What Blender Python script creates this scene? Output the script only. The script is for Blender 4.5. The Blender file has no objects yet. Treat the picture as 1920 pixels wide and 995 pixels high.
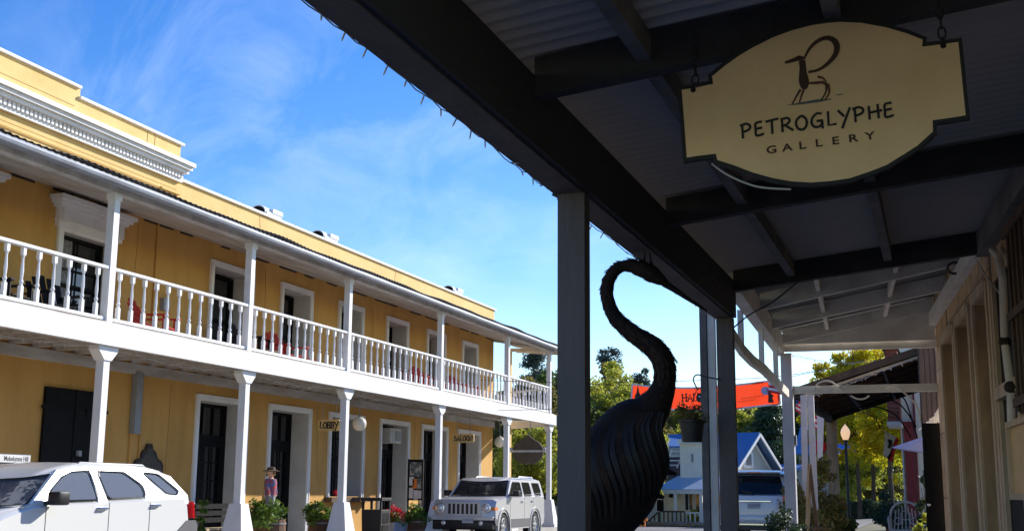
import bpy, bmesh, math, random
import numpy as np
from mathutils import Vector, Matrix
R_ = math.radians; PI = math.pi
sc = bpy.context.scene; COL = sc.collection
rnd = random.Random(7); NR = np.random.RandomState(11)

# ------------------------------------------------------------ camera
F = 2250.; CX, CY = 960., 497.5; H = 1.4
def _cam(vx=1765., vy=926., xv=1060.):
    a = np.array([(vx-CX)/F, -(vy-CY)/F, -1.]); t = (1+(vx-CX)*(xv-CX)/F**2)*F/(vy-CY)
    u = np.array([(xv-CX)/F, t, -1.])
    y = a/np.linalg.norm(a); z = u/np.linalg.norm(u); x = np.cross(y, z)
    return np.array([x, y, z])
RM = _cam(); CO = np.array([0, 0, H])
cd = bpy.data.cameras.new('camera'); cam = bpy.data.objects.new('camera', cd); COL.objects.link(cam)
m4 = Matrix([list(RM[i])+[CO[i]] for i in range(3)]+[[0, 0, 0, 1]]); cam.matrix_world = m4
cd.sensor_width = 36; cd.lens = 36*F/1920; cd.clip_start = .05; cd.clip_end = 3000
sc.camera = cam
def on(px, py, ax, v):            # where the view through a pixel meets the plane axis=v
    d = RM@np.array([(px-CX)/F, -(py-CY)/F, -1.]); t = (v-CO[ax])/d[ax]; p = CO+t*d
    return Vector(p)
WP0 = Vector((.57, 12.5, 0)); WD = Vector((-.53, 6., 0)).normalized(); WN = Vector((-6., -.53, 0)).normalized()
def onwall(px, py):               # on the wall plane of the gallery building
    d = Vector(RM@np.array([(px-CX)/F, -(py-CY)/F, -1.])); c = Vector(CO)
    t = WN.dot(WP0-c)/WN.dot(d); return c+t*d

# ------------------------------------------------------------ light
SUN_EL = R_(26.9); SUN_AZ = R_(30.3)     # azimuth from +Y towards +X
S = Vector((math.sin(SUN_AZ)*math.cos(SUN_EL), math.cos(SUN_AZ)*math.cos(SUN_EL), math.sin(SUN_EL)))
w = bpy.data.worlds.new('World'); sc.world = w; w.use_nodes = True
nt = w.node_tree; nt.nodes.clear()
def N(nt, t, **k):
    n = nt.nodes.new(t)
    for a, b in k.items(): setattr(n, a, b)
    return n
sky = N(nt, 'ShaderNodeTexSky', sky_type='NISHITA', sun_disc=False, sun_elevation=SUN_EL, sun_rotation=SUN_AZ)
sky.altitude = 600; sky.air_density = 1.1; sky.dust_density = .35; sky.ozone_density = 2.2
tc = N(nt, 'ShaderNodeTexCoord'); mp = N(nt, 'ShaderNodeMapping'); mp.inputs['Rotation'].default_value = (.5, .5, .9)
mp.inputs['Scale'].default_value = (1.2, 5.5, 3.2)
n1 = N(nt, 'ShaderNodeTexNoise'); n1.inputs['Scale'].default_value = 2.4; n1.inputs['Detail'].default_value = 9; n1.inputs['Roughness'].default_value = .62; n1.inputs['Distortion'].default_value = .8
n2 = N(nt, 'ShaderNodeTexNoise'); n2.inputs['Scale'].default_value = 1.9; n2.inputs['Detail'].default_value = 2
r1 = N(nt, 'ShaderNodeMapRange'); r1.inputs[1].default_value = .43; r1.inputs[2].default_value = .8
r2 = N(nt, 'ShaderNodeMapRange'); r2.inputs[1].default_value = .3; r2.inputs[2].default_value = .55
mu = N(nt, 'ShaderNodeMath', operation='MULTIPLY'); mu2 = N(nt, 'ShaderNodeMath', operation='MULTIPLY'); mu2.inputs[1].default_value = .26
hs = N(nt, 'ShaderNodeHueSaturation'); hs.inputs['Hue'].default_value = .517; hs.inputs['Saturation'].default_value = 1.42; hs.inputs['Value'].default_value = 1.0
mx = N(nt, 'ShaderNodeMix', data_type='RGBA'); mx.inputs[7].default_value = (8, 8.6, 9.4, 1)
bg = N(nt, 'ShaderNodeBackground'); bg.inputs[1].default_value = .108
wo = N(nt, 'ShaderNodeOutputWorld'); L = nt.links.new
_d = RM@np.array([(700-CX)/F, -(330-CY)/F, -1.]); _d /= np.linalg.norm(_d)
vd = N(nt, 'ShaderNodeVectorMath', operation='DOT_PRODUCT'); vd.inputs[1].default_value = tuple(_d); L(tc.outputs['Generated'], vd.inputs[0])
r3 = N(nt, 'ShaderNodeMapRange'); r3.inputs[1].default_value = .945; r3.inputs[2].default_value = .995; L(vd.outputs['Value'], r3.inputs[0])
mu3 = N(nt, 'ShaderNodeMath', operation='MULTIPLY'); L(r3.outputs[0], mu3.inputs[0])
L(tc.outputs['Generated'], mp.inputs[0]); L(mp.outputs[0], n1.inputs[0]); L(tc.outputs['Generated'], n2.inputs[0])
L(n1.outputs[0], r1.inputs[0]); L(n2.outputs[0], r2.inputs[0]); L(r1.outputs[0], mu.inputs[0]); L(r2.outputs[0], mu3.inputs[1]); L(mu3.outputs[0], mu.inputs[1]); L(mu.outputs[0], mu2.inputs[0])
L(sky.outputs[0], hs.inputs['Color']); L(hs.outputs[0], mx.inputs[6]); L(mu2.outputs[0], mx.inputs[0]); L(mx.outputs[2], bg.inputs[0]); L(bg.outputs[0], wo.inputs[0])
sl = bpy.data.lights.new('sun', 'SUN'); sl.energy = 3.5; sl.angle = R_(.53); sl.color = (1, .95, .86)
so = bpy.data.objects.new('sun', sl); COL.objects.link(so); so.rotation_euler = (-S).to_track_quat('-Z', 'Y').to_euler(); so.location = (0, 0, 60)
vs = sc.view_settings; vs.view_transform = 'Standard'; vs.look = 'None'; vs.gamma = 1; vs.exposure = .96; vs.use_curve_mapping = False
try: sc.cycles.max_bounces = 8; sc.cycles.diffuse_bounces = 4; sc.cycles.transparent_max_bounces = 8
except Exception: pass

# ------------------------------------------------------------ materials
MATS = {}
def mat(name, col, rough=.7, var=.12, vscale=3., bump=0., bscale=40., metal=0., spec=.5, col2=None, stretch=(1, 1, 1), coat=0, emis=None, alpha=1, trans=0, thr=(.35, .65)):
    if name in MATS: return MATS[name]
    m = bpy.data.materials.new(name); MATS[name] = m; m.use_nodes = True; t = m.node_tree; p = t.nodes['Principled BSDF']
    p.inputs['Roughness'].default_value = rough; p.inputs['Metallic'].default_value = metal
    p.inputs['Specular IOR Level'].default_value = spec; p.inputs['Coat Weight'].default_value = coat
    if coat: p.inputs['Coat Roughness'].default_value = .04
    c = (*col, 1); co = N(t, 'ShaderNodeTexCoord'); mpn = N(t, 'ShaderNodeMapping'); mpn.inputs['Scale'].default_value = stretch
    t.links.new(co.outputs['Object'], mpn.inputs[0])
    if var or col2:
        n = N(t, 'ShaderNodeTexNoise'); n.inputs['Scale'].default_value = vscale; n.inputs['Detail'].default_value = 7; n.inputs['Roughness'].default_value = .62
        mr = N(t, 'ShaderNodeMapRange'); mr.inputs[1].default_value = thr[0]; mr.inputs[2].default_value = thr[1]
        mm = N(t, 'ShaderNodeMix', data_type='RGBA'); mm.inputs[6].default_value = c
        mm.inputs[7].default_value = (*(col2 or tuple(v*(1-var*2.2) for v in col)), 1)
        t.links.new(mpn.outputs[0], n.inputs[0]); t.links.new(n.outputs[0], mr.inputs[0]); t.links.new(mr.outputs[0], mm.inputs[0]); t.links.new(mm.outputs[2], p.inputs['Base Color'])
    else: p.inputs['Base Color'].default_value = c
    if bump:
        b = N(t, 'ShaderNodeTexNoise'); b.inputs['Scale'].default_value = bscale; b.inputs['Detail'].default_value = 5
        bp = N(t, 'ShaderNodeBump'); bp.inputs['Strength'].default_value = bump; bp.inputs['Distance'].default_value = .02
        t.links.new(mpn.outputs[0], b.inputs[0]); t.links.new(b.outputs[0], bp.inputs['Height']); t.links.new(bp.outputs[0], p.inputs['Normal'])
    if emis: p.inputs['Emission Color'].default_value = (*emis[:3], 1); p.inputs['Emission Strength'].default_value = emis[3]
    if trans: p.inputs['Transmission Weight'].default_value = trans
    return m
def leafmat(name, cols, transl=.45, rough=.55):
    m = bpy.data.materials.new(name); MATS[name] = m; m.use_nodes = True; t = m.node_tree; p = t.nodes['Principled BSDF']; p.inputs['Roughness'].default_value = rough
    g = N(t, 'ShaderNodeNewGeometry'); co = N(t, 'ShaderNodeTexCoord'); n = N(t, 'ShaderNodeTexNoise'); n.inputs['Scale'].default_value = .55; n.inputs['Detail'].default_value = 3
    ad = N(t, 'ShaderNodeMath', operation='MULTIPLY_ADD'); ad.inputs[1].default_value = .45
    sb = N(t, 'ShaderNodeMapRange'); sb.inputs[1].default_value = .35; sb.inputs[2].default_value = .65; sb.inputs[4].default_value = .55
    r = N(t, 'ShaderNodeValToRGB'); e = r.color_ramp.elements
    for i, c in enumerate(cols):
        pos = i/(len(cols)-1)
        el = e[0] if i == 0 else (e[1] if i == len(cols)-1 else e.new(pos)); el.position = pos
        el.color = (*c, 1)
    tr = N(t, 'ShaderNodeBsdfTranslucent'); ms = N(t, 'ShaderNodeMixShader'); ms.inputs[0].default_value = transl
    lk = t.links.new; lk(g.outputs['Random Per Island'], ad.inputs[0]); lk(co.outputs['Object'], n.inputs[0]); lk(n.outputs[0], sb.inputs[0]); lk(sb.outputs[0], ad.inputs[2])
    lk(ad.outputs[0], r.inputs[0]); lk(r.outputs[0], p.inputs['Base Color']); lk(r.outputs[0], tr.inputs[0])
    lk(p.outputs[0], ms.inputs[1]); lk(tr.outputs[0], ms.inputs[2]); lk(ms.outputs[0], t.nodes['Material Output'].inputs[0])
    return m
def stonemat():
    m = mat('stone_block', (.30, .20, .105), .9, 0, 2, .6, 25)
    t = m.node_tree; p = t.nodes['Principled BSDF']; co = N(t, 'ShaderNodeTexCoord'); mp_ = N(t, 'ShaderNodeMapping')
    mp_.inputs['Rotation'].default_value = (R_(90), 0, R_(90)); br = N(t, 'ShaderNodeTexBrick'); br.inputs['Scale'].default_value = 1.
    br.inputs['Brick Width'].default_value = .9; br.inputs['Row Height'].default_value = .38; br.inputs['Mortar Size'].default_value = .008
    br.inputs['Color1'].default_value = (.66, .45, .25, 1); br.inputs['Color2'].default_value = (.58, .39, .21, 1); br.inputs['Mortar'].default_value = (.18, .13, .09, 1)
    n = N(t, 'ShaderNodeTexNoise'); n.inputs['Scale'].default_value = 5; n.inputs['Detail'].default_value = 6
    mm = N(t, 'ShaderNodeMix', data_type='RGBA'); mm.blend_type = 'MULTIPLY'; mm.inputs[0].default_value = .7
    cr = N(t, 'ShaderNodeMapRange'); cr.inputs[1].default_value = .3; cr.inputs[2].default_value = .6; cr.inputs[3].default_value = .55; cr.inputs[4].default_value = 1.1
    lk = t.links.new; lk(co.outputs['Object'], mp_.inputs[0]); lk(mp_.outputs[0], br.inputs[0]); lk(co.outputs['Object'], n.inputs[0]); lk(n.outputs[0], cr.inputs[0])
    lk(br.outputs[0], mm.inputs[6]); lk(cr.outputs[0], mm.inputs[7]); lk(mm.outputs[2], p.inputs['Base Color']); return m

M = dict(
 yellow=mat('yellow_stucco', (.63, .355, .095), .88, 0, 1.1, .25, 30, col2=(.47, .25, .06), stretch=(1, 1, .35), thr=(.45, .75)),
 yellow_sunlit_cream=mat('sunlit_and_cream_yellow', (.78, .55, .22), .85, 0, 1.3, .15, 20, col2=(.70, .47, .17)),  # stucco yellow with the parapet's sun put in; cream of side posts too
 white=mat('white_paint', (.80, .80, .80), .55, 0, 2.8, .12, 30, col2=(.62, .61, .58), stretch=(1, 1, .5), thr=(.5, .85)),
 white_old=mat('weathered_white_paint', (.68, .67, .65), .7, 0, 3, .2, 30, col2=(.45, .43, .40), stretch=(1, 1, .3)),
 reveal=mat('whitewashed_plaster', (.62, .60, .57), .85, 0, 2, .1, 30, col2=(.52, .50, .47)),
 ceiling=mat('whitewashed_boards', (.62, .60, .56), .8, 0, 4, .15, 20, col2=(.42, .37, .32), stretch=(1, .2, 1)),
 roofedge=mat('old_roof_metal', (.15, .14, .13), .6, 0, 3, .2, 30, col2=(.28, .25, .22)),
 fascia=mat('pale_blue_gutter', (.33, .36, .42), .6, 0, 2, .05, 20, col2=(.24, .25, .28)),
 black=mat('black_paint', (.009, .009, .010), .7, .2, 5, .1, 30, spec=.15),
 glassdark=mat('dark_glass', (.012, .014, .016), .05, 0, spec=.8),
 curtain=mat('lace_curtain', (.35, .34, .32), .9, .3, 12),
 grey_metal=mat('grey_conduit', (.30, .32, .34), .5, .1),
 porch_paint=mat('grey_porch_paint', (.13, .108, .098), .7, .15, 2.5, .35, 30, stretch=(1, 1, .25)),
 porch_dark=mat('dark_stained_timber', (.055, .048, .045), .8, .2, 2, .4, 30, stretch=(1, .2, 1)),
 porch_mid=mat('grey_brown_timber', (.20, .18, .165), .8, .2, 2, .4, 30),
 porch_roof=mat('galvanised_sheet', (.50, .44, .385), .55, .03, 2.5, 0, 20, metal=.0),
 p2white=mat('dusty_white_timber', (.84, .80, .72), .75, 0, 3, .3, 25, col2=(.68, .63, .55)),
 p2roof=mat('grey_roof_boards', (.24, .24, .25), .8, 0, 2, .3, 25, col2=(.17, .17, .17)),
 tan=mat('tan_timber', (.56, .38, .21), .8, .2, 3, .3, 25, stretch=(1, 1, .3)),
 tan_light=mat('light_tan_trim', (.70, .53, .33), .75, .15, 3, .2, 25, stretch=(1, 1, .3)),
 brown=mat('brown_timber', (.13, .075, .04), .8, .2, 3, .3, 25, stretch=(1, 1, .3)),
 darkwood=mat('dark_brown_slats', (.05, .035, .028), .8, .2, 3, .3, 25),
 rust=mat('rusted_steel', (.022, .014, .010), .75, 0, 9, .5, 60, metal=0, spec=.2, col2=(.012, .008, .006)),
 rust2=mat('rusted_feather_steel', (.045, .022, .013), .75, 0, 6, .5, 60, metal=0, spec=.25, col2=(.016, .010, .008)),
 asphalt=mat('asphalt', (.22, .21, .195), .95, .15, .7, .5, 60),
 concrete=mat('concrete', (.50, .47, .42), .9, .12, 1.2, .4, 30),
 earth=mat('dry_grass_ground', (.16, .13, .06), .95, 0, .3, .5, 4, col2=(.08, .09, .035)),
 hillm=mat('wooded_slope', (.05, .07, .025), .95, 0, .12, 1., 1.2, col2=(.10, .11, .03)),
 paintline=mat('road_paint', (.75, .74, .70), .8, .1),
 rubber=mat('tyre_rubber', (.015, .015, .016), .85, .1),
 chrome=mat('polished_metal', (.7, .7, .72), .18, 0, metal=1),
 silver_rim=mat('alloy_rim', (.55, .56, .58), .3, .05, metal=.8),
 carwhite=mat('white_car_paint', (.82, .82, .78), .22, 0, spec=.5, coat=.6),
 carsilver=mat('silver_car_paint', (.62, .61, .60), .3, 0, metal=.2, coat=.5),
 carsilver2=mat('pale_silver_car_paint', (.66, .66, .66), .32, 0, metal=.1, coat=.4),
 carplastic=mat('grey_bumper_plastic', (.12, .12, .13), .6, .1),
 carblack=mat('black_trim', (.01, .01, .011), .4, .0),
 cloth_grey=mat('car_seat_fabric', (.09, .085, .075), .9, .1),
 redlens=mat('red_lens', (.55, .01, .01), .15, 0, coat=.5),
 orangelens=mat('orange_lens', (.85, .22, .02), .2, 0, coat=.5),
 lens=mat('clear_lens', (.75, .78, .82), .12, 0, metal=.4, coat=1),
 redchair=mat('red_plastic', (.62, .022, .012), .45, .08),
 blackchair=mat('black_plastic', (.012, .012, .016), .65, .1, spec=.2),
 globe=mat('milk_glass', (.80, .72, .55), .35, .05, coat=.3),
 signcream=mat('cream_sign_paint', (.92, .64, .32), .6, 0, 3.5, .1, 60, col2=(.84, .57, .27)),
 signyellow=mat('yellow_sign_paint', (.80, .52, .20), .6, .08),
 signtan=mat('sign_back_timber', (.13, .10, .07), .8, .15),
 wood=mat('barrel_wood', (.22, .10, .045), .8, .25, 4, .4, 30, stretch=(1, 1, .2)),
 orange=mat('orange_enamel', (.85, .25, .02), .5, .08),
 banner=mat('orange_red_vinyl', (.92, .085, .02), .6, .08, 1.5),
 ink=mat('black_ink', (.015, .013, .013), .7, 0),
 inkbrown=mat('brown_ink', (.07, .028, .015), .7, .1, 8),
 inkred=mat('rust_red_ink', (.15, .05, .025), .7, .1, 8),
 inkblue=mat('slate_ink', (.13, .14, .13), .7, 0),
 bluemetal=mat('blue_roof_metal', (.075, .165, .36), .5, 0, 1.5, .1, 10, col2=(.10, .20, .40)),
 palemetal=mat('pale_blue_roof_metal', (.45, .55, .68), .4, .08),
 shingle=mat('grey_shingle_siding', (.46, .44, .38), .9, 0, 4, .3, 8, col2=(.56, .54, .47), stretch=(1, 1, 6)),
 creamwall=mat('cream_clapboard', (.86, .79, .62), .8, .06),
 rustroof=mat('rusty_tin_roof', (.16, .085, .06), .8, 0, 2, .3, 8, col2=(.09, .05, .04)),
 redboard=mat('red_brown_clapboard', (.36, .10, .05), .8, .2, 3),
 redpaint=mat('barn_red_paint', (.28, .035, .035), .7, .1),
 oldwood=mat('weathered_barn_wood', (.17, .125, .095), .9, .25, 2.5, .6, 18, stretch=(1, 1, .25)),
 canvas=mat('blue_canvas', (.08, .28, .70), .7, .06),
 canvas_pale=mat('lavender_canvas', (.45, .47, .66), .8, .05),
 lampgreen=mat('dark_green_enamel', (.015, .03, .025), .4, .1),
 greenpaint=mat('green_enamel', (.03, .30, .22), .5, .05),
 flagwhite=mat('white_cloth', (.72, .72, .70), .85, .05), flagred=mat('red_cloth', (.62, .025, .03), .85, .05), flagblue=mat('navy_cloth', (.03, .05, .2), .85, .05),
 terracotta=mat('terracotta', (.38, .14, .07), .85, .15), skin=mat('painted_face', (.75, .45, .30), .7, .05),
 plaid=mat('plaid_shirt', (.45, .07, .06), .9, 0, 14, col2=(.10, .15, .28), thr=(.45, .55)),
 denim=mat('striped_trousers', (.12, .16, .26), .9, 0, 18, col2=(.5, .45, .42), stretch=(1, 1, .1)),
 straw=mat('straw', (.60, .42, .15), .9, .1), paper=mat('white_paper', (.80, .80, .78), .9, .08),
 cork=mat('poster_print', (.10, .13, .12), .7, 0, 7, col2=(.45, .42, .36), thr=(.48, .52)),
 orangepaper=mat('orange_paper', (.9, .25, .04), .8, .03), bark=mat('bark', (.09, .065, .045), .95, .2, 4, .6, 15), palebark=mat('pale_bark', (.22, .18, .14), .95, .2, 4, .6, 15),
 bulb=mat('warm_glass_bulb', (.85, .70, .42), .25, .0, coat=.5), wire=mat('white_cord', (.55, .53, .48), .6, 0), wiredark=mat('dark_cord', (.03, .03, .03), .6, 0),
 plate=mat('licence_plate', (.62, .62, .60), .5, .04), platetxt=mat('licence_text', (.10, .08, .16), .6, 0),
 stone=mat('border_rock', (.36, .26, .19), .9, .2, 4, .5, 10),
 pot=mat('black_pot_plastic', (.018, .018, .02), .5, .1),
)
M['block'] = stonemat()
LF = dict(
 ginkgo=leafmat('ginkgo_leaves', [(.28, .38, .02), (.48, .54, .02), (.70, .64, .02), (.88, .60, .02)], .66),
 green=leafmat('green_leaves', [(.04, .08, .02), (.10, .16, .035), (.18, .25, .05)], .5),
 olive=leafmat('olive_leaves', [(.10, .14, .03), (.22, .27, .05), (.38, .38, .06), (.30, .21, .06)], .55),
 lime=leafmat('lime_leaves', [(.18, .24, .04), (.36, .42, .06), (.58, .56, .07)], .6),
 conifer=leafmat('conifer_needles', [(.02, .045, .025), (.045, .085, .04), (.08, .13, .055)], .25),
 pine=leafmat('pine_needles', [(.05, .08, .07), (.08, .12, .10), (.13, .17, .13)], .3),
 pot=leafmat('bedding_leaves', [(.03, .08, .01), (.08, .17, .02), (.20, .30, .04)], .35),
 redflower=leafmat('red_petals', [(.6, .02, .05), (.8, .08, .15), (.7, .02, .02)], .3),
)

# ------------------------------------------------------------ object helpers
RT = {}
def link(o):
    COL.objects.link(o); return o
def tag(o, label=None, cat=None, group=None, kind=None):
    if label: o['label'] = label
    if cat: o['category'] = cat
    if group: o['group'] = group
    if kind: o['kind'] = kind
    return o
def thing(name, label, cat, loc=(0, 0, 0), rz=0, group=None):
    o = link(bpy.data.objects.new(name, None)); o.location = loc; o.rotation_euler = (0, 0, rz); o.empty_display_size = .2
    RT[o.name] = (Matrix.Translation(Vector(loc))@Matrix.Rotation(rz, 4, 'Z')).inverted()
    return tag(o, label, cat, group)
def kids(o): return [c for c in o.children]
def copy_tree(o, parent=None, loc=None, rz=None, label=None):
    c = link(o.copy())
    if parent: c.parent = parent
    if loc is not None: c.location = loc
    if rz is not None: c.rotation_euler = (0, 0, rz)
    if label: c['label'] = label
    for k in kids(o): copy_tree(k, c)
    return c
class MB:
    def __init__(s): s.v = []; s.f = []; s.m = []
    def add(s, v, f, mi=0):
        n = len(s.v); s.v += [Vector(p) for p in v]; s.f += [tuple(i+n for i in q) for q in f]; s.m += [mi]*len(f); return s
    def bx(s, x0, x1, y0, y1, z0, z1, mi=0):
        return s.add([(x, y, z) for z in (z0, z1) for y in (y0, y1) for x in (x0, x1)],
                     [(0, 2, 3, 1), (4, 5, 7, 6), (0, 1, 5, 4), (2, 6, 7, 3), (0, 4, 6, 2), (1, 3, 7, 5)], mi)
    def hexa(s, b, t, mi=0):      # bottom 4 and top 4 corners, both counter-clockwise
        return s.add(list(b)+list(t), [(3, 2, 1, 0), (4, 5, 6, 7)]+[(i, (i+1) % 4, (i+1) % 4+4, i+4) for i in range(4)], mi)
    def bar(s, p, q, w, h, up=(0, 0, 1), mi=0):   # rectangular bar: w sideways, h along up
        p = Vector(p); q = Vector(q); d = (q-p).normalized(); u = Vector(up); sd = d.cross(u)
        if sd.length < 1e-4: sd = d.cross(Vector((1, 0, 0)))
        sd.normalize(); u = sd.cross(d)
        c = [sd*(a*w/2)+u*(b*h/2) for a, b in ((-1, -1), (1, -1), (1, 1), (-1, 1))]
        return s.hexa([p+k for k in c], [q+k for k in c], mi)
    def tube(s, pts, r, n=8, mi=0, cap=True):
        pts = [Vector(p) for p in pts]; rr = r if isinstance(r, (list, tuple)) else [r]*len(pts)
        v = []; prev = None
        for i, p in enumerate(pts):
            d = (pts[min(i+1, len(pts)-1)]-pts[max(i-1, 0)]).normalized()
            if prev is None: a = d.orthogonal().normalized()
            else:
                a = prev-d*prev.dot(d); a = a.normalized() if a.length > 1e-5 else d.orthogonal().normalized()
            prev = a; b = d.cross(a)
            v += [p+(a*math.cos(2*PI*k/n)+b*math.sin(2*PI*k/n))*rr[i] for k in range(n)]
        f = [(i*n+k, i*n+(k+1) % n, (i+1)*n+(k+1) % n, (i+1)*n+k) for i in range(len(pts)-1) for k in range(n)]
        if cap: f += [tuple(range(n))[::-1], tuple(range((len(pts)-1)*n, len(pts)*n))]
        return s.add(v, f, mi)
    def lathe(s, prof, c=(0, 0, 0), n=16, mi=0, ax=None, cap=True):
        c = Vector(c); v = []
        for r, z in prof:
            for k in range(n):
                a = 2*PI*k/n; p = Vector((r*math.cos(a), r*math.sin(a), z))
                if ax == 'y': p = Vector((p.x, p.z, p.y))
                if ax == 'x': p = Vector((p.z, p.x, p.y))
                v.append(c+p)
        f = [(i*n+k, i*n+(k+1) % n, (i+1)*n+(k+1) % n, (i+1)*n+k) for i in range(len(prof)-1) for k in range(n)]
        if cap and prof[0][0] > 1e-5: f.append(tuple(range(n))[::-1])
        if cap and prof[-1][0] > 1e-5: f.append(tuple(range((len(prof)-1)*n, len(prof)*n)))
        return s.add(v, f, mi)
    def ball(s, c, r, n=12, mi=0, sc3=(1, 1, 1)):
        k = len(s.v); s.lathe([(max(1e-6, math.sin(PI*i/8))*r, -math.cos(PI*i/8)*r) for i in range(9)], (0, 0, 0), n, mi)
        for i in range(k, len(s.v)): q = s.v[i]; s.v[i] = Vector((q.x*sc3[0], q.y*sc3[1], q.z*sc3[2]))+Vector(c)
        return s
    def prism(s, poly, ext, mi=0):
        n = len(poly); e = Vector(ext); v = [Vector(p) for p in poly]
        return s.add(v+[p+e for p in v], [tuple(range(n))[::-1], tuple(range(n, 2*n))]+[(i, (i+1) % n, (i+1) % n+n, i+n) for i in range(n)], mi)
    def corr(s, p0, u, v, lu, lv, amp, pitch, thick=0, mi=0):   # corrugated sheet, waves run along u
        u = Vector(u).normalized(); v = Vector(v).normalized(); nn = u.cross(v); k = max(2, int(lu/pitch*6)); base = Vector(p0); vv = []
        for i in range(k+1):
            a = lu*i/k; o = base+u*a+nn*(amp*math.sin(2*PI*a/pitch))
            vv += [o, o+v*lv]
        return s.add(vv, [(2*i, 2*i+2, 2*i+3, 2*i+1) for i in range(k)], mi)
    def build(s, name, mats, parent=None, smooth=False, label=None, world=True, origin=None, bev=0, recalc=True):
        mats = mats if isinstance(mats, (list, tuple)) else [mats]
        me = bpy.data.meshes.new(name)
        org = Vector((0, 0, 0))
        if parent is None:
            if origin is not None: org = Vector(origin)
            elif s.v:
                xs = [p.x for p in s.v]; ys = [p.y for p in s.v]; org = Vector(((min(xs)+max(xs))/2, (min(ys)+max(ys))/2, min(p.z for p in s.v)))
            vv = [p-org for p in s.v]
        else:
            mt = RT.get(parent.name) if world else None
            vv = [mt@p for p in s.v] if mt else s.v
        me.from_pydata([tuple(p) for p in vv], [], s.f); me.polygons.foreach_set('material_index', s.m)
        for m in mats: me.materials.append(m)
        if recalc or bev:
            b = bmesh.new(); b.from_mesh(me)
            if bev:
                bmesh.ops.remove_doubles(b, verts=b.verts, dist=1e-5)
                ed = [e for e in b.edges if len(e.link_faces) == 2 and e.calc_face_angle(0) > .5]
                bmesh.ops.bevel(b, geom=ed, offset=bev, segments=2, affect='EDGES', profile=.6, clamp_overlap=True)
            if recalc: bmesh.ops.recalc_face_normals(b, faces=b.faces)
            b.to_mesh(me); b.free()
        if smooth:
            me.polygons.foreach_set('use_smooth', [True]*len(me.polygons))
            try: me.set_sharp_from_angle(angle=R_(38))
            except Exception: pass
        me.update(); o = link(bpy.data.objects.new(name, me))
        if parent is not None:
            o.parent = parent
            if parent.name in RT and world: RT[o.name] = RT[parent.name]
        else:
            o.location = org; RT[o.name] = Matrix.Translation(org).inverted()
        if label: o['label'] = label
        return o
def box(name, m, parent, *a, **k): return MB().bx(*a).build(name, m, parent, **k)
def qmesh(name, V, nq, m, parent=None, world=True, origin=None):   # numpy quads
    if parent is None and origin is None: origin = Vector((0, 0, 0))
    if parent is not None and world and parent.name in RT:
        T = np.array(RT[parent.name]); V = V@T[:3, :3].T+T[:3, 3]
    elif parent is None: V = V-np.array(origin)
    me = bpy.data.meshes.new(name); me.vertices.add(len(V)); me.vertices.foreach_set('co', V.astype(np.float32).ravel())
    me.loops.add(nq*4); me.loops.foreach_set('vertex_index', np.arange(nq*4, dtype=np.int32)); me.polygons.add(nq)
    me.polygons.foreach_set('loop_start', np.arange(0, nq*4, 4, dtype=np.int32)); me.polygons.foreach_set('loop_total', np.full(nq, 4, dtype=np.int32))
    me.materials.append(m); me.update(calc_edges=True); me.validate()
    o = link(bpy.data.objects.new(name, me))
    if parent is not None: o.parent = parent
    else: o.location = origin
    return o
def leafquads(C, size, rs=NR, flat=.0):     # kite shaped leaves at the points C
    n = len(C); a = rs.normal(size=(n, 3)); a /= np.linalg.norm(a, axis=1)[:, None]; b = rs.normal(size=(n, 3)); b = np.cross(a, b); b /= np.linalg.norm(b, axis=1)[:, None]
    s = (size*(.6+.8*rs.rand(n)))[:, None]
    if flat: a[:, 2] *= (1-flat); b[:, 2] *= (1-flat)
    return np.stack([C-a*s, C-b*s*.45, C+a*s, C+b*s*.45], 1).reshape(-1, 3)
def clumps(centers, rad, per, rs=NR, sq=(1, 1, 1)):
    out = []
    for c, r in zip(centers, rad):
        p = rs.normal(size=(per, 3)); p /= np.linalg.norm(p, axis=1)[:, None]; p *= (rs.rand(per, 1)**.45)*r
        out.append(np.array(c)+p*np.array(sq))
    return np.concatenate(out)
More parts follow.
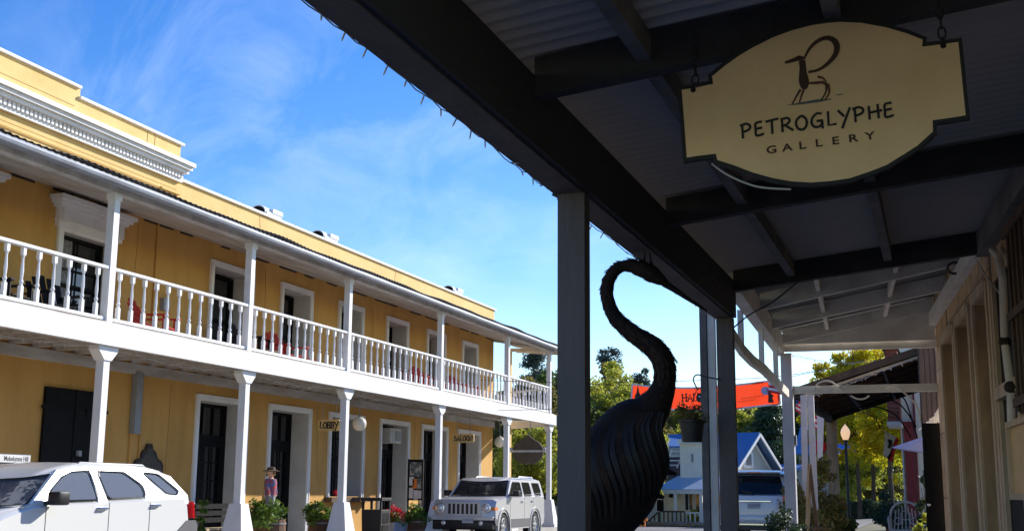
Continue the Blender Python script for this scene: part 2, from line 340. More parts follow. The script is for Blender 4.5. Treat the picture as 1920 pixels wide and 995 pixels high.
def tree(name, label, cat, x, y, z0, h, rx, lo, leaf, style='round', n=60, per=120, ls=.16, bark='bark', seed=1, group=None, rz=0, tr=None):
    rs = np.random.RandomState(seed); rr = random.Random(seed)
    t = thing(name, label, cat, (x, y, z0), 0, group); tb = MB(); tr = tr or h*.02
    cs = []; rad = []
    if style == 'conifer':
        tb.tube([(0, 0, 0), (.0, .02, h*.5), (0, 0, h*.98)], [tr, tr*.6, .02], 7)
        k = int(n)
        for i in range(k):
            f = (i+.5)/k; z = lo+(h-lo)*f; r = rx*(1-f)**.8*(.75+.4*rr.random())+.1; a = rr.random()*6.3
            q = r*(.35+.65*rr.random()); cs.append((math.cos(a)*q, math.sin(a)*q, z-.12*q)); rad.append(.16*rx+.30*r*rr.random()+.12)
            if i % 3 == 0: tb.tube([(0, 0, z), (math.cos(a)*r*.9, math.sin(a)*r*.9, z-.15*r)], [.05, .015], 4)
        C = clumps(cs, rad, per, rs, (1, 1, .45))
    elif style == 'pine':
        tb.tube([(0, 0, 0), (.1, .02, h*.5), (0, 0, h*.96)], [tr, tr*.6, .03], 7)
        for i in range(int(n)):
            f = rr.random(); z = lo+(h-lo)*f; r = rx*(1-.75*f)*(.25+.75*rr.random()); a = rr.random()*6.3
            e = (math.cos(a)*r, math.sin(a)*r, z+.25*r); cs.append(e); rad.append(rx*.22*(.7+.6*rr.random()))
            tb.tube([(0, 0, z), (e[0]*.5, e[1]*.5, z+.02*r), e], [.06, .04, .015], 4)
        C = clumps(cs, rad, per, rs, (1, 1, .7))
    else:
        nb = 7; hb = lo
        jt = .25 if style == 'ginkgo' else 1.; tb.tube([(0, 0, 0), (.06*rx*jt*rr.uniform(-1, 1), .05*jt, hb*.6), (.1*jt*rr.uniform(-1, 1), 0, hb), (0, 0, lo+(h-lo)*.75)], [tr*1.25, tr, tr*.85, tr*.2], 8)
        ends = []
        for i in range(nb):
            a = 2*PI*i/nb+rr.uniform(-.3, .3); zz = hb+(h-hb)*.25*rr.random()*(1.4 if style == 'ginkgo' else 1)
            if style == 'ginkgo': e = Vector((math.cos(a)*rx*.7, math.sin(a)*rx*.7, zz+(h-hb)*rr.uniform(.25, .65)))
            else: e = Vector((math.cos(a)*rx*.75, math.sin(a)*rx*.75, hb+(h-hb)*rr.uniform(.2, .8)))
            b0 = Vector((0, 0, zz)); mid = (b0+e)/2+Vector((0, 0, .08*h)); tb.tube([b0, mid, e], [tr*.5, tr*.32, tr*.08], 5); ends.append((mid, e))
            for q in range(3):
                e2 = e+Vector((rr.uniform(-1, 1), rr.uniform(-1, 1), rr.uniform(-.2, 1)))*rx*.35; tb.tube([mid.lerp(e, .4+.2*q), e2], [tr*.18, tr*.04], 4)
        for i in range(int(n)):
            u = Vector((rr.gauss(0, 1), rr.gauss(0, 1), rr.gauss(0, 1))).normalized()*(.35+.65*rr.random()**.5)
            zc = (lo+h)/2; hh = (h-lo)/2
            wv = 1-.25*max(0, u.z) if style != 'ginkgo' else (1-.45*max(0, u.z))
            lump = .8+.35*math.sin(3*math.atan2(u.y, u.x)+seed)*math.cos(2*u.z+seed)
            cs.append((u.x*rx*wv*lump, u.y*rx*wv*lump, zc+u.z*hh*lump)); rad.append(rx*rr.uniform(.13, .27))
        C = clumps(cs, rad, per, rs, (1, 1, .75))
    tb.build('trunk', M[bark], t, smooth=True, world=False)
    V = leafquads(C, ls, rs); o = qmesh('crown', V, len(V)//4, LF[leaf], t, world=False)
    t.rotation_euler[2] = rz
    return t
def shrub(name, label, cat, c, r, h, leaf='pot', n=22, per=60, ls=.04, seed=3, group=None, parent=None, part='foliage'):
    rs = np.random.RandomState(seed); cs = rs.normal(size=(n, 3)); cs /= np.linalg.norm(cs, axis=1)[:, None]; cs *= rs.rand(n, 1)**.4
    cs[:, 2] = np.abs(cs[:, 2]); P = np.array(c)+cs*np.array([r, r, h]); C = clumps(P, [r*.32]*n, per, rs)
    V = leafquads(C, ls, rs)
    if parent is not None: return qmesh(part, V, len(V)//4, LF[leaf], parent)
    o = qmesh(name, V, len(V)//4, LF[leaf], None, origin=c); return tag(o, label, cat, group)
def text_mesh(body, size, m, name, parent, frame, ext=.002, sx=1., spacing=1., bold=0, align='LEFT', label=None):
    """builtin font; frame = (origin, right, up) in world"""
    cu = bpy.data.curves.new(name, 'FONT'); cu.body = body; cu.size = size; cu.extrude = ext; cu.space_character = spacing; cu.offset = bold; cu.align_x = align; cu.resolution_u = 3
    ob = bpy.data.objects.new(name, cu); COL.objects.link(ob); dg = bpy.context.evaluated_depsgraph_get(); me = bpy.data.meshes.new_from_object(ob.evaluated_get(dg))
    bpy.data.objects.remove(ob); bpy.data.curves.remove(cu)
    o0, r, u = [Vector(q) for q in frame]; r = r.normalized(); u = u.normalized(); n = r.cross(u)
    mt = RT.get(parent.name) if parent else None
    for v in me.vertices:
        p = o0+r*v.co.x*sx+u*v.co.y+n*v.co.z; v.co = mt@p if mt else p
    me.materials.clear(); me.materials.append(m); o = link(bpy.data.objects.new(name, me)); o.parent = parent
    if label: o['label'] = label
    return o
GL = {  # hand-drawn stroke letters in a unit cell
 'P': (.62, [[(.08, -.05), (.1, 1)], [(-.05, .92), (.35, 1.02), (.6, .82), (.5, .55), (.1, .42)]]),
 'E': (.55, [[(.5, 1), (.1, .95), (.06, .5), (.08, .02), (.55, .08)], [(.06, .52), (.48, .56)]]),
 'T': (.6, [[(-.08, .95), (.75, 1.05)], [(.32, 1), (.28, -.02)]]),
 'R': (.65, [[(.08, 0), (.1, 1)], [(0, .95), (.45, 1), (.58, .78), (.4, .55), (.08, .45)], [(.25, .5), (.75, .02)]]),
 'O': (.72, [[(.4, 1), (.12, .75), (.05, .4), (.2, .05), (.5, .0), (.7, .3), (.7, .7), (.5, .97), (.4, 1)]]),
 'G': (.75, [[(.7, .95), (.4, 1), (.1, .7), (.05, .3), (.25, .02), (.6, .1), (.68, .42)], [(.35, .45), (.75, .45)], [(.7, .42), (.68, -.15)]]),
 'L': (.5, [[(.1, 1.05), (.06, .02), (.55, .05)]]),
 'Y': (.62, [[(-.05, 1), (.3, .5)], [(.7, 1.1), (.1, -.35)]]),
 'H': (.7, [[(.08, 1), (.06, 0)], [(.62, 1.05), (.6, 0)], [(.0, .5), (.85, .56)]]),
 'A': (.7, [[(0, 0), (.35, 1), (.7, 0)], [(.12, .36), (.58, .36)]]),
 'B': (.6, [[(.05, 0), (.05, 1)], [(.05, 1), (.45, .98), (.52, .76), (.4, .54), (.05, .52)], [(.4, .54), (.58, .3), (.45, .03), (.05, 0)]]),
 'S': (.6, [[(.55, .85), (.3, 1), (.06, .8), (.15, .56), (.45, .45), (.56, .2), (.3, 0), (.02, .15)]]),
 'N': (.7, [[(.05, 0), (.05, 1), (.62, 0), (.62, 1)]]),
 'M': (.8, [[(.05, 0), (.05, 1), (.4, .4), (.75, 1), (.75, 0)]]),
 'W': (.85, [[(0, 1), (.2, 0), (.42, .7), (.64, 0), (.85, 1)]]),
}
def ribbon(mb, pts, wd, nrm, off=0., th=.003, mi=0):
    pts = [Vector(p)+nrm*off for p in pts]; ws = wd if isinstance(wd, (list, tuple)) else [wd]*len(pts)
    L_, R2 = [], []
    for i, p in enumerate(pts):
        d = (pts[min(i+1, len(pts)-1)]-pts[max(i-1, 0)]).normalized(); s_ = d.cross(nrm).normalized(); L_.append(p+s_*ws[i]/2); R2.append(p-s_*ws[i]/2)
    n = len(pts); e = nrm*th; v = L_+R2+[p+e for p in L_]+[p+e for p in R2]; f = []
    for i in range(n-1):
        f += [(i, i+1, n+i+1, n+i), (2*n+i, 3*n+i, 3*n+i+1, 2*n+i+1), (i, 2*n+i, 2*n+i+1, i+1), (n+i, n+i+1, 3*n+i+1, 3*n+i)]
    f += [(0, n, 3*n, 2*n), (n-1, 3*n-1, 4*n-1, 2*n-1)]
    mb.add(v, f, mi)
def smooth_pts(p, k=3):
    p = [Vector(q) for q in p]
    if len(p) < 3: return p
    out = []
    for i in range(len(p)-1):
        a, b, c, d = p[max(i-1, 0)], p[i], p[i+1], p[min(i+2, len(p)-1)]
        for j in range(k):
            t = j/k; out.append(.5*((2*b)+(c-a)*t+(2*a-5*b+4*c-d)*t*t+(3*b-a-3*c+d)*t**3))
    return out+[p[-1]]
def stroke_text(body, o, r, u, n, h, gap, wd, m, parent, name='lettering', sm=True, sx=1., serif=0, skip=''):
    mb = MB(); x = 0.; o = Vector(o); r = Vector(r).normalized(); u = Vector(u).normalized(); n = Vector(n).normalized(); k = 0
    for ch in body:
        if ch in skip: x += .7*h*sx+gap; continue
        wd_, st = GL[ch]
        for s_ in st:
            P = [o+r*(x+a*h*sx)+u*(b*h) for a, b in s_]
            if sm and len(P) > 2 and ch not in 'NMWAL': P = smooth_pts(P, 4)
            k += 1; ribbon(mb, P, wd, n, .001+.0002*(k % 4))
            if serif:
                for a, b in (s_[0], s_[-1]):
                    if b <= .02 or b >= .98:
                        q = o+r*(x+a*h*sx)+u*(b*h); k += 1; ribbon(mb, [q-r*serif, q+r*serif], wd*.9, n, .001+.0002*(k % 4))
        x += wd_*h*sx+gap
    return mb.build(name, m, parent), x
def zg(x, y):       # ground height: the street dips beyond the hotel on the far left side
    a = min(1, max(0, (y-43)/42)); a = a*a*(3-2*a); c = min(1, max(0, (y-20)/8))*min(1, max(0, (x+7)/1.8)); b = min(1, max(0, (-x-3.5)/4.)); return .08-1.25*a*b+.15*c

# ============================================================ setting
def ground():
    mb = MB(); xs = [-400, -200, -100, -60, -40, -30, -24, -20, -16.0, -13, -11, -9, -8, -7, -6, -5, -4, -3, -2.4, 0, 3, 8, 20, 60, 200, 400]
    ys = [-60, -20, 0, 10, 20, 30, 40, 43, 48, 53, 58, 63, 68, 73, 78, 83, 88, 100, 140, 200, 400, 800, 1600]
    v = [(x, y, zg(x, y)-.012) for y in ys for x in xs]; n = len(xs)
    mb.add(v, [(j*n+i, j*n+i+1, (j+1)*n+i+1, (j+1)*n+i) for j in range(len(ys)-1) for i in range(n-1)])
    mb.build('ground', M['earth'], None, origin=(0, 0, 0))['kind'] = 'structure'
    xs2 = [-12.0, -11, -9, -8, -7, -6, -5, -4, -3.0, -2.75]; ys2 = [-30, 0, 10, 20, 30, 40, 43, 48, 53, 58, 63, 68, 73, 78, 83, 88, 120]
    mb = MB(); n = len(xs2); mb.add([(x, y, zg(x, y)+.004) for y in ys2 for x in xs2], [(j*n+i, j*n+i+1, (j+1)*n+i+1, (j+1)*n+i) for j in range(len(ys2)-1) for i in range(n-1)])
    mb.build('road', M['asphalt'], None, origin=(0, 0, 0))['kind'] = 'structure'
    mb = MB()
    for a in (18.2, 24.4, 32.5): mb.bx(-11.9, -9.4, a, a+.1, .085, .089)
    mb.build('parking_bay_lines', M['paintline'], None)['kind'] = 'structure'
    mb = MB().bx(-15.0, -12.0, -20, 42.5, -.1, .22); mb.build('hotel_pavement', M['concrete'], None)['kind'] = 'structure'
    mb = MB().bx(-2.7, 3, -20, 36, -.1, .24); mb.build('covered_pavement', M['concrete'], None)['kind'] = 'structure'
    mb = MB().bx(-4.6, -1.2, 36.2, 90, -.1, .1); mb.build('far_pavement', M['concrete'], None)['kind'] = 'structure'
    # hills
    mb = MB(); nx, ny = 60, 14; V = []
    for j in range(ny+1):
        for i in range(nx+1):
            x = -260+400*i/nx; y = 95+150*j/ny; f = min(1, j/ny*1.5); hgt = 10*f*(.75+.3*math.sin(x*.031+1)+.15*math.sin(x*.09+y*.05)); V.append((x, y, hgt-1.6+.4*math.sin(i*1.7+j*2.3)*f))
    mb.add(V, [(j*(nx+1)+i, j*(nx+1)+i+1, (j+1)*(nx+1)+i+1, (j+1)*(nx+1)+i) for j in range(ny) for i in range(nx)])
    mb.build('hill', M['hillm'], None, smooth=True, origin=(0, 0, 0))['kind'] = 'structure'
ground()

# ============================================================ hotel
WX = -14.8; PXF = -12.6
hotel = thing('hotel', 'long yellow two-storey hotel with white balconies along the street', 'hotel', (WX, 20, .2))
def wall_holes(mb, y0, y1, z0, z1, holes, X, depth, dirn=-1):
    ys = sorted({y0, y1}|{a for h in holes for a in h[:2]}); zs = sorted({z0, z1}|{a for h in holes for a in h[2:4]})
    for i in range(len(ys)-1):
        for j in range(len(zs)-1):
            cy = (ys[i]+ys[i+1])/2; cz = (zs[j]+zs[j+1])/2
            if any(h[0] < cy < h[1] and h[2] < cz < h[3] for h in holes): continue
            mb.add([(X, ys[i], zs[j]), (X, ys[i+1], zs[j]), (X, ys[i+1], zs[j+1]), (X, ys[i], zs[j+1])], [(0, 1, 2, 3)], 0)
    for h in holes:
        a, b, c, d = h[:4]; D = X+dirn*depth
        mb.add([(X, a, c), (X, b, c), (X, b, d), (X, a, d), (D, a, c), (D, b, c), (D, b, d), (D, a, d)], [(0, 4, 7, 3), (1, 2, 6, 5), (3, 7, 6, 2), (0, 1, 5, 4)], 1)
G0 = .2; DEP = .52; TRM = .13
gdoors = [(21.83, 23.9), (24.79, 26.85), (30.8, 32.84), (33.71, 35.81), (36.68, 38.75)]
gwin = (27.79, 29.85)
uwin = [(22.1, 23.9), (25.1, 26.7), (28.1, 29.6), (31.06, 32.6), (33.98, 35.5), (36.93, 38.4)]
holes = [(a+TRM, b-TRM, G0, 3.37-TRM, 'd') for a, b in gdoors]+[(gwin[0]+TRM, gwin[1]-TRM, 1.22, 3.37-TRM, 'w')]
holes += [(a+TRM, b-TRM, 4.12, 6.32-TRM, 'u') for a, b in uwin]+[(17.36, 18.75, 4.12, 5.95, 'u'), (13.9, 15.3, 4.12, 5.95, 'u')]
mb = MB(); wall_holes(mb, -2, 40, G0-.1, 7.74, holes, WX, DEP)
mb.add([(WX, 40, 0), (-27, 40, 0), (-27, 40, 7.74), (WX, 40, 7.74)], [(0, 1, 2, 3)]); mb.add([(WX, -2, 0), (-27, -2, 0), (-27, -2, 7.74), (WX, -2, 7.74)], [(0, 1, 2, 3)])
mb.add([(-27, -2, 0), (-27, 40, 0), (-27, 40, 7.74), (-27, -2, 7.74)], [(0, 1, 2, 3)]); mb.add([(WX-.001, -2, 7.5), (WX-.001, 40, 7.5), (-27, 40, 7.5), (-27, -2, 7.5)], [(0, 1, 2, 3)])
mb.build('wall', [M['yellow'], M['reveal']], hotel, recalc=False)
# taller front with cornice
PAR = MB(); PAR.bx(WX-.45, WX+.03, -2, 17.53, 7.745, 8.69); PAR.bx(WX-.45, WX+.03, 17.53, 20.74, 7.745, 8.5)
PAR.build('tall_parapet', M['yellow_sunlit_cream'], hotel)
mb = MB().bx(WX-.35, WX+.012, -2, 40.02, 7.0, 7.742); mb.build('parapet', M['yellow_sunlit_cream'], hotel)
mb = MB(); mb.bx(WX-.5, WX+.09, -2, 17.5, 8.693, 8.74); mb.bx(WX-.5, WX+.09, 17.50, 20.8, 8.503, 8.55); mb.bx(WX-.42, WX+.07, 20.8, 40.1, 7.745, 7.80)
mb.build('coping', M['white'], hotel)
mb = MB()
for (o_, z0, z1) in ((.30, 8.02, 8.10), (.24, 7.95, 8.017), (.17, 7.88, 7.947)): mb.bx(WX+.031, WX+o_+.05, -2, 20.75+o_*.4, z0, z1)
mb.bx(WX+.031, WX+.10, -2, 20.78, 7.70, 7.877)
for i in range(110):
    y = 9+i*.107
    if y < 20.75: mb.bx(WX+.10, WX+.15, y, y+.055, 7.77, 7.877)
mb.build('cornice', M['white'], hotel)
mb = MB().bx(WX+.031, WX+.10, 20.1, 20.75, 7.42, 7.46); mb.bx(WX+.031, WX+.06, -2, 20.8, 7.44, 7.455); mb.build('string_course', M['yellow_sunlit_cream'], hotel)
def frame(a, b, z0, z1, x=WX, t=TRM, bottom=False):
    m_ = MB(); m_.bx(x+.002, x+.05, a, a+t, z0, z1); m_.bx(x+.002, x+.05, b-t, b, z0, z1); m_.bx(x+.002, x+.05, a+t, b-t, z1-t, z1)
    m_.bx(x+.05, x+.065, a+.02, a+.05, z0, z1-.02); m_.bx(x+.05, x+.065, b-.05, b-.02, z0, z1-.02)
    if bottom: m_.bx(x+.002, x+.05, a+t, b-t, z0, z0+.06)
    return m_
def door_leaf(a, b, z0, z1, curtain=True, ac=False, lite=.86):
    X = WX-DEP+.05; d = MB(); trz = z0+(z1-z0)*.76; cm = (a+b)/2
    f = MB(); f.bx(X-.06, X+.02, a, a+.09, z0, z1); f.bx(X-.06, X+.02, b-.09, b, z0, z1); f.bx(X-.06, X+.03, a+.09, b-.09, trz-.05, trz+.05); f.bx(X-.06, X+.02, a+.09, b-.09, z1-.07, z1)
    if not ac:
        for k in range(1, 4): yy = a+.09+(b-a-.18)*k/4; f.bx(X-.03, X+.0, yy-.015, yy+.015, trz+.05, z1-.07)
    fo = f.build('door_frame', M['black'], hotel)
    for s_ in (0, 1):
        p, q = (a+.095, cm-.01) if s_ == 0 else (cm+.01, b-.095)
        l = MB(); l.bx(X-.03, X+.015, p, p+.11, z0+.02, trz-.055); l.bx(X-.03, X+.015, q-.11, q, z0+.02, trz-.055); l.bx(X-.03, X+.015, p+.11, q-.11, z0+.02, z0+.55); l.bx(X-.03, X+.015, p+.11, q-.11, trz-.2, trz-.055)
        l.bx(X-.02, X+.01, (p+q)/2-.012, (p+q)/2+.012, z0+.55, trz-.2)
        for zz in (.95, 1.35, 1.75):
            if z0+zz < trz-.25: l.bx(X-.02, X+.01, p+.11, q-.11, z0+zz, z0+zz+.024)
        lo = l.build('door', M['black'], hotel); box('pane', M['glassdark'], lo, X-.05, X-.04, p+.09, q-.09, z0+.5, trz-.15)
        if curtain: box('curtain', M['curtain'], lo, X-.12, X-.11, p+.1, q-.1, z0+.6, trz-.25)
    box('transom_pane', M['glassdark'], hotel, X-.05, X-.04, a+.08, b-.08, trz+.04, z1-.06)
for i, (a, b) in enumerate(gdoors):
    frame(a, b, G0, 3.37).build('door_surround', M['white'], hotel); door_leaf(a+TRM, b-TRM, G0, 3.37-TRM, i in (1, 2), i == 2)
a, b = gwin; fo = frame(a, b, 1.15, 3.37).build('window_surround', M['white'], hotel)
MB().bx(WX+.002, WX+.22, a-.08, b+.08, 1.08, 1.20).build('window_sill', M['brown'], hotel)
def sash(a, b, z0, z1, X, parent, cols=2, rows=3, m='black', cur=True):
    f = MB(); t = .06
    f.bx(X-.03, X+.03, a, a+t, z0, z1); f.bx(X-.03, X+.03, b-t, b, z0, z1); f.bx(X-.03, X+.03, a+t, b-t, z0, z0+t); f.bx(X-.03, X+.03, a+t, b-t, z1-t, z1); f.bx(X-.03, X+.035, a+t, b-t, (z0+z1)/2-.03, (z0+z1)/2+.03)
    for k in range(1, cols): yy = a+(b-a)*k/cols; f.bx(X-.012, X+.012, yy-.012, yy+.012, z0+t, z1-t)
    for k in range(1, rows): zz = z0+(z1-z0)*k/rows; f.bx(X-.010, X+.010, a+t, b-t, zz-.012, zz+.012)
    fo = f.build('window_frame', M[m], parent); box('pane', M['glassdark'], fo, X-.045, X-.038, a+.02, b-.02, z0+.02, z1-.02)
    if cur: box('curtain', M['curtain'], fo, X-.036, X-.034, a+.05, a+(b-a)*.42, z0+.05, z1-.05)
sash(a+TRM, b-TRM, 1.22, 3.24, WX-DEP+.05, hotel, 3, 4, cur=True)
for a, b in uwin:
    frame(a, b, 4.06, 6.32).build('window_surround', M['white'], hotel); sash(a+TRM+.02, b-TRM-.02, 4.12, 6.15, WX-DEP+.05, hotel, 2, 4, cur=False)
for a, b in ((17.36, 18.75), (13.9, 15.3)):      # hooded french windows
    m_ = MB(); m_.bx(WX+.002, WX+.06, a-.13, a, 4.06, 6.02); m_.bx(WX+.002, WX+.06, b, b+.13, 4.06, 6.02); m_.bx(WX+.002, WX+.06, a, b, 5.95, 6.02)
    m_.bx(WX+.002, WX+.10, a-.2, b+.2, 6.02, 6.36); m_.bx(WX+.002, WX+.13, a-.22, b+.22, 6.12, 6.15); m_.bx(WX+.002, WX+.18, a-.27, b+.27, 6.36, 6.42); m_.bx(WX+.002, WX+.24, a-.33, b+.33, 6.42, 6.48); m_.bx(WX+.002, WX+.30, a-.38, b+.38, 6.48, 6.56)
    for s_ in (a-.16, b+.02): m_.bx(WX+.1, WX+.17, s_, s_+.14, 6.1, 6.36)
    m_.build('window_hood', M['white'], hotel); sash(a, b, 4.12, 5.95, WX-.2, hotel, 2, 3, cur=True)
# iron shutter door
m_ = MB(); m_.bx(WX+.01, WX+.06, 17.22, 18.02, .25, 3.14); m_.bx(WX+.01, WX+.06, 18.04, 18.84, .25, 3.14); m_.bx(WX+.06, WX+.075, 18.0, 18.06, .25, 3.14)
for z in (1.72, 2.75):
    m_.bx(WX+.06, WX+.08, 17.12, 17.8, z, z+.06); m_.bx(WX+.06, WX+.08, 18.3, 18.92, z, z+.06)
m_.bx(WX+.06, WX+.07, 18.35, 18.8, 2.62, 2.74); so_ = m_.build('iron_shutter', M['black'], hotel)
m_ = MB().bx(WX+.06, WX+.12, 18.12, 18.2, 1.95, 2.05); m_.build('latch', M['grey_metal'], so_)
# conduits
b0 = on(256, 672, 0, WX); b1 = on(250, 800, 0, WX)
MB().bx(WX+.01, WX+.13, 19.66, 19.86, 2.43, 3.62).build('meter_trunking', M['grey_metal'], hotel)
MB().tube([(WX+.03, 19.7, 2.43), (WX+.03, 19.7, .3)], .018).build('conduit', M['yellow'], hotel)
MB().tube([(WX+.025, 20.15, 4.1), (WX+.025, 20.15, 6.7)], .02).build('wall_pipe', M['yellow'], hotel)
MB().tube([(WX+.025, 20.0, 1.2), (WX+.025, 20.0, 3.7)], .016).build('wall_pipe', M['yellow'], hotel)
MB().bx(WX+.01, WX+.1, 20.4, 20.6, 4.95, 5.2).build('junction_box', M['grey_metal'], hotel)
# balcony
YE = 40.0; YB = 41.9
def skew(mb, x0, x1, z0, z1, y0=-2, ye=0., mi=0):
    f = lambda x: YE+ye+(YB-YE)*(PXF-x)/(PXF-WX)
    mb.hexa([(x0, y0, z0), (x1, y0, z0), (x1, f(x1), z0), (x0, f(x0), z0)], [(x0, y0, z1), (x1, y0, z1), (x1, f(x1), z1), (x0, f(x0), z1)], mi)
mb = MB(); skew(mb, WX+.002, PXF+.10, 3.94, 4.02); mb.build('balcony_deck', M['ceiling'], hotel)
mb = MB(); skew(mb, PXF+.10, PXF+.18, 3.63, 3.98, ye=.05); mb.bar((PXF+.1, YE+.10, 3.79), (WX, YB+.10, 3.79), .08, .32); mb.build('balcony_fascia', M['white'], hotel)
mb = MB(); skew(mb, PXF-.12, PXF+.1, 3.66, 3.93)
mb.build('balcony_beam', M['white_old'], hotel)
mb = MB()
for i in range(60):
    y = 8+i*.55
    if y < 39.8: mb.bx(WX+.002, PXF-.12, y, y+.06, 3.78, 3.938)
mb.build('deck_joists', M['ceiling'], hotel); box('ledger', M['ceiling'], hotel, WX+.002, WX+.08, -2, 40, 3.58, 3.777)
# eave roof
YR = 41.05; sx_ = PXF+.36
mb = MB(); k = int((YR+2)/.076*4); V = []
for i in range(k+1):
    y = -2+(YR+2)*i/k; a = .012*math.sin(2*PI*(y)/.152)+.012*math.sin(y*1.3)+.008*math.sin(y*3.1)
    yy = y; V += [(sx_+.04+.015*math.sin(y*2.2), yy, 6.345+a), (WX+.03, yy+(YB-YE if y > 39 else 0)*(y-39)/2.05 if y > 39 else yy, 6.96+a)]
mb.add(V, [(2*i, 2*i+2, 2*i+3, 2*i+1) for i in range(k)]); mb.add([Vector(p)-Vector((0, 0, .03)) for p in V], [(2*i, 2*i+1, 2*i+3, 2*i+2) for i in range(k)])
mb.build('eave_roof', M['roofedge'], hotel)
MB().bx(sx_-.06, sx_+.02, -2, YR-.02, 6.17, 6.30).tube([(sx_+.03, -2, 6.235), (sx_+.03, YR, 6.215)], .058).build('gutter', M['fascia'], hotel)
mb = MB(); mb.hexa([(WX+.002, -2, 6.70), (sx_-.06, -2, 6.24), (sx_-.06, YR-.05, 6.24), (WX+.002, YB+.6, 6.70)], [(WX+.002, -2, 6.72), (sx_-.06, -2, 6.26), (sx_-.06, YR-.05, 6.26), (WX+.002, YB+.6, 6.72)])
mb.build('eave_soffit', M['ceiling'], hotel)
mb = MB(); mb.bar((sx_-.04, YR-.02, 6.24), (WX, YB+.62, 6.58), .06, .16); mb.bar((PXF, 40.2, 6.3), (WX, 41.6, 6.5), .08, .12); mb.bar((WX+.02, 40.0, 6.66), (PXF, 39.7, 6.28), .08, .1)
mb.build('end_rafters', M['white_old'], hotel)
mb = MB().bx(PXF-.08, PXF+.08, -2, 40.1, 6.16, 6.26); mb.build('eave_plate', M['white_old'], hotel)
# posts
POSTS = [11.7, 15.97, 20.2, 24.42, 29.9, 35.3, 39.62]
for y in POSTS:
    m_ = MB().bx(PXF-.07, PXF+.07, y-.07, y+.07, 4.021, 6.159).bx(PXF-.09, PXF+.09, y-.09, y+.09, 6.04, 6.155); m_.build('upper_post', M['white'], hotel)
    m_ = MB().bx(PXF-.075, PXF+.075, y-.075, y+.075, 1.12, 3.5); m_.prism([(PXF+.101-.003, y-.24, 3.628), (PXF+.101-.003, y+.24, 3.628), (PXF+.101-.003, y+.24, 3.56), (PXF+.098, y+.09, 3.40), (PXF+.098, y-.09, 3.40), (PXF+.098, y-.24, 3.56)], (-.2, 0, 0))
    p_ = m_.build('lower_post', M['white'], hotel)
    MB().hexa([(PXF-.26, y-.26, .32), (PXF+.26, y-.26, .32), (PXF+.26, y+.26, .32), (PXF-.26, y+.26, .32)], [(PXF-.13, y-.13, 1.12), (PXF+.13, y-.13, 1.12), (PXF+.13, y+.13, 1.12), (PXF-.13, y+.13, 1.12)]).bx(PXF-.3, PXF+.3, y-.3, y+.3, .2, .32).build('post_base', M['white'], p_)
for z0, z1 in ((.2, 3.6), (4.0, 6.4)): box('side_post', M['yellow_sunlit_cream'], hotel, WX+.05, WX+.22, 41.2, 41.37, z0, z1)
# railings
BAL = MB(); BAL.bx(-.03, .03, -.03, .03, 0, .2); BAL.lathe([(.03, .2), (.022, .23), (.034, .26), (.02, .30), (.027, .42), (.019, .56), (.017, .62), (.028, .64), (.02, .66)], (0, 0, 0), 8); BAL.bx(-.03, .03, -.03, .03, .66, .80)
bal0 = None
def rail(p, q, n, name='balcony_railing'):
    global bal0
    p = Vector(p); q = Vector(q); m_ = MB(); m_.bar(p+Vector((0, 0, .875)), q+Vector((0, 0, .875)), .11, .045); m_.bar(p+Vector((0, 0, .045)), q+Vector((0, 0, .045)), .07, .05)
    r = m_.build(name, M['white'], hotel)
    for i in range(n):
        c = p.lerp(q, (i+.6)/(n+.2)); c = RT[hotel.name]@(c+Vector((0, 0, .065)))
        if bal0 is None: bal0 = BAL.build('baluster', M['white'], r, world=False); b_ = bal0
        else: b_ = link(bal0.copy()); b_.parent = r
        b_.location = c
    return r
bays = [(0, 1, 12), (1, 2, 12), (2, 3, 12), (3, 4, 16), (4, 5, 17), (5, 6, 13)]
for i, j, n in bays: rail((PXF, POSTS[i]+.08, 4.03), (PXF, POSTS[j]-.08, 4.03), n)
rail((PXF-.1, 39.8, 4.03), (WX+.25, 41.25, 4.03), 7, 'end_railing')
# roof vents
for y, in ((25.2,), (28.2,), (37.4,)):
    m_ = MB(); m_.bx(WX-.85, WX-.36, y-.26, y+.42, 7.6, 8.06); pr = [(WX-.6+.22*math.cos(a), y-.30, 8.02+.2*math.sin(a)) for a in [PI*k/8 for k in range(9)]]
    m_.prism(pr, (0, .28, 0)); m_.bx(WX-.88, WX-.33, y-.02, y+.44, 8.061, 8.16); v_ = m_.build('roof_vent', M['white'], hotel, smooth=False)
    MB().prism([(WX-.6+.20*math.cos(a), y-.303, 8.03+.16*math.sin(a)) for a in [PI*k/8 for k in range(9)]], (0, -.004, 0)).build('vent_mouth', M['black'], v_)
rc = random.Random(31); m_ = MB()
for i in range(26):
    y = 8+i*1.3+rc.uniform(-.2, .2); l_ = rc.uniform(.3, 1.0); m_.bx(WX+.003, WX+.02, y, min(y+l_, 39.9), 6.655+rc.uniform(-.006, .006), 6.69)
m_.build('soffit_gap', M['darkwood'], hotel)['kind'] = 'stuff'
mc = mat('wall_crack', (.30, .17, .06), .9, 0)
def crack(x, y0, z0, y1, z1, n=7, j=.03, th=.004):
    q = [Vector((x, y0+(y1-y0)*k/n+rc.uniform(-j, j)*(y0 == y1), z0+(z1-z0)*k/n+rc.uniform(-j, j)*(z0 == z1))) for k in range(n+1)]; MB().tube(q, th, 4).build('crack', mc, hotel)
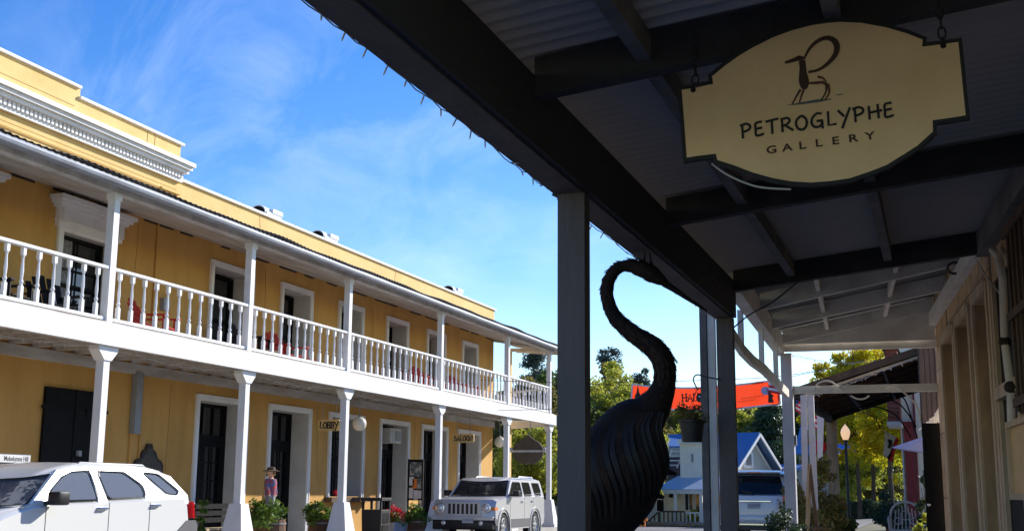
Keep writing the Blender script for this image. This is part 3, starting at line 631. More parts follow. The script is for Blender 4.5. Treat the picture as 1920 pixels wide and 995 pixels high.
for a in ((WX+.033, 9, 8.35, 17.4, 8.33, 16, .008), (WX+.033, 19.6, 8.12, 19.6, 8.49, 3, .004), (WX+.033, 19.85, 8.12, 19.85, 8.49, 3, .004), (WX+.014, 10, 7.55, 20.7, 7.53, 18, .008), (WX+.014, 24.1, 7.1, 24.0, 7.7, 4, .02), (WX+.014, 31.5, 7.2, 31.6, 7.72, 4, .02), (WX+.003, 19.5, 4.2, 19.55, 6.6, 9, .03), (WX+.003, 24.5, 4.3, 24.4, 6.5, 9, .03), (WX+.003, 20.9, .4, 20.95, 3.5, 9, .02), (WX+.003, 27.3, 1.6, 27.2, 3.5, 8, .03), (WX+.003, 33.2, 1.0, 33.3, 3.4, 8, .03), (WX+.003, 30.3, 4.2, 30.2, 6.4, 8, .03)): crack(*a)
# stuff on and under the hotel
def string_lights(name, label, p, q, n, sag, bl, group=None, seed=1, wirem='wire', dr=None, per=1, th=.006):
    rr = random.Random(seed); m_ = MB(); p = Vector(p); q = Vector(q); pts = []
    for i in range(n*2+1):
        t = i/(n*2); c = p.lerp(q, t)+Vector((0, 0, -sag*abs(math.sin(t*PI*per)))); c.z += rr.uniform(-.012, .012); pts.append(c)
    m_.tube(pts, th, 4, 0)
    for i in range(n):
        c = pts[2*i+1]; d = Vector((rr.uniform(-.6, .6), rr.uniform(-.6, .6), rr.uniform(-1, .1))).normalized()*bl
        m_.tube([c, c+d*.45], th*1.4, 5, 0); m_.tube([c+d*.45, c+d*.7, c+d], [th*1.3, th*1.5, th*.4], 5, 1)
    o = m_.build(name, [M[wirem], M['bulb']], None, origin=p); return tag(o, label, 'string lights', group)
string_lights('string_lights', 'small icicle lights strung along the hotel eave above the balcony', (PXF+.22, 12, 6.20), (PXF+.22, 40.8, 6.16), 210, .07, .055, seed=4, th=.0025, per=9)
string_lights('string_lights', 'small icicle lights strung below the white balcony fascia of the hotel', (PXF+.05, 12, 3.62), (PXF+.05, 40.0, 3.6), 210, .10, .06, seed=5, th=.0025, per=7)

def globe_lamp(c, label):
    t = thing('globe_lamp', label, 'lamp', c, 0, 'globe lamps under the hotel balcony'); x, y, z = c
    MB().ball((0, 0, 0), .17, 20).build('globe', M['globe'], t, smooth=True, world=False); MB().tube([(0, 0, .165), (0, 0, 3.76-z)], .008).lathe([(.05, .15), (.03, .2)], (0, 0, 0), 12).build('stem', M['grey_metal'], t, world=False)
globe_lamp(tuple(on(674, 794, 0, -13.0)), 'round milk-glass globe lamp hanging right of the LOBBY sign')
globe_lamp(tuple(on(937, 828, 0, -13.0)), 'round milk-glass globe lamp hanging beside the last hotel posts')
def hang_sign(px0, py0, px1, py1, body, label, X=-13.1):
    a = on(px0, py0, 0, X); b = on(px1, py1, 0, X); w_ = (b-a).length; h_ = .24
    # the board hangs across the pavement, facing up the street
    c = (a+b)/2; Yc = c.y; a2 = on(px0, py0, 1, Yc); b2 = on(px1, py0+ (py1-py0)*0, 1, Yc); wd = b2.x-a2.x; cx = (a2.x+b2.x)/2; zc = on((px0+px1)/2, (py0+py1)/2, 1, Yc).z
    t = thing('hanging_sign', label, 'sign', (cx, Yc, zc)); hh = .13
    poly = []
    for sx2, sy2 in ((1, 1), (-1, 1), (-1, -1), (1, -1)):
        for k in range(5):
            an = {(1, 1): 0, (-1, 1): 90, (-1, -1): 180, (1, -1): 270}[(sx2, sy2)]+k*22.5; poly.append((cx+sx2*(wd/2-.06)+.06*math.cos(R_(an)), Yc-.02, zc+sy2*(hh-.06)+.06*math.sin(R_(an))))
    MB().prism(poly, (0, .04, 0)).build('board', M['signyellow'], t)
    for s_ in (-.3, .3): MB().tube([(cx+s_*wd, Yc, zc+hh), (cx+s_*wd, Yc, 3.76)], .006).build('hanger', M['grey_metal'], t)
    hL = .13; tw = sum(GL[c_][0] for c_ in body)*hL+.022*(len(body)-1); sxx = (wd-.1)/tw
    stroke_text(body, (cx-wd/2+.055, Yc-.0205, zc-hL/2), (1, 0, 0), (0, 0, 1), (0, -1, 0), hL, .022*sxx, .028, M['ink'], t, sx=sxx, serif=.022)
hang_sign(597, 788, 638, 805, 'LOBBY', 'small yellow board sign reading LOBBY hanging under the hotel balcony')
hang_sign(849, 813, 889, 829, 'SALOON', 'small yellow board sign reading SALOON hanging under the hotel balcony')
# round kettle sign seen from the back
Yk = 38.0; c = on(990, 846, 1, Yk); rk = (on(1016, 846, 1, Yk).x-on(958, 846, 1, Yk).x)/2
t = thing('round_sign', 'dark round hanging sign with pointed top seen edge-lit at the hotel end', 'sign', tuple(c))
poly = [c+Vector((rk*math.cos(a), -.03, rk*.78*math.sin(a))) for a in [2*PI*k/28 for k in range(28)]]; poly[7] += Vector((0, 0, .14)); poly[6] += Vector((0, 0, .05)); poly[8] += Vector((0, 0, .05))
MB().prism(poly, (0, .06, 0)).build('board', M['signtan'], t)
MB().bx(c.x-rk*1.15, c.x+rk*1.15, Yk-.06, Yk-.032, c.z-.02, c.z+.05).build('crossbar', M['white_old'], t); MB().tube([c+Vector((0, 0, rk*.9)), c+Vector((.1, 0, rk*1.3)), Vector((c.x+.05, Yk, 3.76))], .012).build('hanger', M['grey_metal'], t)
for s_ in (-1, 1): MB().ball(c+Vector((s_*rk*1.08, -.05, .08)), .06).build('finial', M['white_old'], t, smooth=True)
# adirondack chairs
def adirondack(m, label, loc, rz, first=[None, None], gi=0, group=None):
    if first[gi] is None:
        t = thing('adirondack_chair', label, 'chair', (0, 0, 0), 0, group)
        for k in range(5): pass
        s_ = MB()
        for k in range(5): s_.bar((.28-k*.12, -.26, .34-k*.035), (.28-k*.12, .26, .34-k*.035), .1, .02)
        s_.build('seat', m, t)
        b_ = MB(); hs_ = [.60, .70, .74, .70, .60]
        for k in range(5): yy = -.24+k*.12; b_.bar((-.2, yy, .2), (-.2-hs_[k]*.42, yy*1.15, .2+hs_[k]), .1, .02, up=(1, 0, .4))
        b_.build('backrest', m, t)
        for s2 in (-1, 1):
            MB().bx(-.38, .36, s2*.33-.06, s2*.33+.06, .55, .575).build('armrest', m, t); MB().bx(.24, .32, s2*.32-.015, s2*.32+.015, 0, .55).build('leg', m, t); MB().bar((-.45, s2*.28, .02), (.3, s2*.28, .30), .03, .09).bx(-.36, -.30, s2*.31-.015, s2*.31+.015, .1, .55).build('leg', m, t)
        first[gi] = t
    else: t = copy_tree(first[gi], label=label)
    t.location = loc; t.rotation_euler = (0, 0, rz); return t
GR = 'adirondack chairs on the hotel balcony'
def bal_at(px, X=-13.9): return on(px, 600, 0, X).y
for px, lab, a in ((292, 'upright red adirondack chair left of the second balcony door', .3), (540, 'red adirondack chair in front of the third upper window', -.2), (783, 'red adirondack chair before the upper door, left of a pair', .4), (803, 'red adirondack chair before the upper door, right of a pair', -.3), (858, 'red adirondack chair in the fifth balcony bay, left of a pair', .3), (872, 'red adirondack chair in the fifth balcony bay, right of a pair', -.2)):
    adirondack(M['redchair'], lab, (-13.9, bal_at(px), 4.02), a, gi=0, group=GR)
for px, lab, a in ((0, 'black adirondack chair at the left picture edge on the balcony', .2), (103, 'black adirondack chair below the hooded balcony window', -.3), (475, 'black adirondack chair beside the balcony post, left of a red one', .2)):
    adirondack(M['blackchair'], lab, (-13.9, bal_at(px), 4.02), a, gi=1, group=GR)
def low_table(px, m, lab):
    c = (-13.5, bal_at(px, -13.5), 4.02); t = thing('footstool', lab, 'footstool', c)
    m_ = MB()
    for k in range(4): m_.bx(-.2+k*.11, -.11+k*.11, -.22, .22, .26, .28)
    m_.build('top', m, t, world=False)
    for a, b in ((-.17, -.18), (.18, -.18), (-.17, .18), (.18, .18)): MB().bx(a-.02, a+.02, b-.02, b+.02, 0, .26).build('leg', m, t, world=False)
low_table(262, M['redchair'], 'low red footstool left of the upright red balcony chair'); low_table(572, M['redchair'], 'low orange-red footstool right of the third window chair')
low_table(505, M['tan_light'], 'low pale wooden footstool between the black and red balcony chairs')
# AC unit
c = on(729, 817, 0, WX-.15); t = thing('air_conditioner', 'boxy white window air conditioner above the middle hotel door', 'air conditioner', (WX-.2, c.y, c.z-.2))
MB().bx(WX-.45, WX+.08, c.y-.38, c.y+.38, c.z-.2, c.z+.22).build('casing', M['white_old'], t, bev=.015)
m_ = MB().bx(WX+.08, WX+.09, c.y-.05, c.y+.32, c.z-.14, c.z+.15)
for k in range(9): m_.bx(WX+.09, WX+.098, c.y-.04, c.y+.31, c.z-.13+k*.03, c.z-.118+k*.03)
m_.build('grille', M['grey_metal'], t)
# plaque, town sign, poster board, bin, planters, bench, scarecrow
c = on(278, 840, 0, WX+.03); y0 = on(251, 850, 0, WX+.03).y; y1 = on(306, 850, 0, WX+.03).y; zt = on(278, 831, 0, WX+.03).z; ww = y1-y0
pl = [(0, 0), (1, 0), (1, .62), (.93, .70), (.80, .74), (.72, .86), (.62, .90), (.58, 1), (.42, 1), (.38, .9), (.28, .86), (.20, .74), (.07, .70), (0, .62)]
t = thing('wall_plaque', 'dark scalloped bronze plaque on the yellow wall behind the white car', 'plaque', (WX, c.y, zt-1.1))
MB().prism([(WX+.012, y0+a*ww, zt-1.1+b*1.1) for a, b in pl], (.04, 0, 0)).build('plate', M['darkwood'], t)
MB().prism([(WX+.052, y0+(.06+.88*a)*ww, zt-1.1+(.05+.86*b)*1.1) for a, b in pl], (.006, 0, 0)).build('panel', mat('dark_bronze', (.03, .025, .02), .6, 0, 25, .4, 40, col2=(.07, .06, .04)), t)
Xs = -12.9; a = on(-45, 860, 0, Xs); b = on(59, 850, 0, Xs); zt = on(30, 850, 0, Xs).z
t = thing('town_sign', 'black and white town history sign reading Mokelumne Hill by the iron shutters', 'sign', (Xs, (a.y+b.y)/2, .2))
MB().bx(Xs-.03, Xs, a.y, b.y, zt-1.0, zt).build('board', M['ink'], t, bev=.01); MB().bx(Xs+.001, Xs+.006, a.y+.02, b.y-.02, zt-.13, zt-.015).build('header', M['paper'], t)
y7, y57 = on(7, 856, 0, Xs).y, on(57, 856, 0, Xs).y; text_mesh('Mokelumne Hill', .10, M['ink'], 'lettering', t, ((Xs+.0065, y7, zt-.105), (0, 1, 0), (0, 0, 1)), .001, sx=(y57-y7)/.70, bold=.0015)
m_ = MB()
for k in range(18):
    yy = a.y+.06
    while yy < b.y-.12:
        l_ = rnd.uniform(.04, .13); m_.bx(Xs+.001, Xs+.002, yy, min(yy+l_, b.y-.06), zt-.22-k*.042, zt-.205-k*.042); yy += l_+.02
m_.build('body_text', M['grey_metal'], t); MB().bx(Xs+.001, Xs+.004, b.y-1.25, b.y-.86, zt-.19, zt-.14).build('label_strip', M['paper'], t)
for yy in (a.y+.1, b.y-.1): MB().bx(Xs-.06, Xs-.031, yy-.03, yy+.03, .2, zt-.1).build('leg', M['ink'], t)
Xp = -13.6; a = on(765, 900, 0, Xp); b = on(790, 900, 0, Xp); zt = on(778, 864, 0, Xp).z; zb = on(778, 930, 0, Xp).z; Yp = (a.y+b.y)/2
xa = on(767, 900, 1, Yp).x; xb = on(792, 900, 1, Yp).x
t = thing('notice_board', 'black framed notice board covered in posters by the saloon door', 'notice board', ((xa+xb)/2, Yp, .2))
MB().bx(xa, xb, Yp-.02, Yp+.02, zb-.1, zt).build('board', M['ink'], t)
m_ = MB().bx(xa-.03, xa, Yp-.04, Yp+.03, .2, zt+.06).bx(xb, xb+.03, Yp-.04, Yp+.03, .2, zt+.06).bx(xa, xb, Yp-.04, Yp+.03, zt, zt+.05); m_.build('frame', M['black'], t)
W_ = xb-xa; Hh = zt-zb+.1
for (u0, v0, u1, v1, mm) in ((.08, .62, .45, .98, 'cork'), (.48, .6, .95, .97, 'cork'), (.05, .38, .40, .6, 'paper'), (.30, .30, .62, .55, 'orangepaper'), (.65, .30, .95, .56, 'cork'), (.05, .05, .35, .32, 'paper'), (.40, .02, .72, .26, 'paper'), (.74, .05, .97, .25, 'paper')):
    MB().bx(xa+u0*W_, xa+u1*W_, Yp-.03, Yp-.021-.001*u0, zb-.1+v0*Hh, zb-.1+v1*Hh).build('poster', M[mm], t)
def planter_pos(px, py, X=-13.35): p = on(px, py, 0, X); return p
c = on(705, 960, 0, -13.2); t = thing('litter_bin', 'black square litter bin with domed top beside the red flowers', 'bin', (c.x, c.y, .2))
zt = on(705, 932, 0, -13.2).z
m_ = MB().hexa([(c.x-.25, c.y-.25, .22), (c.x+.25, c.y-.25, .22), (c.x+.25, c.y+.25, .22), (c.x-.25, c.y+.25, .22)], [(c.x-.27, c.y-.27, .92), (c.x+.27, c.y-.27, .92), (c.x+.27, c.y+.27, .92), (c.x-.27, c.y+.27, .92)]); m_.build('body', M['ink'], t, bev=.02)
m_ = MB()
for a, b in ((-.24, -.24), (.24, -.24), (-.24, .24), (.24, .24)): m_.bx(c.x+a-.03, c.x+a+.03, c.y+b-.03, c.y+b+.03, .921, zt-.08)
m_.bx(c.x-.29, c.x+.29, c.y-.29, c.y+.29, zt-.08, zt); m_.build('hood', M['ink'], t, bev=.015)
for k in range(2): MB().bx(c.x+.262, c.x+.272, c.y-.18, c.y+.18, .3+k*.3, .54+k*.3).build('panel', M['black'], t)
def barrel(px, top, X, label, r=.36, hh=.42, leaf='pot', pl=(.42, .36), seed=1, group='half-barrel planters along the hotel front', zr=None):
    c = on(px, top, 0, X); zt = c.z if zr is None else zr; z0 = .2
    t = thing('barrel_planter', label, 'planter', (c.x, c.y, z0), 0, group); hb = zt-z0
    m_ = MB(); n = 18
    for k in range(n):
        a0, a1 = 2*PI*k/n+.01, 2*PI*(k+1)/n-.01; lv = []
        for z, rr_ in ((z0, r*.88), (z0+hb*.55, r), (zt, r*.97)):
            lv.append([(c.x+rr_*math.cos(a0), c.y+rr_*math.sin(a0), z), (c.x+rr_*math.cos(a1), c.y+rr_*math.sin(a1), z), (c.x+(rr_-.03)*math.cos(a1), c.y+(rr_-.03)*math.sin(a1), z), (c.x+(rr_-.03)*math.cos(a0), c.y+(rr_-.03)*math.sin(a0), z)])
        m_.hexa(lv[0], lv[1]); m_.hexa(lv[1], lv[2])
    b_ = m_.build('barrel', M['wood'], t); MB().lathe([(.001, zt-.08), (r-.04, zt-.07)], (c.x, c.y, 0), 14).build('soil', M['brown'], t)
    for zz in (.12, hb-.1): q = r*(.9+.1*zz/hb)+.008; MB().lathe([(q, z0+zz), (q+.004, z0+zz), (q+.004, z0+zz+.04), (q, z0+zz+.04)], (c.x, c.y, 0), 18, 0, None, False).build('hoop', M['roofedge'], t)
    pt = thing('potted_plant', label.replace('planter', 'plants').replace('wooden half-barrel', 'bushy green leafy'), 'plant', (c.x, c.y, zt-.1)) ; 
    shrub('', '', '', (c.x, c.y, zt-.04), pl[0], pl[1], leaf, 26, 70, .045, seed, parent=pt)
    return c, zt, pt
c1, z1, pt1 = barrel(500, 985, -13.2, 'wooden half-barrel planter below the scarecrow between hotel doors', .4, seed=2, zr=.78, pl=(.52, .42)); pt1['label'] = 'bushy green plants around the feet of the scarecrow'
c2, z2, pt2 = barrel(606, 970, -13.2, 'wooden half-barrel planter below the LOBBY window beside a post', .34, seed=3, zr=.74, pl=(.42, .42)); pt2['label'] = 'bushy green plants below the LOBBY window'
c3, z3, pt3 = barrel(786, 972, -13.1, 'wooden half-barrel planter in front of the notice board', .36, seed=5, zr=.66, pl=(.42, .34)); pt3['label'] = 'low grey-green plants in front of the notice board'
cc = on(737, 975, 0, -13.5); t = thing('flower_box', 'white trough planter beside the black litter bin', 'planter', (cc.x, cc.y, .2))
MB().hexa([(cc.x-.2, cc.y-.4, .2), (cc.x+.2, cc.y-.4, .2), (cc.x+.2, cc.y+.4, .2), (cc.x-.2, cc.y+.4, .2)], [(cc.x-.24, cc.y-.44, .58), (cc.x+.24, cc.y-.44, .58), (cc.x+.24, cc.y+.44, .58), (cc.x-.24, cc.y+.44, .58)]).build('trough', M['white_old'], t, bev=.01); MB().bx(cc.x-.22, cc.x+.22, cc.y-.42, cc.y+.42, .581, .6).build('soil', M['brown'], t)
ft = thing('red_flowers', 'pink and red flowering geraniums in the white trough', 'flowers', (cc.x, cc.y, .6)); shrub('', '', '', (cc.x, cc.y, .6), .42, .22, 'pot', 14, 50, .04, 8, parent=ft, part='leaves'); shrub('', '', '', (cc.x, cc.y, .72), .42, .24, 'redflower', 16, 22, .04, 9, parent=ft, part='blossoms')
shrub('red_flower', 'small red geranium peeking over the LOBBY window sill', 'flowers', (WX+.12, 28.1, 1.22), .12, .2, 'redflower', 6, 20, .03, 12)
vine = thing('ivy', 'yellow-green ivy climbing behind the rear bumper of the white car', 'plant', (-13.0, 19.0, .2)); p = on(372, 960, 0, -13.0)
for k in range(6): shrub('', '', '', (p.x, p.y+.03*k, .3+k*.16), .10, .12, 'pot', 4, 26, .045, 30+k, parent=vine)
# scarecrow: one continuous figure standing on the barrel
sx, sy = c1.x+.05, c1.y; t = thing('scarecrow', 'small scarecrow figure in plaid shirt and wide hat on the barrel planter', 'scarecrow', (sx, sy, z1))
zz0 = z1+.0; hp = on(503, 875, 0, sx).z; Hs = hp-zz0
m_ = MB(); body = [(.0, .03), (.02, .05), (.10, .065), (.25, .07), (.36, .085), (.48, .10), (.60, .11), (.70, .12), (.76, .10), (.79, .045), (.82, .045), (.86, .085), (.91, .09), (.95, .06), (.965, .01)]
m_.lathe([(r_*Hs, a_*Hs) for a_, r_ in body], (sx, sy, zz0), 14)
for s_ in (-1, 1): m_.tube([(sx, sy+s_*.085*Hs, zz0+.73*Hs), (sx+.02, sy+s_*.145*Hs, zz0+.58*Hs), (sx+.06, sy+s_*.12*Hs, zz0+.44*Hs)], [.036*Hs, .03*Hs, .022*Hs], 8)
m_.build('body', M['skin'], t, smooth=True)
for s_ in (-1, 1): MB().tube([(sx, sy+s_*.085*Hs, zz0+.745*Hs), (sx+.015, sy+s_*.145*Hs, zz0+.60*Hs), (sx+.05, sy+s_*.125*Hs, zz0+.48*Hs)], [.052*Hs, .044*Hs, .040*Hs], 8).build('sleeve', M['plaid'], t, smooth=True)
MB().lathe([(.105*Hs, zz0+.44*Hs), (.112*Hs, zz0+.55*Hs), (.125*Hs, zz0+.70*Hs), (.105*Hs, zz0+.775*Hs)], (sx, sy, 0), 14).build('shirt', M['plaid'], t, smooth=True)
MB().lathe([(.06*Hs, zz0+.05*Hs), (.078*Hs, zz0+.2*Hs), (.10*Hs, zz0+.40*Hs), (.108*Hs, zz0+.46*Hs)], (sx, sy, 0), 14).build('trousers', M['denim'], t, smooth=True)
for s_ in (-1, 1): MB().ball((sx+.085*Hs, sy-.02*Hs+s_*.035*Hs, zz0+.885*Hs), .012*Hs, 8).build('eye', M['ink'], t, smooth=True)
MB().ball((sx+.095*Hs, sy-.02*Hs, zz0+.865*Hs), .014*Hs, 8).build('nose', M['orange'], t, smooth=True); MB().bx(sx+.078*Hs, sx+.09*Hs, sy-.05*Hs, sy+.01*Hs, zz0+.838*Hs, zz0+.845*Hs).build('mouth', M['inkred'], t)
shrub('', '', '', (sx, sy, zz0+.86*Hs), .085*Hs, .06*Hs, 'lime', 10, 16, .03*Hs, 61, parent=t, part='straw_hair')
MB().lathe([(.001, zz0+.935*Hs), (.16*Hs, zz0+.92*Hs), (.165*Hs, zz0+.93*Hs), (.085*Hs, zz0+.95*Hs), (.075*Hs, zz0+1.0*Hs), (.02*Hs, zz0+1.01*Hs)], (sx, sy, 0), 14).build('hat', M['brown'], t, smooth=True)
# bench behind the white car
bp = on(400, 968, 0, -14.2); t = thing('bench', 'black bench with a pale wooden edge in the hotel doorway', 'bench', (bp.x, bp.y, .2)); 
MB().bx(bp.x-.2, bp.x+.25, bp.y-.9, bp.y+.9, .56, .60).build('seat', M['tan_light'], t)
m_ = MB()
for k in range(3): m_.bx(bp.x-.26, bp.x-.22, bp.y-.9, bp.y+.9, .70+k*.14, .80+k*.14)
m_.build('backrest', M['black'], t)
for a in (-.8, .8): MB().bx(bp.x-.25, bp.x+.22, bp.y+a-.03, bp.y+a+.03, .2, .56).build('leg', M['blackchair'], t)

# ============================================================ cars
def car_panel(mb, poly, y, th, tum=0, belt=1, mi=0):
    s = 1 if y > 0 else -1
    f = lambda x, z: (x, (abs(y)-tum*max(0, z-belt))*s, z)
    a = [f(*p) for p in poly]; b = [(p[0], p[1]-s*th, p[2]) for p in a]; n = len(a)
    mb.add([Vector(q) for q in a+b], [tuple(range(n)), tuple(range(n, 2*n))[::-1]]+[(i, (i+1) % n, (i+1) % n+n, i+n) for i in range(n)], mi)
def arch(cx, r, z0, n=9): return [(cx+r*math.cos(a), z0+r*math.sin(a)) for a in [PI*k/(n-1) for k in range(n)]]
def wheel(t, x, y, r, s, w=.21, spokes=5):
    o = MB(); R0 = r
    o.lathe([(r*.62, -w/2), (r*.93, -w/2), (r, -w/2+.03), (r, w/2-.03), (r*.93, w/2), (r*.62, w/2)], (x, y, r), 32, 0, 'y', False); ty = o.build('wheel', M['rubber'], t, smooth=True, world=False)
    m_ = MB(); yo = y+s*w*.36
    m_.lathe([(r*.52, -.05), (r*.64, -.05), (r*.64, .04), (r*.60, .045), (r*.52, .0)], (x, yo, r), 28, 0, 'y', False)
    for k in range(spokes):
        a = 2*PI*k/spokes+.3; m_.bar((x, yo+s*.02, r), (x+math.cos(a)*r*.56, yo+s*.015, r+math.sin(a)*r*.56), .03, r*.2, up=(-math.sin(a), 0, math.cos(a)))
    m_.lathe([(r*.16, -.02), (r*.16, .035), (r*.1, .045)], (x, yo, r), 14, 0, 'y'); m_.build('rim', M['silver_rim'], ty, smooth=True, world=False)
    MB().lathe([(.001, -.03), (r*.55, -.03)], (x, yo, r), 20, 0, 'y').build('brake_disc', M['carblack'], ty, world=False)
def roundpoly(P, r=.075):
    out = []; n = len(P)
    for i in range(n):
        a, b, c = Vector(P[i-1]), Vector(P[i]), Vector(P[(i+1) % n]); d1 = a-b; d2 = c-b; k = min(r, d1.length*.45, d2.length*.45); p = b+d1.normalized()*k; q = b+d2.normalized()*k
        for t in (0, .33, .67, 1): out.append(tuple(p*(1-t)**2+b*2*t*(1-t)+q*t*t))
    return out
def suv(name, label, loc, rz, sp):
    t = thing(name, label, 'car', loc, rz); W = sp['w']/2; paint = M[sp['paint']]
    # lower body: ordered outline
    fr, rr = sp['fw'], sp['rw']; wr = sp['r']; ar = wr*1.2
    low = [(sp['front'][0][0], sp['front'][0][1])]+sp['front'][1:]+[(x, z) for x, z in sp['beltline']]+sp['rear']
    bot = sp['zb']; under = [(rr-ar-.02, bot)]+[(x, z) for x, z in arch(rr, ar, wr)[::-1] if z > bot]+[(rr+ar+.02, bot), (fr-ar-.02, bot)]+[(x, z) for x, z in arch(fr, ar, wr)[::-1] if z > bot]+[(fr+ar+.02, bot)]
    out = low+under; n = len(out); mb = MB(); V = []
    st = [(-W, .045), (-W+.09, 0), (-W*.5, 0), (0, 0), (W*.5, 0), (W-.09, 0), (W, .045)]
    cxm = (min(p[0] for p in out)+max(p[0] for p in out))/2
    for y, ins in st:
        for (x, z) in out:
            k = 1-(abs(y)/W)**2; curve = sp.get('nose', .10)*(abs(y)/W)**3
            xx = x-(curve if x > fr+ar*.6 else 0)+(curve*.8 if x < rr-ar*.6 else 0)
            if z > .5: zz = z-ins
            else: zz = z
            if x > fr+ar or x < rr-ar: xx -= math.copysign(ins*.6, x-cxm)
            V.append((xx, y, zz))
    f = []
    for j in range(len(st)-1):
        for i in range(n): f.append((j*n+i, j*n+(i+1) % n, (j+1)*n+(i+1) % n, (j+1)*n+i))
    f += [tuple(range(n))[::-1], tuple(range((len(st)-1)*n, len(st)*n))]
    mb.add(V, f); bd = mb.build('body', paint, t, world=False, smooth=True)
    # triangulate the concave side caps
    b = bmesh.new(); b.from_mesh(bd.data); bmesh.ops.triangulate(b, faces=[q for q in b.faces if len(q.verts) > 4]); bmesh.ops.recalc_face_normals(b, faces=b.faces); b.to_mesh(bd.data); b.free()
    MB().bx(rr-ar-.1, fr+ar+.1, -W+.22, W-.22, bot+.03, .62).build('underbody', M['carblack'], t, world=False)
    for x in (fr, rr):
        for s in (-1, 1): MB().lathe([(ar*.98, -.10), (ar*.98, .10)], (x, s*(W-.14), wr), 20, 0, 'y', False).build('wheel_arch_liner', M['carblack'], t, world=False)
    # cabin: skeleton of roof, pillars, and glass around an open interior
    A, B, Cc, D = sp['cab']   # windshield base, roof front, roof rear, rear glass base (x,z)
    tum = sp['tum']; belt = sp['belt']; Wc = W-.03
    yt = lambda z: Wc-tum*max(0, z-belt)
    roof = MB(); rp = sp['roof']; nn = len(rp); VV = []
    for y_ in (-1, -.93, -.5, 0, .5, .93, 1):
        for (x, z) in rp:
            bw_ = sp.get('bow', .08)*(1-y_*y_)*max(0, x)/rp[0][0]; VV.append((x+bw_, y_*yt(z), z-bw_*.55+.02*(1-y_*y_)*(1 if x < .3 else 0)-(.035 if abs(y_) == 1 else 0)))
    VV2 = [(x, y*(.97), z-.05) for x, y, z in VV]
    ff = [(j*nn+i, j*nn+i+1, (j+1)*nn+i+1, (j+1)*nn+i) for j in range(6) for i in range(nn-1)]
    roof.add(VV, ff); roof.add(VV2, ff)
    bound = [j*nn for j in range(7)]; roof.build('roof', paint, t, world=False, smooth=True)
    for s in (-1, 1):
        pm = MB()
        for poly in sp['pillars']: car_panel(pm, poly, s*Wc, .05, tum, belt)
        pm.build('pillars', paint, t, world=False, smooth=False)
        for nm, poly in sp['glass']:
            poly = roundpoly(poly)
            gm = MB(); car_panel(gm, poly, s*(Wc-.012), .006, tum, belt); gm.build(nm, M[sp.get('glassm', 'carglass_dark')], t, world=False)
            gm = MB(); pts3 = [Vector((x, s*(Wc+.004-tum*max(0, z-belt)), z)) for x, z in poly]
            gm.tube(pts3+[pts3[0]], .007, 4); gm.build('window_seal', M['carblack'], t, world=False)
        for x in sp['seams']:
            sm = MB(); z1 = belt-.01; sm.bx(x-.004, x+.004, s*(W+.0005)-.002, s*(W+.0005)+.002, bot+.12, z1); sm.build('door_seam', M['carblack'], t, world=False)
        for (x, z) in sp['handles']:
            hm = MB(); hm.tube([(x-.10, s*W, z), (x-.07, s*(W+.035), z), (x+.07, s*(W+.035), z), (x+.10, s*W, z)], .014, 6); hm.build('door_handle', M[sp.get('hmat', 'chrome')], t, world=False, smooth=True)
        mx_, mz = sp['mirror']
        mm = MB(); mm.bx(mx_-.11, mx_+.08, s*(W+.06)-.02*s if s > 0 else s*(W+.22), s*(W+.22) if s > 0 else s*(W+.04), mz-.07, mz+.09); mo = mm.build('wing_mirror', M['carblack'], t, world=False, bev=.03, smooth=True); MB().bar((mx_+.02, s*(W-.03), mz-.05), (mx_, s*(W+.08), mz-.03), .06, .05).build('mirror_arm', M['carblack'], mo, world=False)
        if 'rack' in sp:
            xa, xb, zr = sp['rack']; q = yt(zr)-sp.get('railin', .10)
            rk = MB(); rk.tube([(xa, s*q, zr-.05), (xa-.12, s*q, zr+.02), (xb+.15, s*q, zr+.015), (xb, s*q, zr-.06)], .017, 8); rk.build('roof_rail', M[sp.get('rackmat', 'grey_metal')], t, world=False, smooth=True)
        if 'clad' in sp:
            for poly in sp['clad']: cm = MB(); car_panel(cm, poly, s*(W+.012), .05); cm.build('lower_cladding', M['carplastic'], t, world=False)
        if 'tail' in sp:
            cm = MB(); car_panel(cm, sp['tail'], s*(W+.006), .12); cm.build('tail_light', M['redlens'], t, world=False)
        if 'turn' in sp:
            cm = MB(); car_panel(cm, sp['turn'], s*(W+.004), .1); cm.build('turn_signal', M['orangelens'], t, world=False)
    # windscreen and rear window
    for nm, (p, q) in (('windscreen', (A, B)), ('rear_window', (D, Cc))):
        y1 = yt(p[1])-.03; y2 = yt(q[1])-.06; sgn = 1 if nm == 'windscreen' else -1
        if sgn < 0: y1 -= .10; y2 -= .10
        g = MB(); k = 8; V = []
        for j in range(k+1):
            u = -1+2*j/k; bow = (sp.get('bow', .08) if sgn > 0 else .08)*(1-u*u)*sgn; V += [(p[0]+bow-.06*sgn, u*y1, p[1]), (q[0]+bow-.03*sgn, u*y2, q[1]-.01-(bow*.55 if sgn > 0 else 0))]
        g.add(V, [(2*j, 2*j+2, 2*j+3, 2*j+1) for j in range(k)]); g.build(nm, M[sp.get('glassm', 'carglass_dark')], t, world=False, smooth=True)
        if sgn < 0:
            for s in (-1, 1): MB().add([(p[0]+.03, s*(y1-.01), p[1]-.03), (p[0]+.05, s*(y1+.12), p[1]-.03), (q[0]+.02, s*(y2+.13), q[1]+.01), (q[0]+.0, s*(y2-.01), q[1]+.01)], [(0, 1, 2, 3)]).build('rear_pillar', paint, t, world=False)
    # interior
    for (x, y) in ((sp['seats'][0], -.36), (sp['seats'][0], .36), (sp['seats'][1], -.4), (sp['seats'][1], 0), (sp['seats'][1], .4)):
        MB().bx(x-.1, x+.06, y-.23, y+.23, .7, 1.22).bx(x-.08, x+.02, y-.11, y+.11, 1.24, 1.40).build('seat_back', M['cloth_grey'], t, world=False, bev=.03)
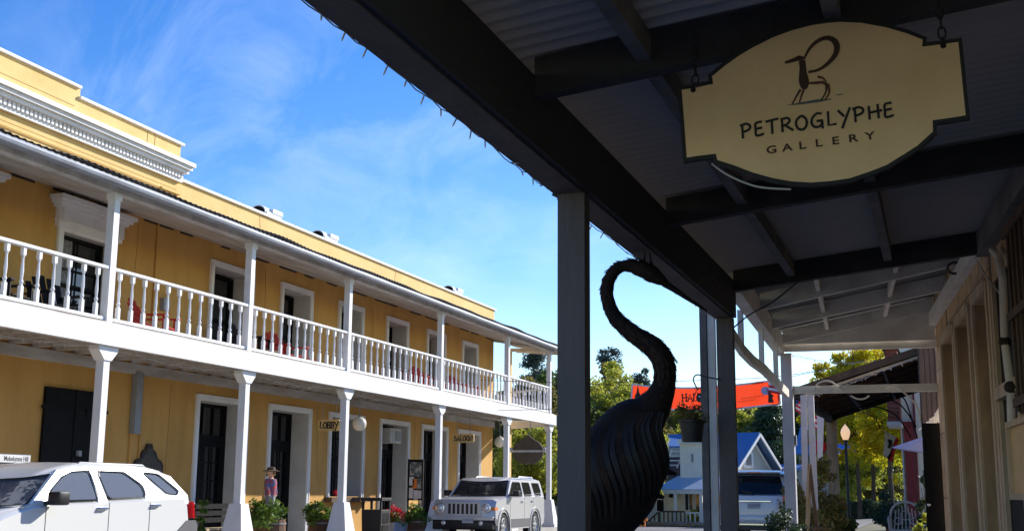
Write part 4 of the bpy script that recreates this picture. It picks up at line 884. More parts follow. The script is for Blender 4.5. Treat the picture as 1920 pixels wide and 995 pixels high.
    MB().bx(A[0]-.5, A[0]-.12, -W+.2, W-.2, .85, belt+.0).build('dashboard', M['carblack'], t, world=False)
    sw = [( A[0]-.62+.02*math.cos(a), .36+.17*math.cos(a), 1.03+.17*math.sin(a)) for a in [2*PI*k/14 for k in range(15)]]; MB().tube(sw, .013, 6).build('steering_wheel', M['carblack'], t, world=False)
    for x in (fr, rr):
        for s in (-1, 1): wheel(t, x, s*(W-.12), wr, s, spokes=sp.get('spokes', 5))
    return t
g_ = bpy.data.materials.new('car_window_glass'); g_.use_nodes = True; MATS['carglass'] = g_; M['carglass'] = g_; t_ = g_.node_tree
gl = N(t_, 'ShaderNodeBsdfGlossy'); gl.inputs['Roughness'].default_value = .02; tp = N(t_, 'ShaderNodeBsdfTransparent'); tp.inputs[0].default_value = (.42, .46, .44, 1); fr_ = N(t_, 'ShaderNodeFresnel'); fr_.inputs[0].default_value = 1.85; ms_ = N(t_, 'ShaderNodeMixShader')
gn_ = N(t_, 'ShaderNodeTexNoise'); gn_.inputs['Scale'].default_value = 5; gb_ = N(t_, 'ShaderNodeBump'); gb_.inputs['Strength'].default_value = .35; gb_.inputs['Distance'].default_value = .02; gc_ = N(t_, 'ShaderNodeTexCoord'); t_.links.new(gc_.outputs['Object'], gn_.inputs[0]); t_.links.new(gn_.outputs[0], gb_.inputs['Height']); t_.links.new(gb_.outputs[0], gl.inputs['Normal'])
t_.links.new(fr_.outputs[0], ms_.inputs[0]); t_.links.new(tp.outputs[0], ms_.inputs[1]); t_.links.new(gl.outputs[0], ms_.inputs[2]); df_ = N(t_, 'ShaderNodeBsdfDiffuse'); df_.inputs[0].default_value = (.50, .60, .74, 1); m2_ = N(t_, 'ShaderNodeMixShader'); m2_.inputs[0].default_value = .15; t_.links.new(ms_.outputs[0], m2_.inputs[1]); t_.links.new(df_.outputs[0], m2_.inputs[2]); t_.links.new(m2_.outputs[0], t_.nodes['Material Output'].inputs[0])   # dusty film tinted blue, with the reflected sky painted into its colour

g2_ = g_.copy(); g2_.name = 'tinted_car_glass'; M['carglass_dark'] = g2_
for n_ in g2_.node_tree.nodes:
    if n_.type == 'BSDF_TRANSPARENT': n_.inputs[0].default_value = (.22, .24, .24, 1)
    if n_.type == 'BSDF_DIFFUSE': n_.inputs[0].default_value = (.10, .11, .12, 1)
    if n_.type == 'FRESNEL': n_.inputs[0].default_value = 1.5
kia = dict(glassm='carglass', bow=.14, railin=.13, w=1.66, paint='carwhite', r=.34, fw=1.36, rw=-1.36, zb=.28, nose=.14,
  front=[(2.0, .28), (2.16, .40), (2.18, .62), (2.10, .80), (1.95, .90), (1.6, .99)],
  beltline=[(1.16, 1.10), (.8, 1.12), (0, 1.14), (-1.0, 1.175), (-1.95, 1.19)],
  rear=[(-2.04, 1.1), (-2.09, .88), (-2.15, .82), (-2.17, .55), (-2.08, .34)],
  belt=1.12, tum=.36, cab=((1.30, 1.09), (.64, 1.475), (-1.62, 1.46), (-2.0, 1.18)),
  roof=[(.66, 1.47), (.52, 1.525), (.30, 1.565), (0, 1.59), (-.6, 1.595), (-1.2, 1.575), (-1.52, 1.525), (-1.72, 1.43)],
  pillars=[[(1.30, 1.06), (1.16, 1.10), (.60, 1.50), (.30, 1.545), (0, 1.555), (-.7, 1.555), (-1.3, 1.54), (-1.66, 1.46), (-1.62, 1.43), (-1.3, 1.50), (-.6, 1.505), (0, 1.51), (.33, 1.495), (.54, 1.43), (.80, 1.26), (.86, 1.14), (.8, 1.06)],
           [(.0, 1.52), (-.14, 1.52), (-.24, 1.10), (-.06, 1.10)], [(-.66, 1.52), (-1.08, 1.52), (-1.5, 1.2), (-1.5, 1.08), (-1.03, 1.08), (-1.02, 1.33), (-.72, 1.49)],
           [(-1.38, 1.52), (-1.68, 1.46), (-1.99, 1.2), (-1.99, 1.08), (-1.49, 1.08), (-1.49, 1.215), (-1.74, 1.215), (-1.81, 1.26)]],
  glass=[('front_side_window', [(.84, 1.14), (.79, 1.26), (.54, 1.42), (.33, 1.49), (.0, 1.505), (-.07, 1.15)]), ('rear_side_window', [(-.14, 1.505), (-.68, 1.50), (-1.01, 1.33), (-1.03, 1.18), (-.25, 1.165)]), ('quarter_window', [(-1.07, 1.50), (-1.41, 1.49), (-1.80, 1.26), (-1.74, 1.21), (-1.51, 1.22)])],
  seams=[.93, -.22, -1.06], handles=[(-.08, 1.04), (-1.17, 1.07)], mirror=(.90, 1.16), rack=(.12, -1.42, 1.58), tail=[(-2.02, 1.12), (-2.06, 1.1), (-2.10, .89), (-2.055, .89)],
  clad=[[(-1.36-.44, .30), (-1.36-.43, .55), (-1.36-.30, .70), (-1.9, .86), (-2.11, .86), (-2.16, .80), (-2.16, .36), (-2.06, .3)], [(.9, .27), (-.9, .27), (-.93, .42), (.93, .42)], [(1.9, .29), (1.82, .6), (1.9, .62), (2.12, .6), (2.1, .36)]], seats=(.05, -.95), spokes=5)
car1 = suv('parked_suv', 'white suv with black wing mirror parked in front of the hotel posts', (-9.9-.83, 12.65, .1), -PI/2, kia)
MB().lathe([(.001, 0), (.02, 0)], (2.05, .6, .8), 8, 0, 'x').build('headlight', M['lens'], car1, world=False)
for s in (-1, 1): MB().ball((2.06, s*.62, .78), .12, 12, 0, (.5, 1.3, .9)).build('headlight', M['lens'], car1, world=False, smooth=True)

jeep = dict(w=1.74, paint='carsilver', r=.36, fw=1.36, rw=-1.28, zb=.30, nose=.07,
  front=[(2.04, .45), (2.10, .52), (2.10, .98), (2.03, 1.07), (1.5, 1.12)],
  beltline=[(1.0, 1.16), (.3, 1.16), (-1.0, 1.18), (-2.1, 1.19)],
  rear=[(-2.17, 1.1), (-2.19, .6), (-2.12, .40)],
  belt=1.15, tum=.22, cab=((1.05, 1.15), (.50, 1.60), (-1.98, 1.56), (-2.14, 1.19)),
  roof=[(.56, 1.585), (.40, 1.635), (-.3, 1.655), (-1.2, 1.65), (-1.85, 1.62), (-2.04, 1.56)],
  pillars=[[(1.10, 1.13), (1.0, 1.17), (.56, 1.56), (.40, 1.60), (-1.95, 1.60), (-2.04, 1.54), (-1.96, 1.52), (.36, 1.545), (.46, 1.52), (.84, 1.22), (.84, 1.13)],
           [(-.20, 1.56), (-.34, 1.56), (-.40, 1.13), (-.24, 1.13)], [(-.98, 1.56), (-1.20, 1.56), (-1.36, 1.13), (-1.06, 1.13)], [(-1.86, 1.56), (-2.02, 1.55), (-2.16, 1.13), (-1.92, 1.13)]],
  glass=[('front_side_window', [(.84, 1.19), (.46, 1.52), (-.20, 1.53), (-.24, 1.19)]), ('rear_side_window', [(-.34, 1.53), (-.98, 1.53), (-1.06, 1.2), (-.40, 1.19)]), ('quarter_window', [(-1.20, 1.52), (-1.84, 1.51), (-1.92, 1.24), (-1.32, 1.22)])],
  seams=[.86, -.32, -1.12], handles=[(-.12, 1.02), (-.98, 1.03)], mirror=(.74, 1.22), rack=(-.4, -1.8, 1.665), hmat='carsilver', rackmat='carsilver',
  clad=[[(.86, .34), (-.80, .34), (-.84, .56), (.88, .56)], [(2.0, .42), (1.84, .40), (1.80, .52), (2.06, .62), (2.09, .56)]], turn=[(1.86, .80), (2.06, .80), (2.06, .88), (1.84, .88)], seats=(.05, -.85), spokes=7)
J = suv('parked_offroader', 'boxy silver offroader with seven-slot grille parked nose-on before the saloon', (-10.9-.87, 31.75, .1), -PI/2, jeep)
for k in range(7): MB().bx(2.10, 2.112, -.41+k*.123, -.34+k*.123, .70, .96).build('grille_slot', M['carblack'], J, world=False, bev=.0)
MB().bx(2.05, 2.108, -.50, .50, .64, 1.0).build('grille_panel', M['carsilver'], J, world=False, bev=.01)
for s in (-1, 1):
    h_ = MB().lathe([(.13, 0), (.125, .03), (.105, .035)], (2.075, s*.65, .85), 24, 0, 'x').build('headlight', M['chrome'], J, world=False, smooth=True); MB().ball((2.10, s*.65, .85), .10, 16, 0, (.35, 1, 1)).build('lens', M['lens'], h_, world=False, smooth=True)
    MB().lathe([(.06, 0), (.055, .03), (.001, .04)], (2.14, s*.52, .47), 16, 0, 'x').build('fog_light', M['lens'], J, world=False, smooth=True)
    MB().lathe([(.36+.09, -.04), (.36+.14, -.05), (.36+.14, .02), (.36+.09, .02)], (1.36, s*.87, .36), 26, 0, 'y', False).build('fender_flare', M['carsilver'], J, world=False, smooth=True); MB().lathe([(.45, -.04), (.50, -.05), (.50, .02), (.45, .02)], (-1.28, s*.87, .36), 26, 0, 'y', False).build('fender_flare', M['carsilver'], J, world=False, smooth=True)
MB().bx(1.98, 2.15, -.84, .84, .30, .54).build('front_bumper', M['carblack'], J, world=False, bev=.04, smooth=True)
MB().bx(1.98, 2.16, -.85, .85, .545, .64).build('bumper_trim', M['carsilver'], J, world=False, bev=.01)
def plate(car, x, y, z, s, body, w_=.31, h_=.155):
    p = MB().bx(x, x+.008*s, y-w_/2, y+w_/2, z-h_/2, z+h_/2).build('licence_plate', M['plate'], car, world=False)
    mt = RT[car.name].inverted(); R3 = mt.to_3x3(); n = R3@Vector((s, 0, 0)); r = Vector((0, 0, 1)).cross(n); o = mt@Vector((x+.009*s, y, z))
    text_mesh(body, .095, M['platetxt'], 'plate_text', p, (o-r*(w_*.42)-Vector((0, 0, .035)), r, (0, 0, 1)), .001, sx=.75)
    RT[p.name] = RT[car.name]
RT_P = plate
def plate(car, x, y, z, s, body, w_=.31, h_=.155):
    p = MB().bx(x, x+.008*s, y-w_/2, y+w_/2, z-h_/2, z+h_/2).build('licence_plate', M['plate'], car, world=False)
    RT[p.name] = RT[car.name]; mt = RT[car.name].inverted(); n = mt.to_3x3()@Vector((s, 0, 0)); r = Vector((0, 0, 1)).cross(n); o = mt@Vector((x+.009*s, y, z))
    text_mesh(body, .10, M['platetxt'], 'plate_text', p, (o-r*(w_*.42)-Vector((0, 0, .035)), r, (0, 0, 1)), .001, sx=.72)
plate(J, 2.162, .16, .55, 1, '7LXG213')
sl_ = dict(w=1.86, paint='carsilver2', r=.36, fw=1.38, rw=-1.36, zb=.30, nose=.10,
  front=[(2.1, .40), (2.28, .55), (2.26, .80), (2.1, .95), (1.6, 1.03)], beltline=[(1.1, 1.08), (0, 1.10), (-1.2, 1.13), (-2.1, 1.14)],
  rear=[(-2.26, 1.08), (-2.30, .84), (-2.30, .62), (-2.36, .58), (-2.36, .40)],
  belt=1.1, tum=.30, cab=((1.15, 1.08), (.45, 1.62), (-1.85, 1.60), (-2.2, 1.12)),
  roof=[(.48, 1.60), (.2, 1.66), (-.5, 1.70), (-1.3, 1.69), (-1.8, 1.66), (-2.05, 1.60)],
  pillars=[[(1.2, 1.06), (.5, 1.60), (-1.9, 1.60), (-2.0, 1.56), (-1.9, 1.54), (.36, 1.55), (.85, 1.12)], [(-.25, 1.58), (-.36, 1.58), (-.4, 1.08), (-.24, 1.08)], [(-1.1, 1.58), (-1.2, 1.58), (-1.3, 1.08), (-1.1, 1.08)], [(-1.75, 1.58), (-1.98, 1.57), (-2.2, 1.1), (-1.9, 1.08)]],
  glass=[('front_side_window', [(.85, 1.14), (.38, 1.54), (-.25, 1.54), (-.24, 1.13)]), ('rear_side_window', [(-.36, 1.54), (-1.1, 1.54), (-1.1, 1.14), (-.4, 1.13)]), ('quarter_window', [(-1.2, 1.54), (-1.75, 1.52), (-1.9, 1.2), (-1.3, 1.16)])],
  seams=[.8, -.3, -1.15], handles=[(-.1, .98), (-1.0, 1.0)], mirror=(.8, 1.14), rack=(.1, -1.6, 1.72), rackmat='carblack', tail=[(-1.98, 1.12), (-2.2, 1.1), (-2.27, .90), (-2.05, .92)], seats=(.1, -.9))
cS = on(1425, 900, 1, 25.0)
S3 = suv('parked_crossover', 'pale silver crossover seen from behind between the porch posts', (on(1412, 900, 1, 30).x, 32.3, .25), PI/2, sl_)
MB().bx(-2.10, -1.9, -.62, .62, 1.625, 1.66).build('spoiler', M['carsilver2'], S3, world=False, bev=.015); MB().bx(-2.115, -2.10, -.16, .16, 1.635, 1.655).build('brake_light', M['redlens'], S3, world=False)
MB().bx(-2.325, -2.30, -.42, .42, .935, .965).build('chrome_strip', M['chrome'], S3, world=False, bev=.005); plate(S3, -2.318, 0, .85, -1, '6DKR582')
MB().bx(-2.42, -2.2, -.86, .86, .42, .62).build('rear_bumper', M['carsilver2'], S3, world=False, bev=.05, smooth=True); MB().bx(-2.43, -2.3, -.8, .8, .385, .42).build('bumper_trim', M['chrome'], S3, world=False); MB().bx(-2.40, -2.2, -.82, .82, .26, .384).build('bumper_valance', M['carblack'], S3, world=False)
MB().bar((-2.24, .05, 1.14), (-2.22, .30, 1.19), .03, .02).ball((-2.25, .03, 1.13), .035).build('rear_wiper', M['carblack'], S3, world=False)
for s in (-1, 1): MB().bx(-2.325, -2.2, s*.80-.10, s*.80+.10, .88, 1.10).build('tail_light', M['redlens'], S3, world=False, bev=.02)
MB().tube([(-.3+1.2, .1, 1.38), (-.3+1.2, -.1, 1.38)], .04, 8).build('rear_view_mirror', M['carblack'], S3, world=False)

# ============================================================ covered walkway (near)
porch = thing('porch', 'dark timber porch with corrugated roof over the near pavement', 'porch', (-2.05, 7, .24))
BX0, BX1 = -2.10, -1.93; ZB = 3.2
MB().bx(BX0, BX1, 1.2, 12.55, ZB, 3.58).build('street_beam', [M['porch_dark']], porch)
MB().bx(BX0-.06, BX0-.002, 1.2, 12.6, ZB+.002, 3.50).build('fascia_board', M['porch_paint'], porch)
MB().bx(BX0+.0, BX1-.04, 1.2, 12.55, ZB-.012, ZB-.001).build('beam_lit_underside', M['porch_paint'], porch)  # underside lighter than the beam: light off the street put into its colour
SL = .11
def rz(x, b=3.49): return b+SL*(x-BX1)
def rafter(y, m='porch_dark', xr=.95, x0=BX1, w_=.09, b=3.46, h_=.22, name='rafter'):
    xr = WP0.x+.0888*(12.5-y)-.05 if xr is None else xr
    m_ = MB(); m_.hexa([(x0, y, rz(x0, b)), (xr, y, rz(xr, b)), (xr, y+w_, rz(xr, b)), (x0, y+w_, rz(x0, b))], [(x0, y, rz(x0, b)+h_), (xr, y, rz(xr, b)+h_), (xr, y+w_, rz(xr, b)+h_), (x0, y+w_, rz(x0, b)+h_)])
    return m_.build(name, M[m], porch)
for y in (2.45, 5.8, 9.1, 12.4): rafter(y, xr=None)
for x in (-1.33, -.38):
    for y in (2.55, 5.9, 9.2): MB().bx(x-.04, x+.04, y+.002, y+3.24-.002, rz(x)+.03, rz(x)+.17).build('blocking', M['porch_mid'], porch)
m_ = MB(); zc = 3.69; u = Vector((0, 1, 0)); v = Vector((1, 0, SL)).normalized()
m_.corr((-2.30, 1.2, rz(-2.30, zc)+.02), u, v, 11.4, 4.6, .026, .13); m_.build('corrugated_roof', M['porch_roof'], porch, recalc=False)
ledz = 3.72
m_ = MB(); a = WP0+WN*.06; 
p1 = onwall(1920, 363); 
def wpt(s, z, out=0.): q = WP0+WD*s+WN*out; return Vector((q.x, q.y, z))
m_.hexa([wpt(-9.5, 3.70, .002), wpt(-9.5, 3.70, .12), wpt(0, 3.70, .12), wpt(0, 3.70, .002)], [wpt(-9.5, 3.92, .002), wpt(-9.5, 3.92, .12), wpt(0, 3.92, .12), wpt(0, 3.92, .002)]); m_.build('ledger', M['porch_mid'], porch)
for y in (1.3, 6.83, 12.4): MB().bx(-2.12, -1.95, y, y+.12, .24, ZB-.013).build('post', M['porch_paint'], porch)
# porch light cord
string_lights('string_lights', 'pale bulbs wired along the outer edge of the dark porch beam, upper run', (-2.17, 3.2, 3.215), (-2.17, 6.8, 3.215), 18, .012, .05, seed=6, wirem='wire', th=.003, per=3)
string_lights('string_lights', 'pale bulbs wired along the dark porch beam above the sculpture', (-2.17, 7.0, 3.215), (-2.17, 12.3, 3.215), 17, .015, .05, seed=7, wirem='wire', th=.003, per=4)
p = on(1045, 372, 1, 6.85); t = thing('spring_clamp', 'small dark clamp fixed to the outer side of the near porch post', 'clamp', tuple(p)); MB().bar(p+Vector((-.03, 0, .03)), p+Vector((.045, 0, -.01)), .015, .02).build('jaw', M['pot'], t); MB().ball(p+Vector((.01, 0, .015)), .016).tube([p, p+Vector((.02, .01, -.05))], .004).build('spring', M['pot'], t)

# gallery building on the right: stone wall with deep openings
gal = thing('gallery_building', 'tan stone building with deep door openings along the covered pavement', 'building', tuple(WP0))
ang = math.atan2(WD.y, WD.x)
def gbox(name, m, s0, s1, z0, z1, o0, o1, parent=None, **k):
    a = [wpt(s0, z0, o0), wpt(s0, z0, o1), wpt(s1, z0, o1), wpt(s1, z0, o0)]; b = [Vector((q.x, q.y, z1)) for q in a]
    return MB().hexa(a, b).build(name, m, parent or gal, **k)
def s_at(px, py=720): return (onwall(px, py)-WP0).dot(WD)
SE = 6.1/WD.y
ops = [(s_at(1794), s_at(1772)), (s_at(1825), s_at(1800)), (s_at(1862), s_at(1836)), (s_at(1912), s_at(1872))]
zt_ = [onwall(1794, 620).z, onwall(1825, 560).z, onwall(1862, 490).z, 3.45]
hol = [(a, b, .24, z) for (a, b), z in zip(ops, (3.42, 3.42, 3.42, 3.42))]
m_ = MB(); S0, S1, ZT = -9.5, SE, 5.2; ss = sorted({S0, S1}|{q for h in hol for q in h[:2]}); zs = [.0, .24, 3.42, ZT]
for i in range(len(ss)-1):
    for j in range(3):
        cs_ = (ss[i]+ss[i+1])/2
        if j == 1 and any(h[0] < cs_ < h[1] for h in hol): continue
        m_.add([wpt(ss[i], zs[j]), wpt(ss[i+1], zs[j]), wpt(ss[i+1], zs[j+1]), wpt(ss[i], zs[j+1])], [(0, 1, 2, 3)], 0)
for h in hol: m_.add([wpt(h[0], .24), wpt(h[1], .24), wpt(h[1], 3.42), wpt(h[0], 3.42)]+[wpt(h[0], .24, -.4), wpt(h[1], .24, -.4), wpt(h[1], 3.42, -.4), wpt(h[0], 3.42, -.4)], [(0, 4, 7, 3), (1, 2, 6, 5), (3, 7, 6, 2)], 1)
m_.add([wpt(S1, 0), wpt(S1, 0, -9), wpt(S1, ZT, -9), wpt(S1, ZT)], [(0, 1, 2, 3)]); m_.add([wpt(S0, ZT), wpt(S1, ZT), wpt(S1, ZT, -9), wpt(S0, ZT, -9)], [(0, 1, 2, 3)]); m_.add([wpt(S0, 0, -9), wpt(S1, 0, -9), wpt(S1, ZT, -9), wpt(S0, ZT, -9)], [(0, 1, 2, 3)]); m_.add([wpt(S0, 0), wpt(S0, 0, -9), wpt(S0, ZT, -9), wpt(S0, ZT)], [(0, 1, 2, 3)])
m_.build('wall', [M['block'], M['tan']], gal, recalc=False)
for i, h in enumerate(hol):
    a, b = h[:2]
    if i < 3:
        d = gbox('door', M['tan'], a+.06, b-.06, .26, 3.36, -.36, -.30); gbox('door_frame', M['tan_light'], a, a+.07, .24, 3.42, -.28, -.18); gbox('door_frame', M['tan_light'], b-.07, b, .24, 3.42, -.28, -.18); gbox('door_head', M['tan_light'], a+.07, b-.07, 3.33, 3.42, -.28, -.18)
        for k in range(3): gbox('door_panel', M['tan_light'], a+.16, b-.16, .45+k*.95, 1.25+k*.95, -.30, -.285, d)
        gbox('surround', M['tan_light'], a-.12, a, .24, 3.5, .002, .03); gbox('surround', M['tan_light'], b, b+.12, .24, 3.5, .002, .03); gbox('surround', M['tan_light'], a, b, 3.42, 3.54, .002, .035)
    else:
        for z0_, z1_ in ((.96, 2.28), (2.40, 3.42)):
            gbox('window_frame', M['tan_light'], b-.10, b, z0_, z1_, -.05, .02); gbox('window_frame', M['tan_light'], a, a+.10, z0_, z1_, -.05, .02)
            gbox('window_pane', M['black'], a+.10, b-.10, z0_, z1_, -.03, -.02)
        gbox('transom_bar', M['tan_light'], a, b, 2.28, 2.40, -.05, .05); gbox('window_sill', M['tan_light'], a-.1, b+.1, .86, .96, -.05, .07)
        gbox('window_surround', M['tan_light'], b, b+.12, .24, 3.5, .002, .03); gbox('window_surround', M['tan_light'], a-.12, a, .24, 3.5, .002, .03)
        gbox('stall_riser', M['tan'], a, b, .24, .86, -.3, -.01)
# louvred shutters
sa, sb = s_at(1922, 600), s_at(1922, 600)-3.5
sh = gbox('shutter', M['darkwood'], sb, sa, 2.05, 3.6, .05, .09)
for k in range(16): q = sb+(sa-sb)*(k+.5)/16; gbox('shutter_batten', M['brown'], q-.03, q+.03, 2.06, 3.58, .09, .12, sh)
for z in (2.1, 2.8, 3.5): gbox('shutter_rail', M['brown'], sb, sa, z, z+.07, .12, .14, sh)
# drainpipe
c = [onwall(*q) for q in ((1876, 468), (1888, 480), (1896, 520), (1900, 640), (1911, 725), (1913, 800))]
dp = MB(); dp.tube([q+WN*.07 for q in c], .035, 10); do_ = dp.build('drainpipe', M['p2white'], gal, smooth=True)
for q in (c[3], c[4]): MB().ball(q+WN*.07, .055).build('pipe_collar', M['darkwood'], do_, smooth=True)
q0 = onwall(1835, 478)+WN*.05; q1 = onwall(1896, 560)+WN*.06; MB().tube([q0, (q0+q1)/2+Vector((0, 0, -.03)), q1], .006).build('cable', M['wire'], gal)
# yellow display case
sc0, sc1 = s_at(1934, 850), s_at(1934, 850)-1.3
t = thing('display_case', 'yellow framed display case hanging on the stone wall at right edge', 'display case', tuple(wpt(sc0-.6, 1.3)))
gbox('case_back', M['signyellow'], sc1, sc0, onwall(1934, 936).z, onwall(1934, 790).z, .10, .16, t); z0c, z1c = onwall(1934, 936).z, onwall(1934, 790).z
for (a, b, c_, d_) in ((sc1, sc0, z1c-.05, z1c), (sc1, sc0, z0c, z0c+.05), (sc0-.06, sc0, z0c+.05, z1c-.05), (sc1, sc1+.06, z0c+.05, z1c-.05)): gbox('case_frame', M['tan_light'], a, b, c_, d_, .16, .19, t)
# black door leaf standing open at the end of the wall
d0 = wpt(SE+.12, 0, .02); t = thing('open_door', 'tall black door standing open at the end of the stone wall', 'door', (d0.x, d0.y, .24))
zt2 = 1.4+(923-800)/2250*18.7; MB().hexa([(d0.x-.22, d0.y, .26), (d0.x+.03, d0.y, .26), (d0.x+.03, d0.y+.05, .26), (d0.x-.22, d0.y+.05, .26)], [(d0.x-.22, d0.y, zt2), (d0.x+.03, d0.y, zt2), (d0.x+.03, d0.y+.05, zt2), (d0.x-.22, d0.y+.05, zt2)]).build('leaf', M['black'], t)
MB().ball((d0.x-.18, d0.y-.03, 1.25), .025).build('handle', M['chrome'], t)

# ============================================================ second, white porch
p2 = thing('white_porch', 'dusty white timber porch roof beyond the dark porch', 'porch', (-2.1, 15.6, .24))
def sx2(y): return -1.90-.3*(y-13)/5.25*.75
def wx2(y): return WP0.x-.0883*(y-12.5)
for y in (13.0, 14.75, 16.5, 18.25):
    m_ = MB(); x0, x1 = sx2(y), wx2(y)-.02; h_ = .2
    b0, b1 = 3.60, 3.60+.19*(x1-x0)
    m_.hexa([(x0, y, b0), (x1, y, b1), (x1, y+.07, b1), (x0, y+.07, b0)], [(x0, y, b0+h_), (x1, y, b1+h_), (x1, y+.07, b1+h_), (x0, y+.07, b0+h_)]); m_.build('rafter', M['p2white'], p2)
m_ = MB(); ya, yb = 12.56, 18.75
m_.hexa([(sx2(ya)-.14, ya, 3.47), (sx2(ya), ya, 3.47), (sx2(yb), yb, 3.47), (sx2(yb)-.14, yb, 3.47)], [(sx2(ya)-.14, ya, 3.74), (sx2(ya), ya, 3.74), (sx2(yb), yb, 3.74), (sx2(yb)-.14, yb, 3.74)]); m_.build('street_beam', M['p2white'], p2)
m_ = MB(); m_.hexa([(sx2(ya)-.2, ya, 3.80), (wx2(ya), ya, 4.26), (wx2(yb), yb, 4.24), (sx2(yb)-.2, yb, 3.80)], [(sx2(ya)-.2, ya, 3.83), (wx2(ya), ya, 4.29), (wx2(yb), yb, 4.27), (sx2(yb)-.2, yb, 3.83)]); m_.build('roof_boards', M['p2roof'], p2)
for f_ in (.30, .68):
    for (a, b) in ((13.07, 14.75), (14.82, 16.5), (16.57, 18.25)):
        xa = sx2(a)+(wx2(a)-sx2(a))*f_; xb = sx2(b)+(wx2(b)-sx2(b))*f_; zz = 3.60+.19*(xa-sx2(a))+.05; MB().bar((xa, a+.003, zz+.07), (xb, b-.003, zz+.07), .05, .12).build('blocking', M['p2white'], p2)
m_ = MB(); m_.hexa([wpt(.05, 3.82, .002), wpt(.05, 3.82, .09), wpt(SE, 3.80, .09), wpt(SE, 3.80, .002)], [wpt(.05, 4.0, .002), wpt(.05, 4.0, .09), wpt(SE, 3.98, .09), wpt(SE, 3.98, .002)]); m_.build('ledger', M['p2white'], p2)
xe0, xe1 = sx2(18.5)-.1, wx2(18.5)+.02
MB().bx(xe0, xe1, 18.42, 18.5, 3.50, 3.66).build('end_beam', M['p2white'], p2)
m_ = MB(); 
pts = [(sx2(18.3), 18.33, 3.60), (wx2(18.3)-.02, 18.33, 3.60), (wx2(18.3)-.02, 18.33, 4.2)]+[(sx2(18.3)+(wx2(18.3)-sx2(18.3))*k/8, 18.33, 3.82+.36*(k/8)) for k in range(8, -1, -1)]
m_.prism(pts, (0, .05, 0)); m_.build('gable_infill', M['p2white'], p2)
MB().bx(on(1490, 738, 1, 18.5).x-.1, wx2(18.5)+.02, 18.46, 18.58, 2.87, 2.98).build('tie_beam', M['p2white'], p2)
px3 = on(1480, 800, 1, 18.45).x
MB().bx(px3-.09, px3+.07, 18.38, 18.54, .24, 3.47).build('post', mat('lavender_white_paint', (.55, .54, .58), .6, .08), p2)
MB().bx(px3+.075, px3+.10, 18.42, 18.5, 2.1, 2.25).build('hinge', M['grey_metal'], p2)
br = [on(*q, 0, -2.08) for q in ((1368, 620), (1390, 655), (1410, 676), (1431.5, 692), (1452, 713), (1475, 737))]
m_ = MB()
for a, b in zip(br, br[1:]): m_.bar(a, b+(b-a)*.03, .06, .12)
m_.build('curved_brace', M['p2white'], p2)
for px, y0_, y1_ in ((1387, 549, 645), (1426, 600, 685), (1453, 634, 712)):
    a = on(px, y0_, 0, -2.08); b = on(px, y1_, 0, -2.08); MB().bx(a.x-.03, a.x+.03, a.y-.04, a.y+.04, b.z, 3.47).build('strut', M['p2white'], p2)
# light-coloured posts beside post 2
tq = thing('pale_post', 'weathered pale post standing just beyond the dark porch post', 'post', (-2.28, 13.2, .1)); a = on(1334, 700, 1, 13.2); MB().bx(a.x-.035, a.x+.045, 13.2, 13.28, .1, 3.5).build('shaft', M['p2white'], tq); MB().bx(a.x-.12, a.x-.045, 13.18, 13.26, .1, 3.5).build('backing_board', M['porch_mid'], tq)
# hoses and cables
a = on(1490, 728, 1, 18.4); pts = [on(*q, 1, 18.43) for q in ((1526, 731), (1532, 720), (1545, 714), (1560, 716), (1578, 731))]
def cord(name, label, pts, r, m, cat='cord', k=4): o = MB().tube(smooth_pts(pts, k), r, 6).build(name, M[m], None, smooth=True); return tag(o, label, cat)
cord('garden_hose', 'pale hose loop draped over the white tie beam, left loop', pts, .013, 'p2white', 'hose')
cord('garden_hose', 'pale hose hanging from the white tie beam down to the wooden panel', [on(*q, 1, 18.40) for q in ((1652, 727), (1665, 722), (1680, 724), (1698, 738), (1715, 755), (1724, 775), (1725, 790))], .013, 'p2white', 'hose')
cord('garden_hose', 'pale hose loop sagging below the middle of the white tie beam', [on(*q, 1, 18.40) for q in ((1595, 741), (1607, 747), (1620, 747), (1630, 741))], .013, 'p2white', 'hose')
cord('cable', 'dark cable sagging from the porch post to the dark rafter', [on(1372, 617, 1, 12.7), on(1405, 590, 1, 12.6), on(1450, 565, 1, 12.45), on(1500, 525, 1, 12.36)], .008, 'wiredark', 'cable')
c = on(1790, 502, 1, 14.5); tc_ = MB()
for k in range(3): tc_.tube([c+Vector((.07*math.cos(a), .01*k, .06*math.sin(a)))*(1+.1*k) for a in [2*PI*j/14 for j in range(15)]], .008, 5)
tag(tc_.build('cable_coil', M['wiredark'], None), 'coil of dark cable hanging at the white porch ledger', 'cable')

# ============================================================ hanging sign
YS = 5.70
def SG(x, y, off=0): p = on(1260+x/2.69, y/2.69, 1, YS-off); return p
outer = [(28, 437), (110, 424), (185, 408), (180, 378), (250, 320), (330, 263), (400, 222), (500, 172), (600, 135), (700, 109), (780, 97), (850, 92), (960, 97), (1080, 119), (1190, 150), (1285, 188), (1283, 214), (1370, 203), (1462, 190), (1482, 390), (1503, 598), (1420, 612), (1335, 624), (1336, 672), (1250, 750), (1180, 795), (1090, 850), (1000, 885), (900, 918), (800, 933), (700, 940), (600, 934), (500, 916), (400, 888), (300, 850), (212, 822), (206, 797), (130, 806), (56, 818), (42, 620)]
sgn = thing('gallery_sign', 'cream hanging sign with black edge reading PETROGLYPHE GALLERY', 'sign', tuple(SG(760, 500)))
def inset(poly, d):
    n = len(poly); out = []
    for i in range(n):
        a = Vector(poly[i-1]); b = Vector(poly[i]); c = Vector(poly[(i+1) % n]); e1 = (b-a).normalized(); e2 = (c-b).normalized(); n1_ = Vector((-e1.y, e1.x)); n2_ = Vector((-e2.y, e2.x)); m_ = (n1_+n2_); m_ = m_/max(.5, m_.length_squared)*2*1
        out.append(b+m_*d)
    return out
